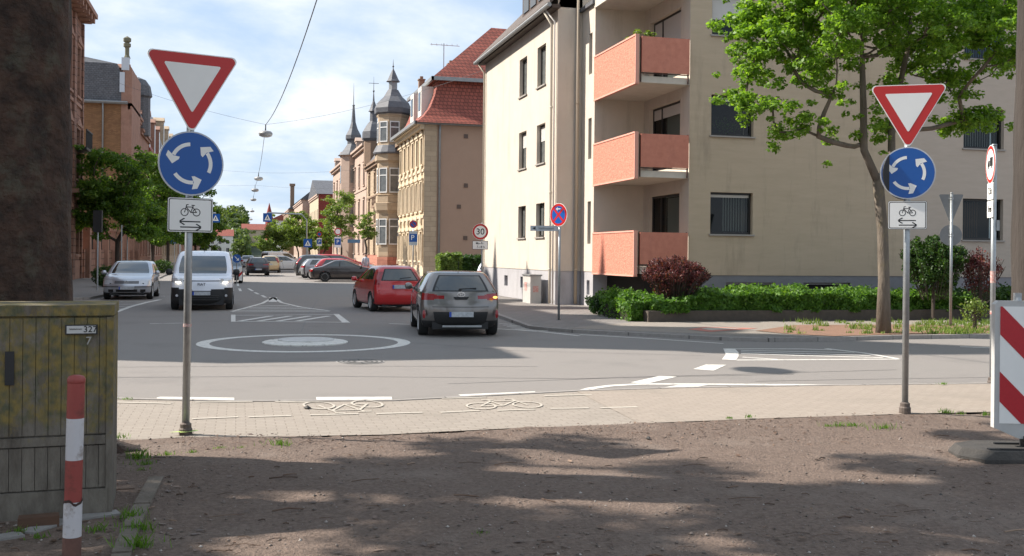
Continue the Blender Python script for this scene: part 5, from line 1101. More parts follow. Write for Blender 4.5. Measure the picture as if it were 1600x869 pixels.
def yield_sign(parent, z, side=.9, name='yield_plate', mw=RET_W):
    h = side*math.sqrt(3)/2; T = lambda s: rounded([(-s/2, h/3*(s/side)*1.0), (0, -2*h/3*(s/side)), (s/2, h/3*(s/side))], .045*s/side)
    ce = z-h/3
    p_ = plate(parent, name, T(side), ce, -.045, .012, RET_W)
    b = MB(); b.extr([(p[0], -.0571, ce+p[1]) for p in T(side*.965)], (0,-.001,0)); b.build('red_border', RET_R, p_)
    b = MB(); s_ = side*.60; b.extr([(p[0], -.0585, ce+p[1]) for p in rounded([(-s_/2, s_*.2887), (0,-s_*.577), (s_/2, s_*.2887)], .012)], (0,-.001,0)); b.build('white_field', mw, p_); return p_
def round_sign(parent, z, d, name='roundabout_plate', face=RET_B):
    p_ = plate(parent, name, circ(d/2), z, -.045, .012, RET_LB); b = MB(); b.extr([(p[0], -.0571, z+p[1]) for p in circ(d/2*.955)], (0,-.001,0)); b.build('blue_face', face, p_); return p_
def main_sign(name, base, rz, label, zt, side, dia, zw, zh, r=.038, lean=0, second=False):
    root = empty(name, (*base, dirt_z(*base) if base[1] < 10.6 else 0), rz, True); tag(root, label, 'street sign', 'roundabout give-way sign posts')
    post(root, zt-.05, r)
    h = side*math.sqrt(3)/2; yield_sign(root, zt, side); zc = zt-h-dia/2+.035
    p_ = round_sign(root, zc, dia); arrows(p_, zc, -.0590, dia/2)
    z2 = zc-dia/2-.02-zh/2
    q_ = plate(root, 'bicycle_plate', rounded([(-zw/2,-zh/2),(zw/2,-zh/2),(zw/2,zh/2),(-zw/2,zh/2)], .02), z2, -.045, .01, RET_K)
    b = MB(); b.extr([(p[0], -.0551, z2+p[1]) for p in rounded([(-zw/2+.004,-zh/2+.004),(zw/2-.004,-zh/2+.004),(zw/2-.004,zh/2-.004),(-zw/2+.004,zh/2-.004)], .018)], (0,-.0005,0)); b.build('white_rim', RET_W, q_)
    b = MB(); b.extr([(p[0], -.0557, z2+p[1]) for p in rounded([(-zw/2+.012,-zh/2+.012),(zw/2-.012,-zh/2+.012),(zw/2-.012,zh/2-.012),(-zw/2+.012,zh/2-.012)], .015)], (0,-.0005,0)); b.build('black_rim', RET_K, q_)
    b = MB(); b.extr([(p[0], -.0563, z2+p[1]) for p in rounded([(-zw/2+.02,-zh/2+.02),(zw/2-.02,-zh/2+.02),(zw/2-.02,zh/2-.02),(-zw/2+.02,zh/2-.02)], .012)], (0,-.0005,0)); b.build('white_field', RET_W, q_)
    b = MB(); k = [0]
    def f(q, i): k[0] += 1; b.add([(p.x*zw*.26, -.0571-.00001*k[0], z2+zh*.08+p.y*zw*.26) for p in q], [(0,1,2,3)])
    bike2d(f, .075)
    for (zz, dr) in ((-.19, -1), (-.35, 1)):
        yy = -.0572; w_ = zw*.22; hz = z2+zh*zz; flat(b, [(-w_,-.006),(w_,-.006),(w_,.006),(-w_,.006)], hz, yy)
        for sg in (-1, 1): flat(b, [(dr*w_*1.08, -.004*sg), (dr*(w_-.045), sg*.028), (dr*(w_-.035), sg*.036), (dr*w_*1.08, .010*sg)], hz, yy-.0003)
    b.build('pictogram', RET_K, q_)
    clampb(root, zt-.12, r); clampb(root, zc, r); clampb(root, z2, r)
    if second:
        o_ = plate(root, 'rear_disc', circ(dia/2), zc, .0, .012, RET_K); o_.location = (-.03,.07,0); o_.rotation_euler = (0,0,R(34))
    return root, zc
def dist(p): return p[0]*st+p[1]*ct
PB = G(290,680); dl = dist(PB)
m1, zc1 = main_sign('yield_sign_post', PB, R(-14+2), 'galvanised post with yield, roundabout and bicycle plates, left one beside mossy cabinet', H-(88-394)*dl/1600, .915, .625, .435, .335, .037)
m1.rotation_euler = (0, R(.35), R(16))
b = MB(); b.lathe([(.0405,1.03),(.0405,1.06)], 12, (0,0,0)); b.build('sticker', mat('torn_red_sticker', (.35,.04,.03), .7, col2=(.6,.55,.5), nscale=30), m1)
b = MB(); b.lathe([(.11,.0),(.01,.004)], 9, (.0,.0,.018)); b.v = [(v[0]*(1.1+.5*math.sin(v[1]*40)), v[1]*.45-.03, v[2]) for v in b.v]; b.build('survey_mark', mat('neon_yellow_green_spray', (.42,.55,.16), .8), m1)
PB2 = G(1414,647); d2 = dist(PB2)
m2, zc2 = main_sign('yield_sign_post', PB2, R(-30), 'galvanised post with yield, roundabout and bicycle plates, right one before the maple', H-(139-405)*d2/1600, .86, .60, .42, .325, .036, second=True)
# 30 zone sign
def rim_sign(root, z, d, ring, face, name='speed_plate', w=.16, y=-.04):
    p_ = plate(root, name, circ(d/2), z, y, .01, RET_W); b = MB(); b.extr([(p[0], y-.0101, z+p[1]) for p in circ(d/2*.97)], (0,-.0008,0)); b.build('red_ring', ring, p_)
    b = MB(); b.extr([(p[0], y-.0113, z+p[1]) for p in circ(d/2*(1-w*2))], (0,-.0008,0)); b.build('face', face, p_); return p_
def zat(px, py, d): return H-un(px, py)[1]*d
P3 = D(753, 400, 39.5); s3 = empty('speed_limit_sign', (P3.x, P3.y, 0.02), R(-13), True); tag(s3, 'round red ringed 30 speed limit sign with time plate at the wall corner', 'street sign')
z30 = zat(750,363,39.5); post(s3, z30+.32, .03, False); q = rim_sign(s3, z30, .62, RET_R, RET_W, w=.13); text_mesh('numerals', '30', .33, RET_K, q, MXr(0,-.054,z30-.005,(1,0,0)))
zt = zat(750,384,39.5); q = plate(s3, 'time_plate', rounded([(-.3,-.165),(.3,-.165),(.3,.165),(-.3,.165)], .02), zt, -.04, .01, RET_K); b = MB(); b.extr([(p[0],-.0501,zt+p[1]) for p in rounded([(-.285,-.15),(.285,-.15),(.285,.15),(-.285,.15)], .015)], (0,-.001,0)); b.build('plate_face', RET_W, q)
text_mesh('lettering', 'Mo-Fr', .12, RET_K, q, MXr(-.02,-.053,zt+.07,(1,0,0))); text_mesh('lettering', '7-18 h', .12, RET_K, q, MXr(.02,-.053,zt-.07,(1,0,0)))
for ch in (s3.children):
    if ch.name.startswith(('speed','time')): ch.location.x = -.07
# no stopping sign with street name blade
P4 = G(873,500,.07); d4 = dist(P4); s4 = empty('no_stopping_sign', (*P4, .07), R(-60), True); tag(s4, 'blue and red no-stopping disc with grey street name blade on the pavement', 'street sign')
z4 = zat(873,340,d4); post(s4, z4+.27, .032, False)
p_ = plate(s4, 'no_stopping_plate', circ(.31), z4, -.04, .01, RET_W); b = MB(); b.extr([(p[0],-.0501,z4+p[1]) for p in circ(.30)], (0,-.0006,0)); b.build('red_ring', RET_R, p_)
b = MB(); b.extr([(p[0],-.0510,z4+p[1]) for p in circ(.235)], (0,-.0006,0)); b.build('blue_field', RET_B, p_)
b = MB()
for s_ in (1,-1): flat(b, [(-.19,-.15*s_),(-.15,-.19*s_),(.19,.15*s_),(.15,.19*s_)] if s_ > 0 else [(-.15,.19),(-.19,.15),(.15,-.19),(.19,-.15)], z4, -.0520-.0004*(s_ > 0))
b.build('red_cross', RET_R, p_)
b = MB(); flat(b, [(-.04,-.015),(.07,-.015),(.07,.015),(-.04,.015)], z4+.16, -.0528); flat(b, [(-.09,0),(-.03,-.05),(-.03,.05)], z4+.16, -.0528); b.build('arrow', RET_W, p_)
zb = zat(850,361,d4); bl = empty('x', (0,0,0)); bpy.data.objects.remove(bl)
b = MB(); A = Matrix.Rotation(R(44), 3, 'Z')
def rot_(p): v = A @ Vector(p); return (v.x, v.y, v.z)
b.extr([rot_(p) for p in [(-.04,-.01,zb-.07),(-.78,-.01,zb-.07),(-.78,-.01,zb+.07),(-.04,-.01,zb+.07)]], (0,.02,0)); bl = b.build('street_name_blade', mat('pale_grey_blade', (.5,.53,.55), .5, col2=(.42,.45,.47), nscale=12), s4)
b = MB(); b.add([rot_(p) for p in [(-.73,-.014,zb),(-.64,-.014,zb-.04),(-.64,-.014,zb+.04)]], [(0,1,2)]); b.build('arrow', RET_K, bl)
xv = A @ Vector((1,0,0)); pz = rot_((-.36,-.016,zb)); text_mesh('lettering', 'Stadtmuseum', .075, mat('faded_dark_lettering', (.14,.15,.16), .6), bl, MXr(pz[0],pz[1]-.0,pz[2],xv), .001)
# truck ban sign post at the right, seen edge-on
P5 = G(1550,600); d5 = dist(P5); s5 = empty('truck_ban_sign', (*P5, 0), R(-24), True); tag(s5, 'grey post with edge-on red ringed disc and two small plates beside barrier board', 'street sign')
z5 = zat(1553,257,d5); post(s5, z5+.27, .036)
e5 = []
p_ = rim_sign(s5, z5, .55, RET_R, RET_W, 'truck_ban_plate', .10); b = MB(); flat(b, [(-.02,-.06),(.15,-.06),(.15,.07),(-.02,.07)], z5+.03, -.0525); flat(b, [(-.15,-.06),(-.03,-.06),(-.03,.03),(-.11,.03),(-.15,-.02)], z5+.03, -.0525)
for x_ in (-.1,.09): flat(b, circ(.028, 12), z5-.04, -.053, x_)
b.build('truck_pictogram', RET_K, p_); p_.rotation_euler = (0,0,R(-93)); e5.append(p_)
for (py, tx_) in ((299,'7,5t'), (327,'frei')):
    zz = zat(1551,py,d5); p_ = plate(s5, 'small_plate', rounded([(-.165,-.12),(.165,-.12),(.165,.12),(-.165,.12)], .015), zz, -.04, .01, RET_W); text_mesh('lettering', tx_, .13, RET_K, p_, MXr(0,-.0515,zz,(1,0,0))); p_.rotation_euler = (0,0,R(-93))
b = MB(); b.lathe([(.038,1.45),(.038,1.62)], 12, (0,0,0)); b.lathe([(.0385,1.0),(.0385,1.05)], 12, (0,0,0)); b.build('sticker', mat('torn_red_sticker', (.35,.04,.03), .7), s5)
b = MB(); b.box(.03,-.03,z5-.95,.075,.02,z5-.80); b.build('clamp', GALV, s5)
# sign seen from behind near the maple
P6 = G(1485,515); d6 = dist(P6); s6 = empty('rear_facing_yield_sign', (*P6, .07), R(155), True); tag(s6, 'grey back of a yield sign and disc on a thin post behind the right road', 'street sign')
z6 = zat(1490,308,d6); post(s6, z6+.02, .035, False); h6 = .5
T = rounded([(-.3,0),(0,-.78),(.3,0)], .03); plate(s6, 'yield_plate', T, z6, -.045, .012, RET_G); p_ = plate(s6, 'disc_plate', circ(.27), zat(1487,372,d6), -.045, .012, RET_G); clampb(s6, z6-.1); clampb(s6, zat(1487,372,d6))
# parking sign
P7 = D(645, 436, 64); s7 = empty('parking_sign', (P7.x, P7.y, 0), R(-9), True); tag(s7, 'blue P parking sign under a small no-parking disc before the ornate facade', 'street sign')
z7 = zat(645,350.5,64); post(s7, z7+.27, .035, False)
p_ = plate(s7, 'no_parking_plate', circ(.24), z7, -.04, .01, RET_R); b = MB(); flat(b, circ(.17), z7, -.051); b.build('blue_field', RET_B, p_); b = MB(); flat(b, [(-.17,.13),(.13,-.17),(.17,-.13),(-.13,.17)], z7, -.052); b.build('red_bar', RET_R, p_)
zp = zat(645,373,64); p_ = plate(s7, 'parking_plate', rounded([(-.26,-.42),(.26,-.42),(.26,.46),(-.26,.46)], .03), zp, -.04, .01, mat('sign_pale_grey', (.5,.52,.54), .5)); b = MB(); flat(b, [(-.25,-.2),(.25,-.2),(.25,.3),(-.25,.3)], zp, -.051); b.build('blue_field', RET_B, p_); text_mesh('letter', 'P', .44, RET_W, p_, MXr(-.04,-.054,zp+.05,(1,0,0)))
# crossing signs, keep-left sign and others down the street
def cross_sign(px, py, d, base_py, label, w=.62, arm=None, frame=RET_B):
    P = D(px, py, d); q = empty('crossing_sign', (P.x, P.y, 0), R(-8), True); tag(q, label, 'street sign', 'pedestrian crossing signs along the street'); z = P.z
    p_ = plate(q, 'crossing_plate', [(-w/2,-w/2),(w/2,-w/2),(w/2,w/2),(-w/2,w/2)], z, -.04, .02, RET_B); b = MB(); flat(b, [(-w*.36,-w*.32),(w*.36,-w*.32),(0,w*.36)], z, -.062); b.build('white_triangle', RET_W, p_)
    b = MB(); s_ = w/.62; flat(b, [(-.03*s_,-.02*s_),(.03*s_,-.02*s_),(.03*s_,.07*s_),(-.03*s_,.07*s_)], z, -.064); flat(b, [(-.08*s_,-.14*s_),(-.04*s_,-.14*s_),(.02*s_,-.02*s_),(-.03*s_,-.02*s_)], z, -.064); flat(b, [(.04*s_,-.14*s_),(.08*s_,-.14*s_),(.03*s_,-.02*s_),(-.01*s_,-.02*s_)], z, -.0645); b.build('walking_figure', RET_K, p_)
    if arm:
        b = MB(); b.tube([(arm,0,0),(arm,0,z-.2),(arm-.5*np.sign(arm),0,z+.35),(0,0,z+.45)], .07, 8); b.tube([(0,0,z+.45),(0,0,z+.2)], .04, 6); b.build('post', GALV, q)
    else: b = MB(); b.tube([(0,0,0),(0,0,z-.2)], .035, 8); b.build('post', GALV, q)
cross_sign(481,380,76,435,'blue crossing sign on its own post above the parked cars',.62)
cross_sign(418,340,95,430,'large blue crossing sign hanging from an arm over the street',.8, 3.6)
cross_sign(337,341,90,430,'blue crossing sign on the left behind the yield post',.75, -3.0)
cross_sign(273,375,84,430,'low blue crossing sign left of the white van',.6)
q = empty('keep_right_sign', (*D(370,404,58).xy, 0), 0, True); tag(q, 'small blue round arrow sign above a red white post on the traffic island', 'street sign'); z = zat(370,404,58)
p_ = plate(q, 'arrow_plate', circ(.24, 24), z, -.04, .01, RET_B); b = MB(); flat(b, [(-.10,.13),(-.13,.10),(.05,-.08),(.08,-.05)], z, -.052); flat(b, [(.12,-.12),(.12,.04),(-.04,-.12)], z, -.0525); b.build('arrow', RET_W, p_); b = MB(); b.tube([(0,0,0),(0,0,z)], .03, 8); b.build('post', GALV, q)
b = MB(); b.box(.12,-.03,.2,.30,.0,.95); p_ = b.build('marker_board', RET_W, q); b = MB(); flat(b, [(-.09,-.2),(.09,-.02),(.09,.14),(-.09,-.04)], .6, -.032, .21); b.build('red_stripe', RET_R, p_)
def plain_sign(px, py, d, kind, label, z0=0):
    P = D(px, py, d); q = empty('traffic_sign', (P.x, P.y, 0), R(-8), True); tag(q, label, 'street sign')
    b = MB(); b.tube([(0,0,0),(0,0,P.z+.3)], .035, 8); b.build('post', GALV, q)
    if kind == 'ring': rim_sign(q, P.z, .6, RET_R, RET_W, 'ring_plate')
    if kind == 'np': p_ = plate(q, 'no_parking_plate', circ(.26, 24), P.z, -.04, .01, RET_R); b = MB(); flat(b, circ(.18, 24), P.z, -.051); b.build('blue_field', RET_B, p_)
    if kind in ('ring', 'np'): p_ = plate(q, 'parking_plate', [(-.27,-.42),(.27,-.42),(.27,.42),(-.27,.42)], P.z-.85, -.04, .01, RET_W); b = MB(); flat(b, [(-.24,-.22),(.24,-.22),(.24,.3),(-.24,.3)], P.z-.85, -.051); b.build('blue_field', RET_B, p_); text_mesh('letter', 'P', .42, RET_W, p_, MXr(0,-.054,P.z-.82,(1,0,0)))
    if kind == 'name': p_ = plate(q, 'blue_plate', [(-.55,-.15),(.55,-.15),(.55,.15),(-.55,.15)], P.z, -.04, .01, mat('faded_blue_sign', (.10,.2,.36), .5))
    if kind == 'dark': p_ = plate(q, 'signal_head', [(-.18,-.5),(.18,-.5),(.18,.45),(-.18,.45)], P.z, .1, .2, TRIM)
    return q
plain_sign(528,362,82,'ring','red ringed sign above a blue parking plate beside the first street tree')
plain_sign(499,366,110,'np','purple red no-parking disc above a blue plate behind the crossing sign')
plain_sign(553,377,90,'name','faded blue rectangular sign on a post between the street trees')
plain_sign(153,345,44.5,'dark','grey post with black signal head at the left kerb corner')
plain_sign(190,360,58,'pole','thin bare grey pole behind the silver hatchback')
plain_sign(199,372,62,'pole','second thin pole close behind the silver hatchback')

# ------------------------------------------------------------------ foreground things
PC = G(170,806); cab = empty('distribution_cabinet', (PC[0]+.02, PC[1], 0), R(3.5), True); tag(cab, 'mossy weathered concrete utility cabinet with number 327 under thick tree trunk', 'utility cabinet')
CONC = mat('mossy_concrete', (.21,.185,.15), .92, col2=(.085,.07,.055), nscale=9, nscale3=(1,1,.3), bump=1.2, bscale=22)
def mossy():
    t = CONC.node_tree; b_ = t.nodes['Principled BSDF']; L = t.links.new; src = b_.inputs['Base Color'].links[0].from_socket
    tcn = t.nodes.new('ShaderNodeTexCoord'); mp = t.nodes.new('ShaderNodeMapping'); mp.inputs['Scale'].default_value = (1.6,1,1.1); L(tcn.outputs['Object'], mp.inputs[0])
    n = t.nodes.new('ShaderNodeTexNoise'); n.inputs['Scale'].default_value = 3.2; n.inputs['Detail'].default_value = 12; n.inputs['Roughness'].default_value = .78; L(mp.outputs[0], n.inputs['Vector'])
    sp = t.nodes.new('ShaderNodeSeparateXYZ'); L(tcn.outputs['Object'], sp.inputs[0]); mr = t.nodes.new('ShaderNodeMapRange'); mr.inputs['From Min'].default_value = .35; mr.inputs['From Max'].default_value = .75; mr.inputs['To Min'].default_value = -.2; mr.inputs['To Max'].default_value = .05; L(sp.outputs['Z'], mr.inputs[0])
    a = t.nodes.new('ShaderNodeMath'); a.operation = 'ADD'; L(n.outputs['Fac'], a.inputs[0]); L(mr.outputs[0], a.inputs[1])
    r_ = t.nodes.new('ShaderNodeMapRange'); r_.inputs['From Min'].default_value = .455; r_.inputs['From Max'].default_value = .57; r_.inputs['To Max'].default_value = .85; L(a.outputs[0], r_.inputs[0])
    n2_ = t.nodes.new('ShaderNodeTexNoise'); n2_.inputs['Scale'].default_value = 14; L(tcn.outputs['Object'], n2_.inputs['Vector']); cr = t.nodes.new('ShaderNodeValToRGB'); cr.color_ramp.elements[0].color = (.085,.09,.045,1); cr.color_ramp.elements[1].color = (.23,.165,.04,1); cr.color_ramp.elements[0].position = .35; cr.color_ramp.elements[1].position = .62; L(n2_.outputs['Fac'], cr.inputs[0])
    x = t.nodes.new('ShaderNodeMix'); x.data_type = 'RGBA'; L(r_.outputs[0], x.inputs[0]); L(src, x.inputs[6]); L(cr.outputs[0], x.inputs[7]); L(x.outputs[2], b_.inputs['Base Color'])
mossy()
ZC = 1.42
b = MB(); b.box(-2.3,.02,-.1,-.02,.62,ZC-.07); b.build('housing', CONC, cab)
b = MB(); b.box(-2.31,-.012,ZC-.07,.004,.63,ZC); b.build('lid', CONC, cab)
def ribs(z0, z1, x0, x1, nm):
    b = MB(); x = x0
    while x < x1-.02: b.box(x,-.004,z0,min(x+.0745,x1),.02,z1); x += .078
    b.build(nm, CONC, cab)
ribs(.56,ZC-.085,-1.10,-.045,'ribbed_door'); ribs(.56,ZC-.085,-2.3,-1.125,'ribbed_door'); ribs(.20,.48,-1.10,-.045,'ribbed_base'); ribs(.20,.48,-2.3,-1.12,'ribbed_base')
b = MB(); b.box(-2.3,-.012,.49,-.045,.02,.548); b.box(-2.3,-.02,-.1,-.03,.02,.19); b.box(-.043,-.014,-.1,0,.6,ZC-.08); b.build('frame', CONC, cab)
b = MB(); b.box(-.66,-.018,.90,-.605,-.008,1.12); b.build('lock_slot', TRIM, cab)
b = MB(); b.box(-.30,-.022,1.225,-.10,-.01,1.29); lp = b.build('number_frame', TRIM, cab); b = MB(); b.box(-.29,-.025,1.233,-.11,-.0215,1.283); b.build('number_label', mat('white_enamel', (.5,.5,.48), .5), lp)
text_mesh('numerals', '327', .058, RET_K, lp, MXr(-.145,-.0265,1.258,(1,0,0)), .0008); text_mesh('lettering', 'Schaltschrank', .014, RET_K, lp, MXr(-.235,-.0265,1.262,(1,0,0)), .0006)
text_mesh('old_numeral', '7', .075, mat('dirty_white', (.35,.34,.31), .7), cab, MXr(-.155,-.0145,1.18,(1,0,0)), .001)
# bollard
bp = D(111, 869, 5.75); bo = empty('bollard', (bp.x, bp.y, -.08), R(-10), True); bo.rotation_euler = (R(0), R(1.0), R(-10)); tag(bo, 'red and white striped steel bollard with chipped paint in front of mossy cabinet', 'bollard')
zz0 = lambda py: zat(112, py, 5.75)+.08
RB_R = mat('faded_red_bollard_paint', (.30,.055,.045), .55, col2=(.24,.045,.036), nscale=6, stain=((.09,.03,.02), 9, .6, 1)); RB_W = mat('scuffed_white_bollard_paint', (.56,.55,.56), .55, col2=(.48,.47,.48), nscale=7, stain=((.2,.15,.12), 12, .8, 1)); RB_B = mat('rusty_brown_base_paint', (.16,.08,.06), .8, col2=(.1,.05,.04), nscale=14)
rr = .0465
def ring_part(nm, z0_, z1_, m_, r_=rr): b = MB(); b.lathe([(r_,z0_),(r_,z1_)], 24, (0,0,0), cap=False); return b.build(nm, m_, bo, smooth=True)
ring_part('white_band', zz0(718), zz0(653), RB_W); ring_part('red_band', zz0(653), zz0(598), RB_R); ring_part('red_band', zz0(783), zz0(718), RB_R); ring_part('white_band', zz0(838), zz0(783), RB_W, rr+.003); ring_part('brown_base', -.2, zz0(838), RB_B, rr+.004)
b = MB(); zt = zz0(598); b.lathe([(rr,zt),(rr+.002,zt+.004),(rr+.002,zt+.022),(rr-.006,zt+.036),(.02,zt+.043),(.002,zt+.044)], 24, (0,0,0)); b.build('cap', RB_R, bo, smooth=True)
b = MB()
for k in range(26): a = k*2*math.pi/26; z_ = zz0(783)+.012*math.sin(3*a+1)+.004*math.sin(7*a); a1 = (k+1)*2*math.pi/26; z1_ = zz0(783)+.012*math.sin(3*a1+1)+.004*math.sin(7*a1); r_ = rr+.005; b.quad((r_*math.cos(a),r_*math.sin(a),z_-.009),(r_*math.cos(a1),r_*math.sin(a1),z1_-.009),(r_*math.cos(a1),r_*math.sin(a1),z1_+.006),(r_*math.cos(a),r_*math.sin(a),z_+.006))
b.build('rusty_seam', mat('dark_rust_line', (.05,.03,.025), .9), bo)
# barrier board
BP = D(1553, 660, 9.15); ba = empty('barrier_board', (BP.x, BP.y, 0), R(-17), True); tag(ba, 'red and white diagonally striped warning board on a black rubber foot', 'warning barrier')
zb0, zb1 = zat(1553,672,9.15), zat(1553,470,9.15); wb = .62
b = MB(); b.extr([(0,0,zb0+.02),(.05,0,zb0-.0),(.22,0,zb0-.075),(wb-.22,0,zb0-.075),(wb,0,zb0+.02),(wb,0,zb1-.03),(wb-.03,0,zb1),(.03,0,zb1),(0,0,zb1-.03)], (0,.07,0)); fr = b.build('board_frame', mat('grubby_white_plastic', (.52,.52,.5), .5, col2=(.42,.41,.39), nscale=4), ba)
x0_, x1_, z0_, z1_ = .045, wb-.045, zb0+.06, zb1-.05
b = MB(); b.box(x0_,-.004,z0_,x1_,-.001,z1_); b.build('white_sheet', RET_W, ba)
def clip(poly, f):
    o_ = []
    for i in range(len(poly)):
        a, c = poly[i], poly[(i+1)%len(poly)]; fa, fc_ = f(a), f(c)
        if fa >= 0: o_.append(a)
        if fa*fc_ < 0: t = fa/(fa-fc_); o_.append((a[0]+(c[0]-a[0])*t, a[1]+(c[1]-a[1])*t))
    return o_
per = .60
for k in range(-2, 6):
    s0 = z1_-per*(k)+.02; hgt = .27; slope = -1.02
    poly = [(x0_, s0), (x1_, s0+slope*(x1_-x0_)), (x1_, s0+slope*(x1_-x0_)-hgt), (x0_, s0-hgt)]
    poly = clip(clip(poly, lambda p: p[1]-z0_), lambda p: z1_-p[1])
    if len(poly) > 2: b = MB(); flat(b, poly, 0, -.006); b.build('red_stripe', mat('reflective_red', (.48,.015,.025), .4, col2=(.40,.012,.02), nscale=60), ba)
b = MB(); b.box(.18,.01,zb1,.24,.05,zb1+.07); b.lathe([(.035,zb1+.0),(.03,zb1+.03)], 10, (.21,.03,0)); b.build('lamp_mount', GALV, ba)
b = MB(); b.extr([(-.38,-.40,.0),(-.22,-.52,.0),(.95,-.52,.0),(.95,-.52,.09),(-.16,-.52,.09),(-.36,-.40,.055)], (.0,.0,.0)); b = MB()
foot = [(-.36,-.10),(-.20,-.30),(1.2,-.30),(1.2,.34),(-.16,.34),(-.34,.16)]; b.prism(foot, .0, .05); top = [(-.31,-.08),(-.10,-.27),(1.15,-.27),(1.15,.30),(-.06,.30),(-.29,.14)]
b.add([(p[0],p[1],.05) for p in foot]+[(p[0]*1.0,p[1],.05+.065) for p in top], [(i,(i+1)%6,(i+1)%6+6,i+6) for i in range(6)]+[(6,7,8,9,10,11)]); b.build('rubber_foot', mat('dusty_black_rubber', (.035,.033,.03), .85, col2=(.07,.062,.055), nscale=9, bump=.6), ba)
b = MB(); b.box(-.12,-.20,.115,.0,-.14,.125); b.box(-.02,-.2,.115,.9,-.17,.13); b.box(.05,.1,.115,.9,.13,.13); b.box(.26,-.05,.1,.36,.08,zb0-.05); b.build('foot_ribs', TRIM, ba)
# small grey cabinet at the wall
q = G(843,481,-.1); gc = empty('wall_cabinet', (10.28, 35.55, .07), 0, True); tag(gc, 'slim pale grey junction cabinet with red sticker standing against apartment plinth', 'utility cabinet')
b = MB(); b.box(-.2,-.5,-.12,.2,.5,.98); b.build('housing', mat('pale_grey_cabinet', (.5,.48,.45), .7, col2=(.42,.4,.37), nscale=5), gc); b = MB(); b.box(-.23,-.53,.98,.23,.53,1.03); b.build('lid', ZINC, gc)
b = MB(); b.box(-.21,-.05,.45,-.203,.25,.75); b.box(-.1,-.507,.4,.1,-.503,.62); b.build('red_sticker', mat('faded_red_sticker', (.5,.12,.1), .7, col2=(.6,.5,.45), nscale=20), gc)
# ------------------------------------------------------------------ overhead cables and suspended lamps
lampP = [D(415,209,56), D(404,279,88), D(398.5,297,106), D(396,312,132), D(394,330,170), D(392,343,215)]
proto = None
for i, P in enumerate(lampP+[Vector((-1.06,18.7,8.4))]):
    if proto is None:
        proto = empty('suspended_street_lamp', tuple(P), R(0), True); b = MB(); b.lathe([(.1,.16),(.3,.12),(.37,.04),(.38,-.02)], 20, (0,0,0)); b.v = [(v[0]*1.0, v[1]*1.4, v[2]) for v in b.v]; b.build('lamp_housing', mat('grey_lamp_housing', (.28,.28,.28), .5), proto, auto=40)
        b = MB(); b.lathe([(.37,-.025),(.34,-.12),(.2,-.18),(.01,-.2)], 20, (0,0,0)); b.v = [(v[0], v[1]*1.4, v[2]) for v in b.v]; b.build('lamp_bowl', mat('milky_lamp_bowl', (.6,.62,.62), .3), proto, auto=60); b = MB(); b.tube([(0,0,.15),(0,0,.5)], .03, 6); b.build('hanger', TRIM, proto); o = proto
    else: o = copy_tree(proto); o.location = P
    lab = ['nearest grey street lamp hanging from cables over the street', 'second street lamp hanging from cables, below and beyond the nearest', 'third hanging street lamp, just below the second', 'small hanging street lamp above the wooded hill', 'tiny hanging street lamp in front of the hillside trees', 'tiniest and lowest hanging street lamp far down the street', 'street lamp hanging over the roundabout'][i]
    tag(o, lab, 'street lamp', 'lamps hanging over the street')
def cable(name, A_, B_, sag, lab, r=.012, n=24):
    if name == 'cross_cable': r = .007
    A_, B_ = Vector(A_), Vector(B_); pts = [A_.lerp(B_, k/n)-Vector((0,0,4*sag*(k/n)*(1-k/n))) for k in range(n+1)]; mid = A_.lerp(B_, .5)
    root = empty(name, tuple(pts[0])); o = MB(); o.tube(pts, r, 5); c_ = o.build(name, mat('thin_steel_cable', (.16,.17,.18), .5, .3)); bpy.data.objects.remove(root); c_.name = name; tag(c_, lab, 'cable', 'cables over the street'); return c_
up = Vector((0,0,.5))
cable('overhead_cable', lampP[0]+up, Vector((2.35,14.0,10.2)), 1.1, 'sagging black cable rising overhead from the nearest street lamp', .017)
cable('overhead_cable', lampP[0]+up, lampP[1]+up, .35, 'cable linking the nearest lamp with the second one', .016); cable('overhead_cable', lampP[1]+up, lampP[2]+up, .25, 'cable linking the second lamp with the third one', .014); cable('overhead_cable', lampP[2]+up, lampP[3]+up, .3, 'faint cable beyond the third hanging lamp', .014)
cable('cross_cable', lampP[0]+up, Vector((X1+.1, 44.6, 10.15)), .35, 'cross cable from nearest lamp to the corner of cream apartment block', .014); cable('cross_cable', lampP[0]+up, Vector((XL, 62, 12.4)), .3, 'cross cable from nearest lamp to the left sandstone building', .014)
cable('cross_cable', lampP[1]+up, Vector((15,100,10.6)), .3, 'cross cable from second lamp to turreted townhouse', .014); cable('cross_cable', lampP[1]+up, Vector((XL-.7,104,11)), .3, 'cross cable from second lamp to brick gabled house', .014)
cable('cross_cable', lampP[2]+up, Vector((15,118,9.6)), .3, 'lowest cross cable on the right of the third lamp', .012); cable('cross_cable', lampP[2]+up, Vector((XB,120,9.8)), .3, 'lowest cross cable on the left of the third lamp', .012)

# ------------------------------------------------------------------ trees
mb_ = G(1380,521, SWZ); mx, my = mb_
dT = dist(mb_)
def TP(px, py, dd=0): return D(px, py, dT+dd)
crown = []
for (px, py, rx, rz, dd, dy_) in ((1190,40,75,70,0,1.2),(1160,95,45,55,-.3,.8),(1180,165,55,40,-.5,.8),(1270,30,80,60,-1.0,1.4),(1290,90,60,45,1.2,1.3),(1400,30,90,50,-.5,1.8),(1330,-40,190,60,0,2.2),(1500,40,85,55,.8,1.5),(1545,110,60,55,.3,1.3),(1530,190,45,30,.5,.8),(1560,20,60,60,-1,1.3),(1450,100,80,35,1.5,1.0),(1410,150,55,20,-.8,.6)):
    P = TP(px, py, dd); s_ = dT/1600; crown.append((tuple(P), (rx*s_*.9, dy_, rz*s_*.9)))
tpts = [Vector((mx,my,SWZ)), TP(1381,440), TP(1379,360), TP(1372,285)]
fa = [TP(1350,235), TP(1349,170), TP(1347,90), TP(1345,20)]
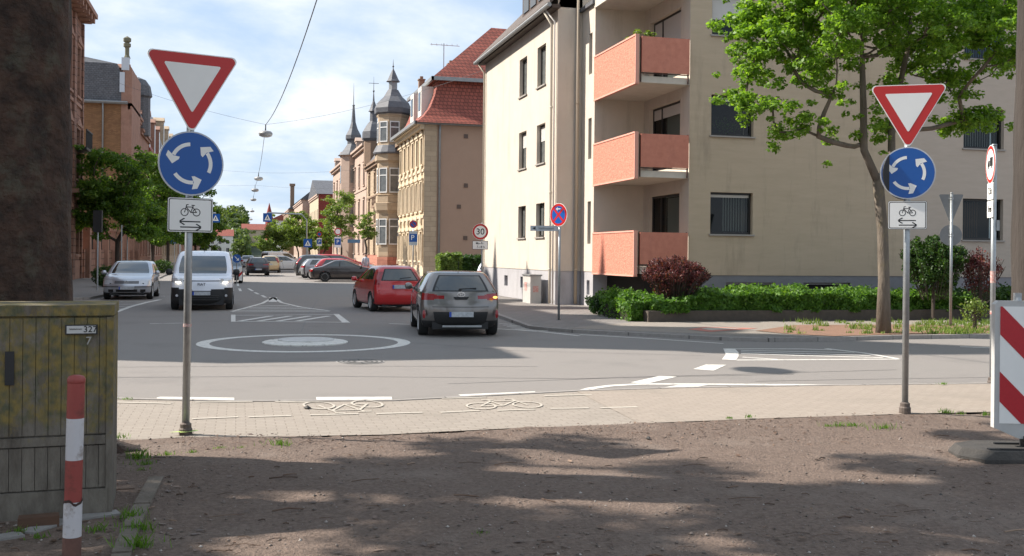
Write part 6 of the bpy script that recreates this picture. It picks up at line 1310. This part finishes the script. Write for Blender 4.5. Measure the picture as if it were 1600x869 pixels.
extra = [TP(1252,200,-.3), TP(1215,205,-.5), TP(1340,215,.1), TP(1300,150,-.8), TP(1385,200,.5), TP(1388,130,.6), TP(1425,80,.8), TP(1500,150,.3), TP(1240,110,-.6), TP(1225,75,.5)]
rgm = random.Random(3); root = empty('maple_tree', (mx, my, SWZ)); tag(root, 'forked maple with fresh green leaves in front of the apartment block', 'tree', 'trees')
cl = []; tries = 0
while len(cl) < 120 and tries < 12000:
    tries += 1; e = rgm.choices(crown, [c[1][0]*c[1][1]*c[1][2] for c in crown])[0]; d = Vector((rgm.gauss(0,1), rgm.gauss(0,1), rgm.gauss(0,1))).normalized(); q = rgm.random()**.4
    p = Vector((e[0][0]+d.x*e[1][0]*q, e[0][1]+d.y*e[1][1]*q, e[0][2]+d.z*e[1][2]*q))
    dc = p.x*st+p.y*ct; pxx = 800+1600*(p.x*ct-p.y*st)/dc
    if pxx < 1155: continue
    if all((p-x).length > .43 for x in cl): cl.append(p)
ncrown = len(cl)
nodes = list(tpts); parent = [-1,0,1,2]
nodes += fa[:1]; parent.append(3); nodes += fa[1:]; parent += [4,5,6]
fb = [TP(1393,250,.2), TP(1393,200,.4), TP(1402,150,.5), TP(1420,70,.7), TP(1425,10,.7)]
nodes += fb; parent += [3,8,9,10,11]
def grow(nodes, parent, cl, seed, first):
    rg = random.Random(seed); ref = nodes[first]
    for c in sorted(cl, key=lambda q: (q-ref).length):
        best = None
        for i in range(first, len(nodes)):
            n = nodes[i]; d = c-n; l = d.length; cost = l*(1+.9*max(0, -d.z/(l+1e-6)+.2))+.12*(n-ref).length
            if best is None or cost < best[0]: best = (cost, i)
        i = best[1]; a = nodes[i]; L_ = (c-a).length; k = max(2, int(L_/.3)); pr = i; side = Vector((rg.uniform(-1,1), rg.uniform(-1,1), rg.uniform(-.3,.3)))*L_*.12
        for q in range(1, k+1):
            t = q/k; nodes.append(a.lerp(c, t)+side*math.sin(t*math.pi)-Vector((0,0,L_*.10*math.sin(t*math.pi)))+Vector((rg.uniform(-1,1), rg.uniform(-1,1), rg.uniform(-1,1)))*.02); parent.append(pr); pr = len(nodes)-1
grow(nodes, parent, cl+[c for c in extra], 5, 3)
kids = {}; w_ = [0.0]*len(nodes)
for i, p in enumerate(parent):
    if p >= 0: kids.setdefault(p, []).append(i)
for i in range(len(nodes)-1, -1, -1):
    w_[i] += 0 if i in kids else 1
    if parent[i] >= 0: w_[parent[i]] += w_[i]
rad = [max(.007, .135*(x/w_[0])**.60) for x in w_]; rad[0] = .18; rad[1] = .13; rad[2] = .12; rad[3] = .125
for i_, r_ in zip(range(4, 13), (.085,.078,.062,.045,.09,.085,.072,.055,.04)): rad[i_] = r_
mbt = MB(); branches_mb(mbt, nodes, parent, kids, rad, 9); mbt.build('trunk', BARK2, root, smooth=True)
ells = []
for i, p in enumerate(cl+extra):
    s = .36*(.7+.5*rgm.random())*(1 if i < ncrown else .7); ells.append((tuple(p+Vector((0,0,.05))), (s*1.1, s*1.1, s*.7)))
    for _ in range(7): o = Vector((rgm.gauss(0,1), rgm.gauss(0,1), rgm.gauss(0,.75)))*.34; t_ = rgm.uniform(.10,.24); ells.append((tuple(p+o), (t_,t_,t_*.6)))
V, Q = leaf_cloud(ells, 78000, .10, up=.6, shell=.5, aspect=.7, seed=12); np_mesh('crown', V, Q, LEAF_M, root)
# plane trees: thick trunk at the left edge, streaked trunk at the right edge
tl = D(14, 560, 8.5); tb = Vector((tl.x, tl.y, 0))
def plane(name, label, base, r, h, crown_, nclump, nleaf, seed, bark, leafm, leaf=.22, rough=.035, lean=(0,0), flare_=1.8, group='trees', clump_r=1.0):
    root = empty(name, (base.x, base.y, 0)); tag(root, label, 'tree', group); rg = random.Random(seed)
    n = 28; zs = [-.15,0,.12,.3,.6,1.0]+[1.0+k*.45 for k in range(1, int((h-1)/.45)+1)]; zs = [q for i_ in range(len(zs)-1) for q in (zs[i_], zs[i_]*.5+zs[i_+1]*.5)]+[zs[-1]]; vs = []
    for z in zs:
        fl = 1+(flare_-1)*math.exp(-max(0,z)/.22)
        for k in range(n):
            a = 2*math.pi*k/n; rr = r*fl*(1-.02*z)*(1+rough*math.sin(3*a+z*.7+seed)+rough*.7*math.sin(7*a+1.3*z)+rough*.5*math.sin(13*a+3.1*z)+rough*.4*math.sin(4*a+5.3*z)+(fl-1)*.5*math.sin(5*a+seed)); vs.append((base.x+lean[0]*z+rr*math.cos(a), base.y+lean[1]*z+rr*math.sin(a), z))
    b = MB(); b.add(vs, [(i*n+k, i*n+(k+1)%n, (i+1)*n+(k+1)%n, (i+1)*n+k) for i in range(len(zs)-1) for k in range(n)]); b.build('trunk', bark, root, smooth=True)
    cl = []; tries = 0
    while len(cl) < nclump and tries < 6000:
        tries += 1; e = rg.choices(crown_, [c[1][0]*c[1][1]*c[1][2] for c in crown_])[0]; d = Vector((rg.gauss(0,1), rg.gauss(0,1), rg.gauss(0,1))).normalized(); q = rg.random()**.45
        p = Vector((e[0][0]+d.x*e[1][0]*q, e[0][1]+d.y*e[1][1]*q, e[0][2]+d.z*e[1][2]*q))
        if all((p-x).length > clump_r*.7 for x in cl): cl.append(p)
    top = Vector((base.x+lean[0]*zs[-1], base.y+lean[1]*zs[-1], zs[-1])); nodes = [top-Vector((0,0,.3)), top]; parent = [-1,0]; grow(nodes, parent, cl, seed, 1); kids = {}; w_ = [0.0]*len(nodes)
    for i, p in enumerate(parent):
        if p >= 0: kids.setdefault(p, []).append(i)
    for i in range(len(nodes)-1, -1, -1):
        w_[i] += 0 if i in kids else 1
        if parent[i] >= 0: w_[parent[i]] += w_[i]
    rad = [max(.012, r*.8*(x/w_[0])**.5) for x in w_]; b = MB(); branches_mb(b, nodes, parent, kids, rad, 7); b.build('limbs', bark, root, smooth=True)
    ells = [(tuple(p), (clump_r*(.6+.5*rg.random()),)*2+(clump_r*.5,)) for p in cl]; V, Q = leaf_cloud(ells, nleaf, leaf, up=.5, shell=.5, aspect=.8, seed=seed); np_mesh('crown', V, Q, leafm, root); return root
LEAF_PL = leafmat('plane_tree_leaves', (.04,.09,.015), (.09,.17,.03))
plane('plane_tree', 'thick dark flaking plane trunk rising at the left edge behind mossy cabinet', tb, .475, 6.2, [((tb.x-.5,tb.y-.7,9.8),(4.6,4.0,2.8)),((-3.0,12.1,9.6),(3.9,2.0,1.7)),((-3.0,12.1,9.6),(3.9,2.0,1.7))], 95, 13000, 31, BARK, LEAF_PL, .18, clump_r=.52)
tr_ = D(1625, 560, 12.4); trb = Vector((tr_.x, tr_.y, 0))
plane('plane_tree', 'grey streaked trunk cut by the right edge behind the striped barrier board', trb, .33, 7.0, [((trb.x+.5,trb.y,10.5),(3.6,3.4,2.8))], 26, 11000, 32, BARK3, LEAF_PL, clump_r=1.1, flare_=1.25)
plane('plane_tree', 'plane tree left of the crossing whose crown shades the dirt', Vector((-9.2,11.0,0)), .35, 6.0, [((-9.0,10.9,9.3),(4.3,3.2,2.6))], 60, 8500, 33, BARK, LEAF_PL, .18, clump_r=.52)
plane('plane_tree', 'plane tree left of the camera whose crown shades the near dirt', Vector((-8.6,5.0,0)), .35, 6.0, [((-8.4,4.6,9.3),(4.4,4.0,3.0))], 62, 9000, 34, BARK, LEAF_PL, .18, clump_r=.56)
plane('plane_tree', 'plane tree close behind the camera position', Vector((-2.2,-3.0,0)), .35, 6.5, [((-2.2,-2.5,9.6),(4.4,4.2,2.8))], 62, 9000, 35, BARK, LEAF_PL, .18, clump_r=.56)
# left row of street trees
LEAF_S = leafmat('sunny_street_tree_leaves', (.045,.10,.018), (.12,.20,.035), (.22,.31,.06), .5)
LT = [(183,448,218,112,'street tree with dark dense crown nearest on the left pavement',0),(238,440,235,78,'second dark street tree, right of the nearest left one',1),(262,432,262,75,'third left street tree, rising behind the yield post',2),(305,425,292,62,'fourth left street tree, right behind the yield post',3),(322,420,318,44,'farthest left street tree just above the white van',4)]
for i, (px, pyb, pyt, wpx, lab, k) in enumerate(LT):
    dd = [62, 80, 98, 122, 150][i]; P = D(px, pyb, dd); zt = zat(px, pyt, dd); w2 = wpx*dd/1600/2; base = (P.x, P.y, 0.08)
    cr_ = [((P.x, P.y, zt-(zt-2.2)*.42), (w2*1.1, w2*1.1, (zt-2.2)*.44)), ((P.x+w2*.3, P.y, 3.6), (w2*1.0, w2*.9, 1.5)), ((P.x-w2*.35, P.y, 3.9), (w2*.95, w2*.8, 1.5))]
    tree('street_tree', lab, 'tree', base, cr_, 55, 20000 if i < 2 else 10000, .2 if i < 2 else .3, LEAF_S, TWIGB, .14, 2.3, w2*.34, 'street trees of the left row', 40+i, up=.3)
# right row of young trees
RT = [(533,438,300,60,90,'slim young tree with airy light crown before the sandstone house'),(572,437,335,26,84,'thin young tree right of the airy one'),(505,428,352,34,112,'small light green tree left of the airy young tree'),(466,425,335,62,128,'bright green street tree above the parked cars'),(438,422,345,50,150,'bright green street tree left of the big bright one'),(415,418,372,38,185,'low green tree at the far right kerb below crossing sign'),(484,424,345,40,138,'bright green tree between crossing signs')]
for i, (px, pyb, pyt, wpx, dd, lab) in enumerate(RT):
    P = D(px, pyb, dd); zt = zat(px, pyt, dd); w2 = wpx*dd/1600/2; z0_ = 2.6 if i < 2 else 2.0
    cr_ = [((P.x, P.y, (zt+z0_)/2+.3), (w2, w2, (zt-z0_)/2)), ((P.x+w2*.2, P.y, z0_+(zt-z0_)*.35), (w2*.8, w2*.8, (zt-z0_)*.28))]
    tree('young_street_tree', lab, 'tree', (P.x, P.y, .08), cr_, 34, [6500,2200,2500,7000,6000,3500,4500][i], [.17,.16,.24,.28,.3,.34,.3][i], LEAF_L, TWIGB, .09, z0_*.85, max(.28, w2*.32), 'young street trees of the right row', 60+i, up=.2)
# wooded hill
hx = np.linspace(-260, 140, 60); hy = np.linspace(430, 900, 50); X, Y = np.meshgrid(hx, hy)
def hill_z(X, Y): return np.clip((Y-450)/150, 0, 1)**1.2*19*(.7+.35*vnoise(X, Y, 60, 9))*np.clip(1.25-(X+10)/60, .25, 1)-1
Z = hill_z(X, Y); V = np.stack([X,Y,Z], -1).reshape(-1,3); I = (np.arange(49)[:,None]*60+np.arange(59)[None]).ravel(); tag(np_mesh('hill', V, np.stack([I,I+1,I+61,I+60],1), mat('hill_undergrowth', (.03,.045,.018), .95), smooth=True), kind='structure')
ells = []; rgh = random.Random(77)
for k in range(900):
    x_, y_ = rgh.uniform(-75,3), 438+180*rgh.random()**1.35; z_ = float(hill_z(np.array(x_), np.array(y_))); s_ = rgh.uniform(3,6)
    if abs(x_+9) < 10 and y_ < 482: continue
    ells += [((x_,y_,z_+s_*.9), (s_*.8,s_*.8,s_*.9)), ((x_+rgh.gauss(0,2),y_-2,z_+s_*1.5), (s_*.45,s_*.45,s_*.4))]
V, Q = leaf_cloud(ells, 100000, 1.7, up=.2, shell=.25, aspect=.8, seed=5); tag(np_mesh('hillside_wood', V, Q, LEAF_F), 'dark green wood covering the hill at the street end', 'wood', kind='stuff')
# ------------------------------------------------------------------ hedges, shrubs
def hedge(name, label, boxes, n, leaf, lm, seed, core=None, cat='hedge', group=None, up=.4, jag=.2):
    cxx = sum((b_[0]+b_[3])/2 for b_ in boxes)/len(boxes); cyy = sum((b_[1]+b_[4])/2 for b_ in boxes)/len(boxes); root = empty(name, (cxx, cyy, SWZ)); tag(root, label, cat, group); rg = np.random.default_rng(seed); Vs = []
    area = [max(.01, (b_[3]-b_[0])*(b_[4]-b_[1])+(b_[3]-b_[0])*(b_[5]-b_[2])*1.4) for b_ in boxes]; b0 = 0
    for b_, a in zip(boxes, area):
        m = int(n*a/sum(area)); u = rg.random((m,3)); f = rg.random(m); sh_ = rg.random(m)**3*.25
        x = b_[0]+(b_[3]-b_[0])*u[:,0]; y = b_[1]+(b_[4]-b_[1])*u[:,1]; z = b_[2]+(b_[5]-b_[2])*u[:,2]
        topf = f < .42; fr_ = (f >= .42) & (f < .9); lf = f >= .95
        z = np.where(topf, b_[5]-sh_+jag*(vnoise(x,y,.35,seed)-.4)*1.6+.05*rg.normal(size=m), z); y = np.where(fr_, b_[1]+sh_+jag*(vnoise(x,z,.3,seed+1)-.5)*2, y); x = np.where(lf, b_[0]+sh_, x); x = np.where((f >= .9) & (f < .95), b_[3]-sh_, x)
        P = np.stack([x,y,z],1); nn = rg.normal(size=(m,3)); nn[:,2] += up*2; nn[:,1] -= .6; nn /= np.linalg.norm(nn,axis=1)[:,None]; t = rg.normal(size=(m,3)); t -= nn*(t*nn).sum(1)[:,None]; t /= np.linalg.norm(t,axis=1)[:,None]; bb = np.cross(nn,t); s = leaf*(.6+.8*rg.random(m))[:,None]
        Vs.append(np.stack([P-t*s*.5,P+bb*s*.3,P+t*s*.5,P-bb*s*.3],1).reshape(-1,3))
    V = np.concatenate(Vs); np_mesh('foliage', V, np.arange(len(V)).reshape(-1,4), lm, root)
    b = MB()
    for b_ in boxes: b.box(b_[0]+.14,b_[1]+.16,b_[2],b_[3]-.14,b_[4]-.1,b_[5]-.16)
    b.build('dense_core', core or mat('dark_hedge_core', (.03,.035,.015), .95), root); return root  # plain dark boxes keep the foliage from being seen through
W0 = G(1017,507,SWZ); W1 = G(1370,505,SWZ)
wl = empty('planter_wall', (14, 25, 0)); tag(wl, 'low dark weathered concrete edging wall in front of the long hedge', 'wall')
b = MB(); b.box(10.35,24.85,0,26,25.05,.36); b.box(10.35,25.05,0,10.55,27.2,.36); b.build('edging', mat('dark_weathered_concrete', (.10,.08,.065), .95, col2=(.06,.05,.04), nscale=6, bump=.6), wl)
b = MB(); b.box(10.5,25.0,0,26,28.9,.3); b.build('planter_soil', SOIL, wl)
hb = [(10.5+i*.9, 24.95+.05*math.sin(i), .32, 11.5+i*.9, 27.2, z_) for i, z_ in enumerate([.62,.72,.78,.84,.8,.83,.78,.8,.76,.74,.7])]
hedge('clipped_hedge', 'long bright green spreading hedge on the low wall before ochre facade', hb, 30000, .10, LEAF_H, 80, group='hedges')
hb = [(20.0+i*1.1, 25.2, .32, 21.2+i*1.1, 27.4, z_) for i, z_ in enumerate([.72,.76,.8,.78,.8,.78])]
hedge('clipped_hedge', 'darker hedge continuing behind the maple trunk to the right', hb, 12000, .11, LEAF_D, 81, group='hedges')
hedge('low_hedge', 'light green low hedge left of the purple barberry at the pavement', [(9.95,25.2,.05,10.7,27.6,.58),(10.1,26.0,.05,10.8,28.0,.7)], 7000, .09, LEAF_H, 82, group='hedges')
def shrub(name, label, c, r, n, leaf, lm, seed, cat='shrub', up=.1, spikes=0, core=True):
    root = empty(name, (c[0], c[1], SWZ)); tag(root, label, cat); rg = random.Random(seed); ells = [((c[0],c[1],c[2]), r)]; b = MB()
    for k in range(spikes):
        d = Vector((rg.gauss(0,1), rg.gauss(0,1), abs(rg.gauss(0,1))*.9+.15)).normalized(); tip = Vector(c)+Vector((d.x*r[0],d.y*r[1],d.z*r[2]))*rg.uniform(1.0,1.42); ells.append((tuple(tip-d*.15), (.09+.03*rg.random(),)*2+(.13,))); b.tube([Vector((c[0],c[1],SWZ)).lerp(tip,.35), Vector((c[0],c[1],SWZ)).lerp(tip,.7)+Vector((0,0,.1)), tip], .008, 4)
    for k in range(14):
        d = Vector((rg.gauss(0,1), rg.gauss(0,1), rg.gauss(0,1))).normalized(); ells.append(((c[0]+d.x*r[0]*.75, c[1]+d.y*r[1]*.75, c[2]+d.z*r[2]*.7), (r[0]*.35,r[1]*.35,r[2]*.33)))
    V, Q = leaf_cloud(ells, n, leaf, up, .3, seed=seed); np_mesh('foliage', V, Q, lm, root)
    b.tube([(c[0],c[1],SWZ),(c[0],c[1],c[2])], .05, 6); b.build('stems', TWIGB, root); return root
P = D(1054, 430, 27.9); shrub('barberry_bush', 'rounded purple barberry bush beneath the lowest balcony', (P.x,P.y,1.15), (.75,.7,.52), 13000, .06, LEAF_P, 90, spikes=230)
P = D(950, 476, 30.2); shrub('juniper_bush', 'dark green juniper at the corner under the balconies', (P.x,P.y,.32), (.55,.6,.38), 9000, .07, LEAF_Y, 91, spikes=60)
P = D(1466, 415, 28.5); shrub('green_bush', 'loose dark green bush before the grey facade beside the rear-facing sign', (P.x,P.y+.2,1.55), (.82,.7,.72), 12000, .08, LEAF_Y if False else LEAF_D, 92, spikes=90)
P = D(1540, 420, 28.5); shrub('red_leaved_bush', 'sparse reddish bush under the right ground floor window', (P.x,P.y+.2,1.35), (.5,.5,.6), 2500, .07, LEAF_P, 93, spikes=50)
P = D(710, 412, 62); hedge('yard_hedge', 'clipped bright green hedge between the parked cars and blank side wall', [(P.x-1.0,P.y-.6,.05,P.x+.35,P.y+.9,1.68)], 5000, .16, LEAF_L, 83, group='hedges'); hedge('yard_hedge', 'dark part of hedge with shade put into its leaf colour, beside the bright one', [(P.x+.4,P.y-.4,.05,P.x+1.6,P.y+.9,1.62)], 3000, .16, LEAF_D, 84, group='hedges')  # dark part gets darker leaves that paint its shade
P = D(161, 440, 49); shrub('potted_bush', 'small dark bush at the foot of the signal post on the left pavement', (P.x,P.y,.6), (.5,.5,.5), 2200, .09, LEAF_D, 94, spikes=20)
P = D(257, 425, 82); shrub('left_shrub', 'low dark shrub on the left kerb beside the parked hatchback', (P.x-.2,P.y,.6), (.9,.9,.6), 1500, .13, LEAF_D, 95)
# weeds on the soil strip, grass tufts in the dirt
def blades(pts, h, n, m, name, label, seed, spread=.10, w=.008):
    rg = np.random.default_rng(seed); V = []; 
    for (x, y, z, s) in pts:
        k = int(n*s); a = rg.random(k)*6.28; rr_ = np.abs(rg.normal(size=k))*spread*s; bx, by = x+rr_*np.cos(a), y+rr_*np.sin(a)*.7; hh = h*s*(.5+.7*rg.random(k)); lx, ly = rg.normal(size=k)*.35*hh, rg.normal(size=k)*.35*hh; wa = rg.random(k)*6.28; wx, wy = np.cos(wa)*w, np.sin(wa)*w
        V.append(np.stack([np.stack([bx-wx,by-wy,np.full(k,z)],1), np.stack([bx+wx,by+wy,np.full(k,z)],1), np.stack([bx+lx*.5+wx*.7,by+ly*.5+wy*.7,z+hh*.6],1), np.stack([bx+lx,by+ly,z+hh],1)],1).reshape(-1,3))
    V = np.concatenate(V); return tag(np_mesh(name, V, np.arange(len(V)).reshape(-1,4), m), label, 'grass', kind='stuff')
tufts = [(*G(px, py), .02, s_) for px, py, s_ in ((437,702,1.3),(183,688,1.0),(215,722,1.5),(228,733,1.0),(222,742,.7),(205,815,1.2),(222,833,1.1),(216,860,1.3),(1312,672,1.1),(1335,672,1.0),(1383,676,1.4),(1478,648,.9),(1500,650,.7),(1540,652,.8),(1295,672,.7),(345,706,.6),(260,716,.7),(300,712,.6),(375,706,.5),(30,838,.7),(150,835,.9),(60,845,.6),(750,843,.6),(176,626,.5),(200,627,.5),(1474,603,.6),(1170,655,.6),(1140,657,.5))]
blades(tufts, .06, 60, GRASS, 'grass', 'small green grass tufts growing in the brown dirt', 1, .07, .004)
rgw = random.Random(5); wp = []
for k in range(150):
    px = rgw.choice([rgw.uniform(1230,1560), rgw.uniform(1430,1590)]); py = rgw.uniform(503,523); x_, y_ = G(px, py, SWZ); wp.append((x_, y_, SWZ, rgw.uniform(.4,1.2)))
blades(wp, .13, 30, LEAF_L, 'weeds', 'patchy weeds and grass on the soil strip around the maple', 2, .14, .012)
P = G(1523,515,SWZ); shrub('wild_weed', 'tall leggy weed at the roadside between rear-facing sign and right post', (P[0],P[1],.5), (.35,.3,.35), 500, .07, LEAF_L, 96, spikes=22)
# litter, stones and twigs on the dirt
rg = np.random.default_rng(8); V = []; F_ = []
n = 11000; px = rg.random(n)*2000-250; 
ds = 1/(1/11.0+rg.random(n)*(1/3.4-1/11.0)); aa = (rg.random(n)-.5)*1.35; Xs = ds*(aa*ct+st); Ys = ds*(ct-aa*st)
ey = np.interp(Xs, edge_x, edge_y); ok = Ys < ey-.05; Xs, Ys, ds = Xs[ok], Ys[ok], ds[ok]; n = len(Xs)
Zs = .018+.05*(vnoise(Xs,Ys,1.7,1)-.4)+.02*(vnoise(Xs,Ys,.35,2)-.5)
sz = .004+.013*rg.random(n)**3
octa = np.array([(1,0,0),(0,1,0),(-1,0,0),(0,-1,0),(0,0,.7),(0,0,-.5)], float); of = [(0,1,4),(1,2,4),(2,3,4),(3,0,4),(1,0,5),(2,1,5),(3,2,5),(0,3,5)]
sc3 = sz[:,None,None]*(.6+.8*rg.random((n,6,1))); V = (octa[None]*sc3+np.stack([Xs,Ys,Zs],1)[:,None]).reshape(-1,3); Q = (np.array(of)[None]+np.arange(n)[:,None,None]*6).reshape(-1,3)
GRAV = leafmat('gravel_bits', (.10,.08,.065), (.24,.19,.16), (.42,.38,.34), 0.0); tag(np_mesh('gravel', V, Q, GRAV), 'fine gravel and crumbs scattered over the brown dirt', 'gravel', kind='stuff')
n = 1300; ds = 1/(1/10.4+rg.random(n)*(1/3.6-1/10.4)); aa = (rg.random(n)**1.5)*1.15-.57; Xs = ds*(aa*ct+st); Ys = ds*(ct-aa*st); b = MB(); LITT = leafmat('dry_litter', (.05,.03,.02), (.14,.08,.05), (.28,.19,.13), 0.0)
for k in range(n):
    x_, y_ = Xs[k], Ys[k]
    if y_ > np.interp(x_, edge_x, edge_y)-.08: continue
    z_ = dirt_z(x_, y_)+.008; a = rg.random()*6.28; 
    if k % 2: L_ = .04+.22*rg.random()**2.2; b.tube([(x_,y_,z_),(x_+L_*.5*math.cos(a),y_+L_*.5*math.sin(a)*.5,z_+.004+L_*.03),(x_+L_*math.cos(a+.3),y_+L_*math.sin(a+.3)*.5,z_+.002)], .0018+.0035*rg.random()**2, 4)
    else:
        s = .012+.03*rg.random(); ca, sa = math.cos(a)*s, math.sin(a)*s; b.add([(x_-ca,y_-sa,z_),(x_+sa*.5,y_-ca*.5,z_+.012*rg.random()),(x_+ca,y_+sa,z_+.01*rg.random()),(x_-sa*.5,y_+ca*.5,z_+.004)], [(0,1,2,3)])
for k in range(900):
    t_ = rg.random(); px_ = 180+rg.random()*1380; ex, eyy = G(px_, 672); y_ = float(np.interp(ex, edge_x, edge_y))-.05-abs(rg.normal())*.55; x_ = ex
    if y_ < 3: continue
    z_ = dirt_z(x_, y_)+.006; a = rg.random()*6.28; s = .008+.018*rg.random(); ca, sa = math.cos(a)*s, math.sin(a)*s; b.add([(x_-ca,y_-sa,z_),(x_+sa*.5,y_-ca*.5,z_+.01*rg.random()),(x_+ca,y_+sa,z_+.008*rg.random()),(x_-sa*.5,y_+ca*.5,z_+.003)], [(0,1,2,3)])
tag(b.build('twigs_and_bark', LITT), 'dry twigs, bark flakes and dead leaves on the dirt', 'litter', kind='stuff')
for (px, py, s, lab) in ((480,640,.045,'small dark stone on the paving left of the bicycle mark') ,(1470,779,.03,'dark stone lying on the dirt at the right'),(1013,688,.03,'flat black scrap on the dirt edge in the middle'),(1328,779,.015,'tiny pebble at the right'),):
    if s < .02: continue
    x_, y_ = G(px, py); b = MB(); b.v = [(x_+v[0]*s*(1+.3*math.sin(9*v[1])), y_+v[1]*s, .02+v[2]*s) for v in octa]; b.f = of; b.m = [0]*8; tag(b.build('stone', mat('dark_stone', (.06,.055,.05), .8)), lab, 'stone')
# old kerb stones in the dirt by the cabinet, wooden block
e = [(245,752),(222,795),(205,830),(190,869),(182,900)]; STN = mat('mossy_edging_stone', (.2,.165,.135), .9, col2=(.12,.1,.075), nscale=8, bump=.8, bscale=30)
for i in range(4):
    A_, B_ = Vector(G(*e[i])), Vector(G(*e[i+1])); A_ = A_.lerp(B_, .03); t = (B_-A_).normalized(); n_ = Vector((t.y,-t.x))*.055; b = MB(); b.prism([tuple(A_-n_), tuple(B_-n_), tuple(B_+n_), tuple(A_+n_)], -.03, .045-.008*i); o = b.build('edging_stone', STN); tag(o, ['farthest brown edging stone in the dirt, at cabinet shadow edge', 'second edging stone in the dirt right of bollard', 'third edging stone beside the grass tufts', 'nearest edging stone cut by the lower picture edge'][i], 'edging stone', 'edging stones in the dirt')
b = MB(); 
for a_, c_ in (((40,838),(100,818)),((105,817),(185,806)),((-60,856),(34,840))):
    A_, B_ = Vector(G(*a_)), Vector(G(*c_)); t = (B_-A_).normalized(); n_ = Vector((-t.y,t.x))*.06; b.prism([tuple(A_-n_), tuple(B_-n_), tuple(B_+n_), tuple(A_+n_)], -.03, .03)
tag(b.build('stone_slab', mat('grey_worn_slab', (.3,.285,.27), .9, col2=(.2,.185,.17), nscale=9, bump=.6)), 'row of flat grey worn slabs at the foot of the mossy cabinet', 'paving slab')
A_ = Vector(G(60,826)); b = MB(); b.prism([(A_.x-.11,A_.y-.07),(A_.x+.13,A_.y-.04),(A_.x+.11,A_.y+.06),(A_.x-.12,A_.y+.03)], .0, .085); tag(b.build('wooden_block', mat('old_brown_wood', (.12,.06,.035), .85, col2=(.07,.04,.025), nscale=12, nscale3=(.3,3,3))), 'short brown wooden block lying at the cabinet foot', 'wood block')
# pedestrian far away
P = D(571, 432, 70); pd = empty('person', (P.x, P.y, .08), R(10), True); tag(pd, 'person in grey top and black trousers standing by the sandstone entrance', 'person')
b = MB()
for s_ in (-1,1): b.tube([(s_*.09,.0,0),(s_*.1,.02,.45),(s_*.09,0,.88)], [.05,.065,.09], 8)
b.build('trousers', mat('black_trousers', (.015,.015,.018), .9), pd, smooth=True)
b = MB(); b.tube([(0,0,.84),(0,.01,1.05),(0,.01,1.3),(0,0,1.46),(0,0,1.5)], [.14,.15,.19,.14,.05], 10)
for s_ in (-1,1): b.tube([(s_*.17,0,1.42),(s_*.24,.02,1.15),(s_*.22,-.06,.9)], [.06,.05,.035], 8)
b.build('grey_top', mat('light_grey_top', (.4,.42,.46), .9), pd, smooth=True)
b = MB(); b.lathe([(.03,1.49),(.06,1.52),(.085,1.6),(.09,1.68),(.06,1.74),(.01,1.76)], 12, (0,0,0)); b.build('head', mat('skin', (.45,.28,.2), .6), pd, smooth=True)
b = MB(); b.lathe([(.094,1.66),(.096,1.71),(.065,1.765),(.01,1.785)], 12, (0,.01,0)); b.build('hair', mat('dark_hair', (.03,.02,.015), .8), pd, smooth=True)
for o in list(bpy.data.objects):
    if '_local' in o: del o['_local']
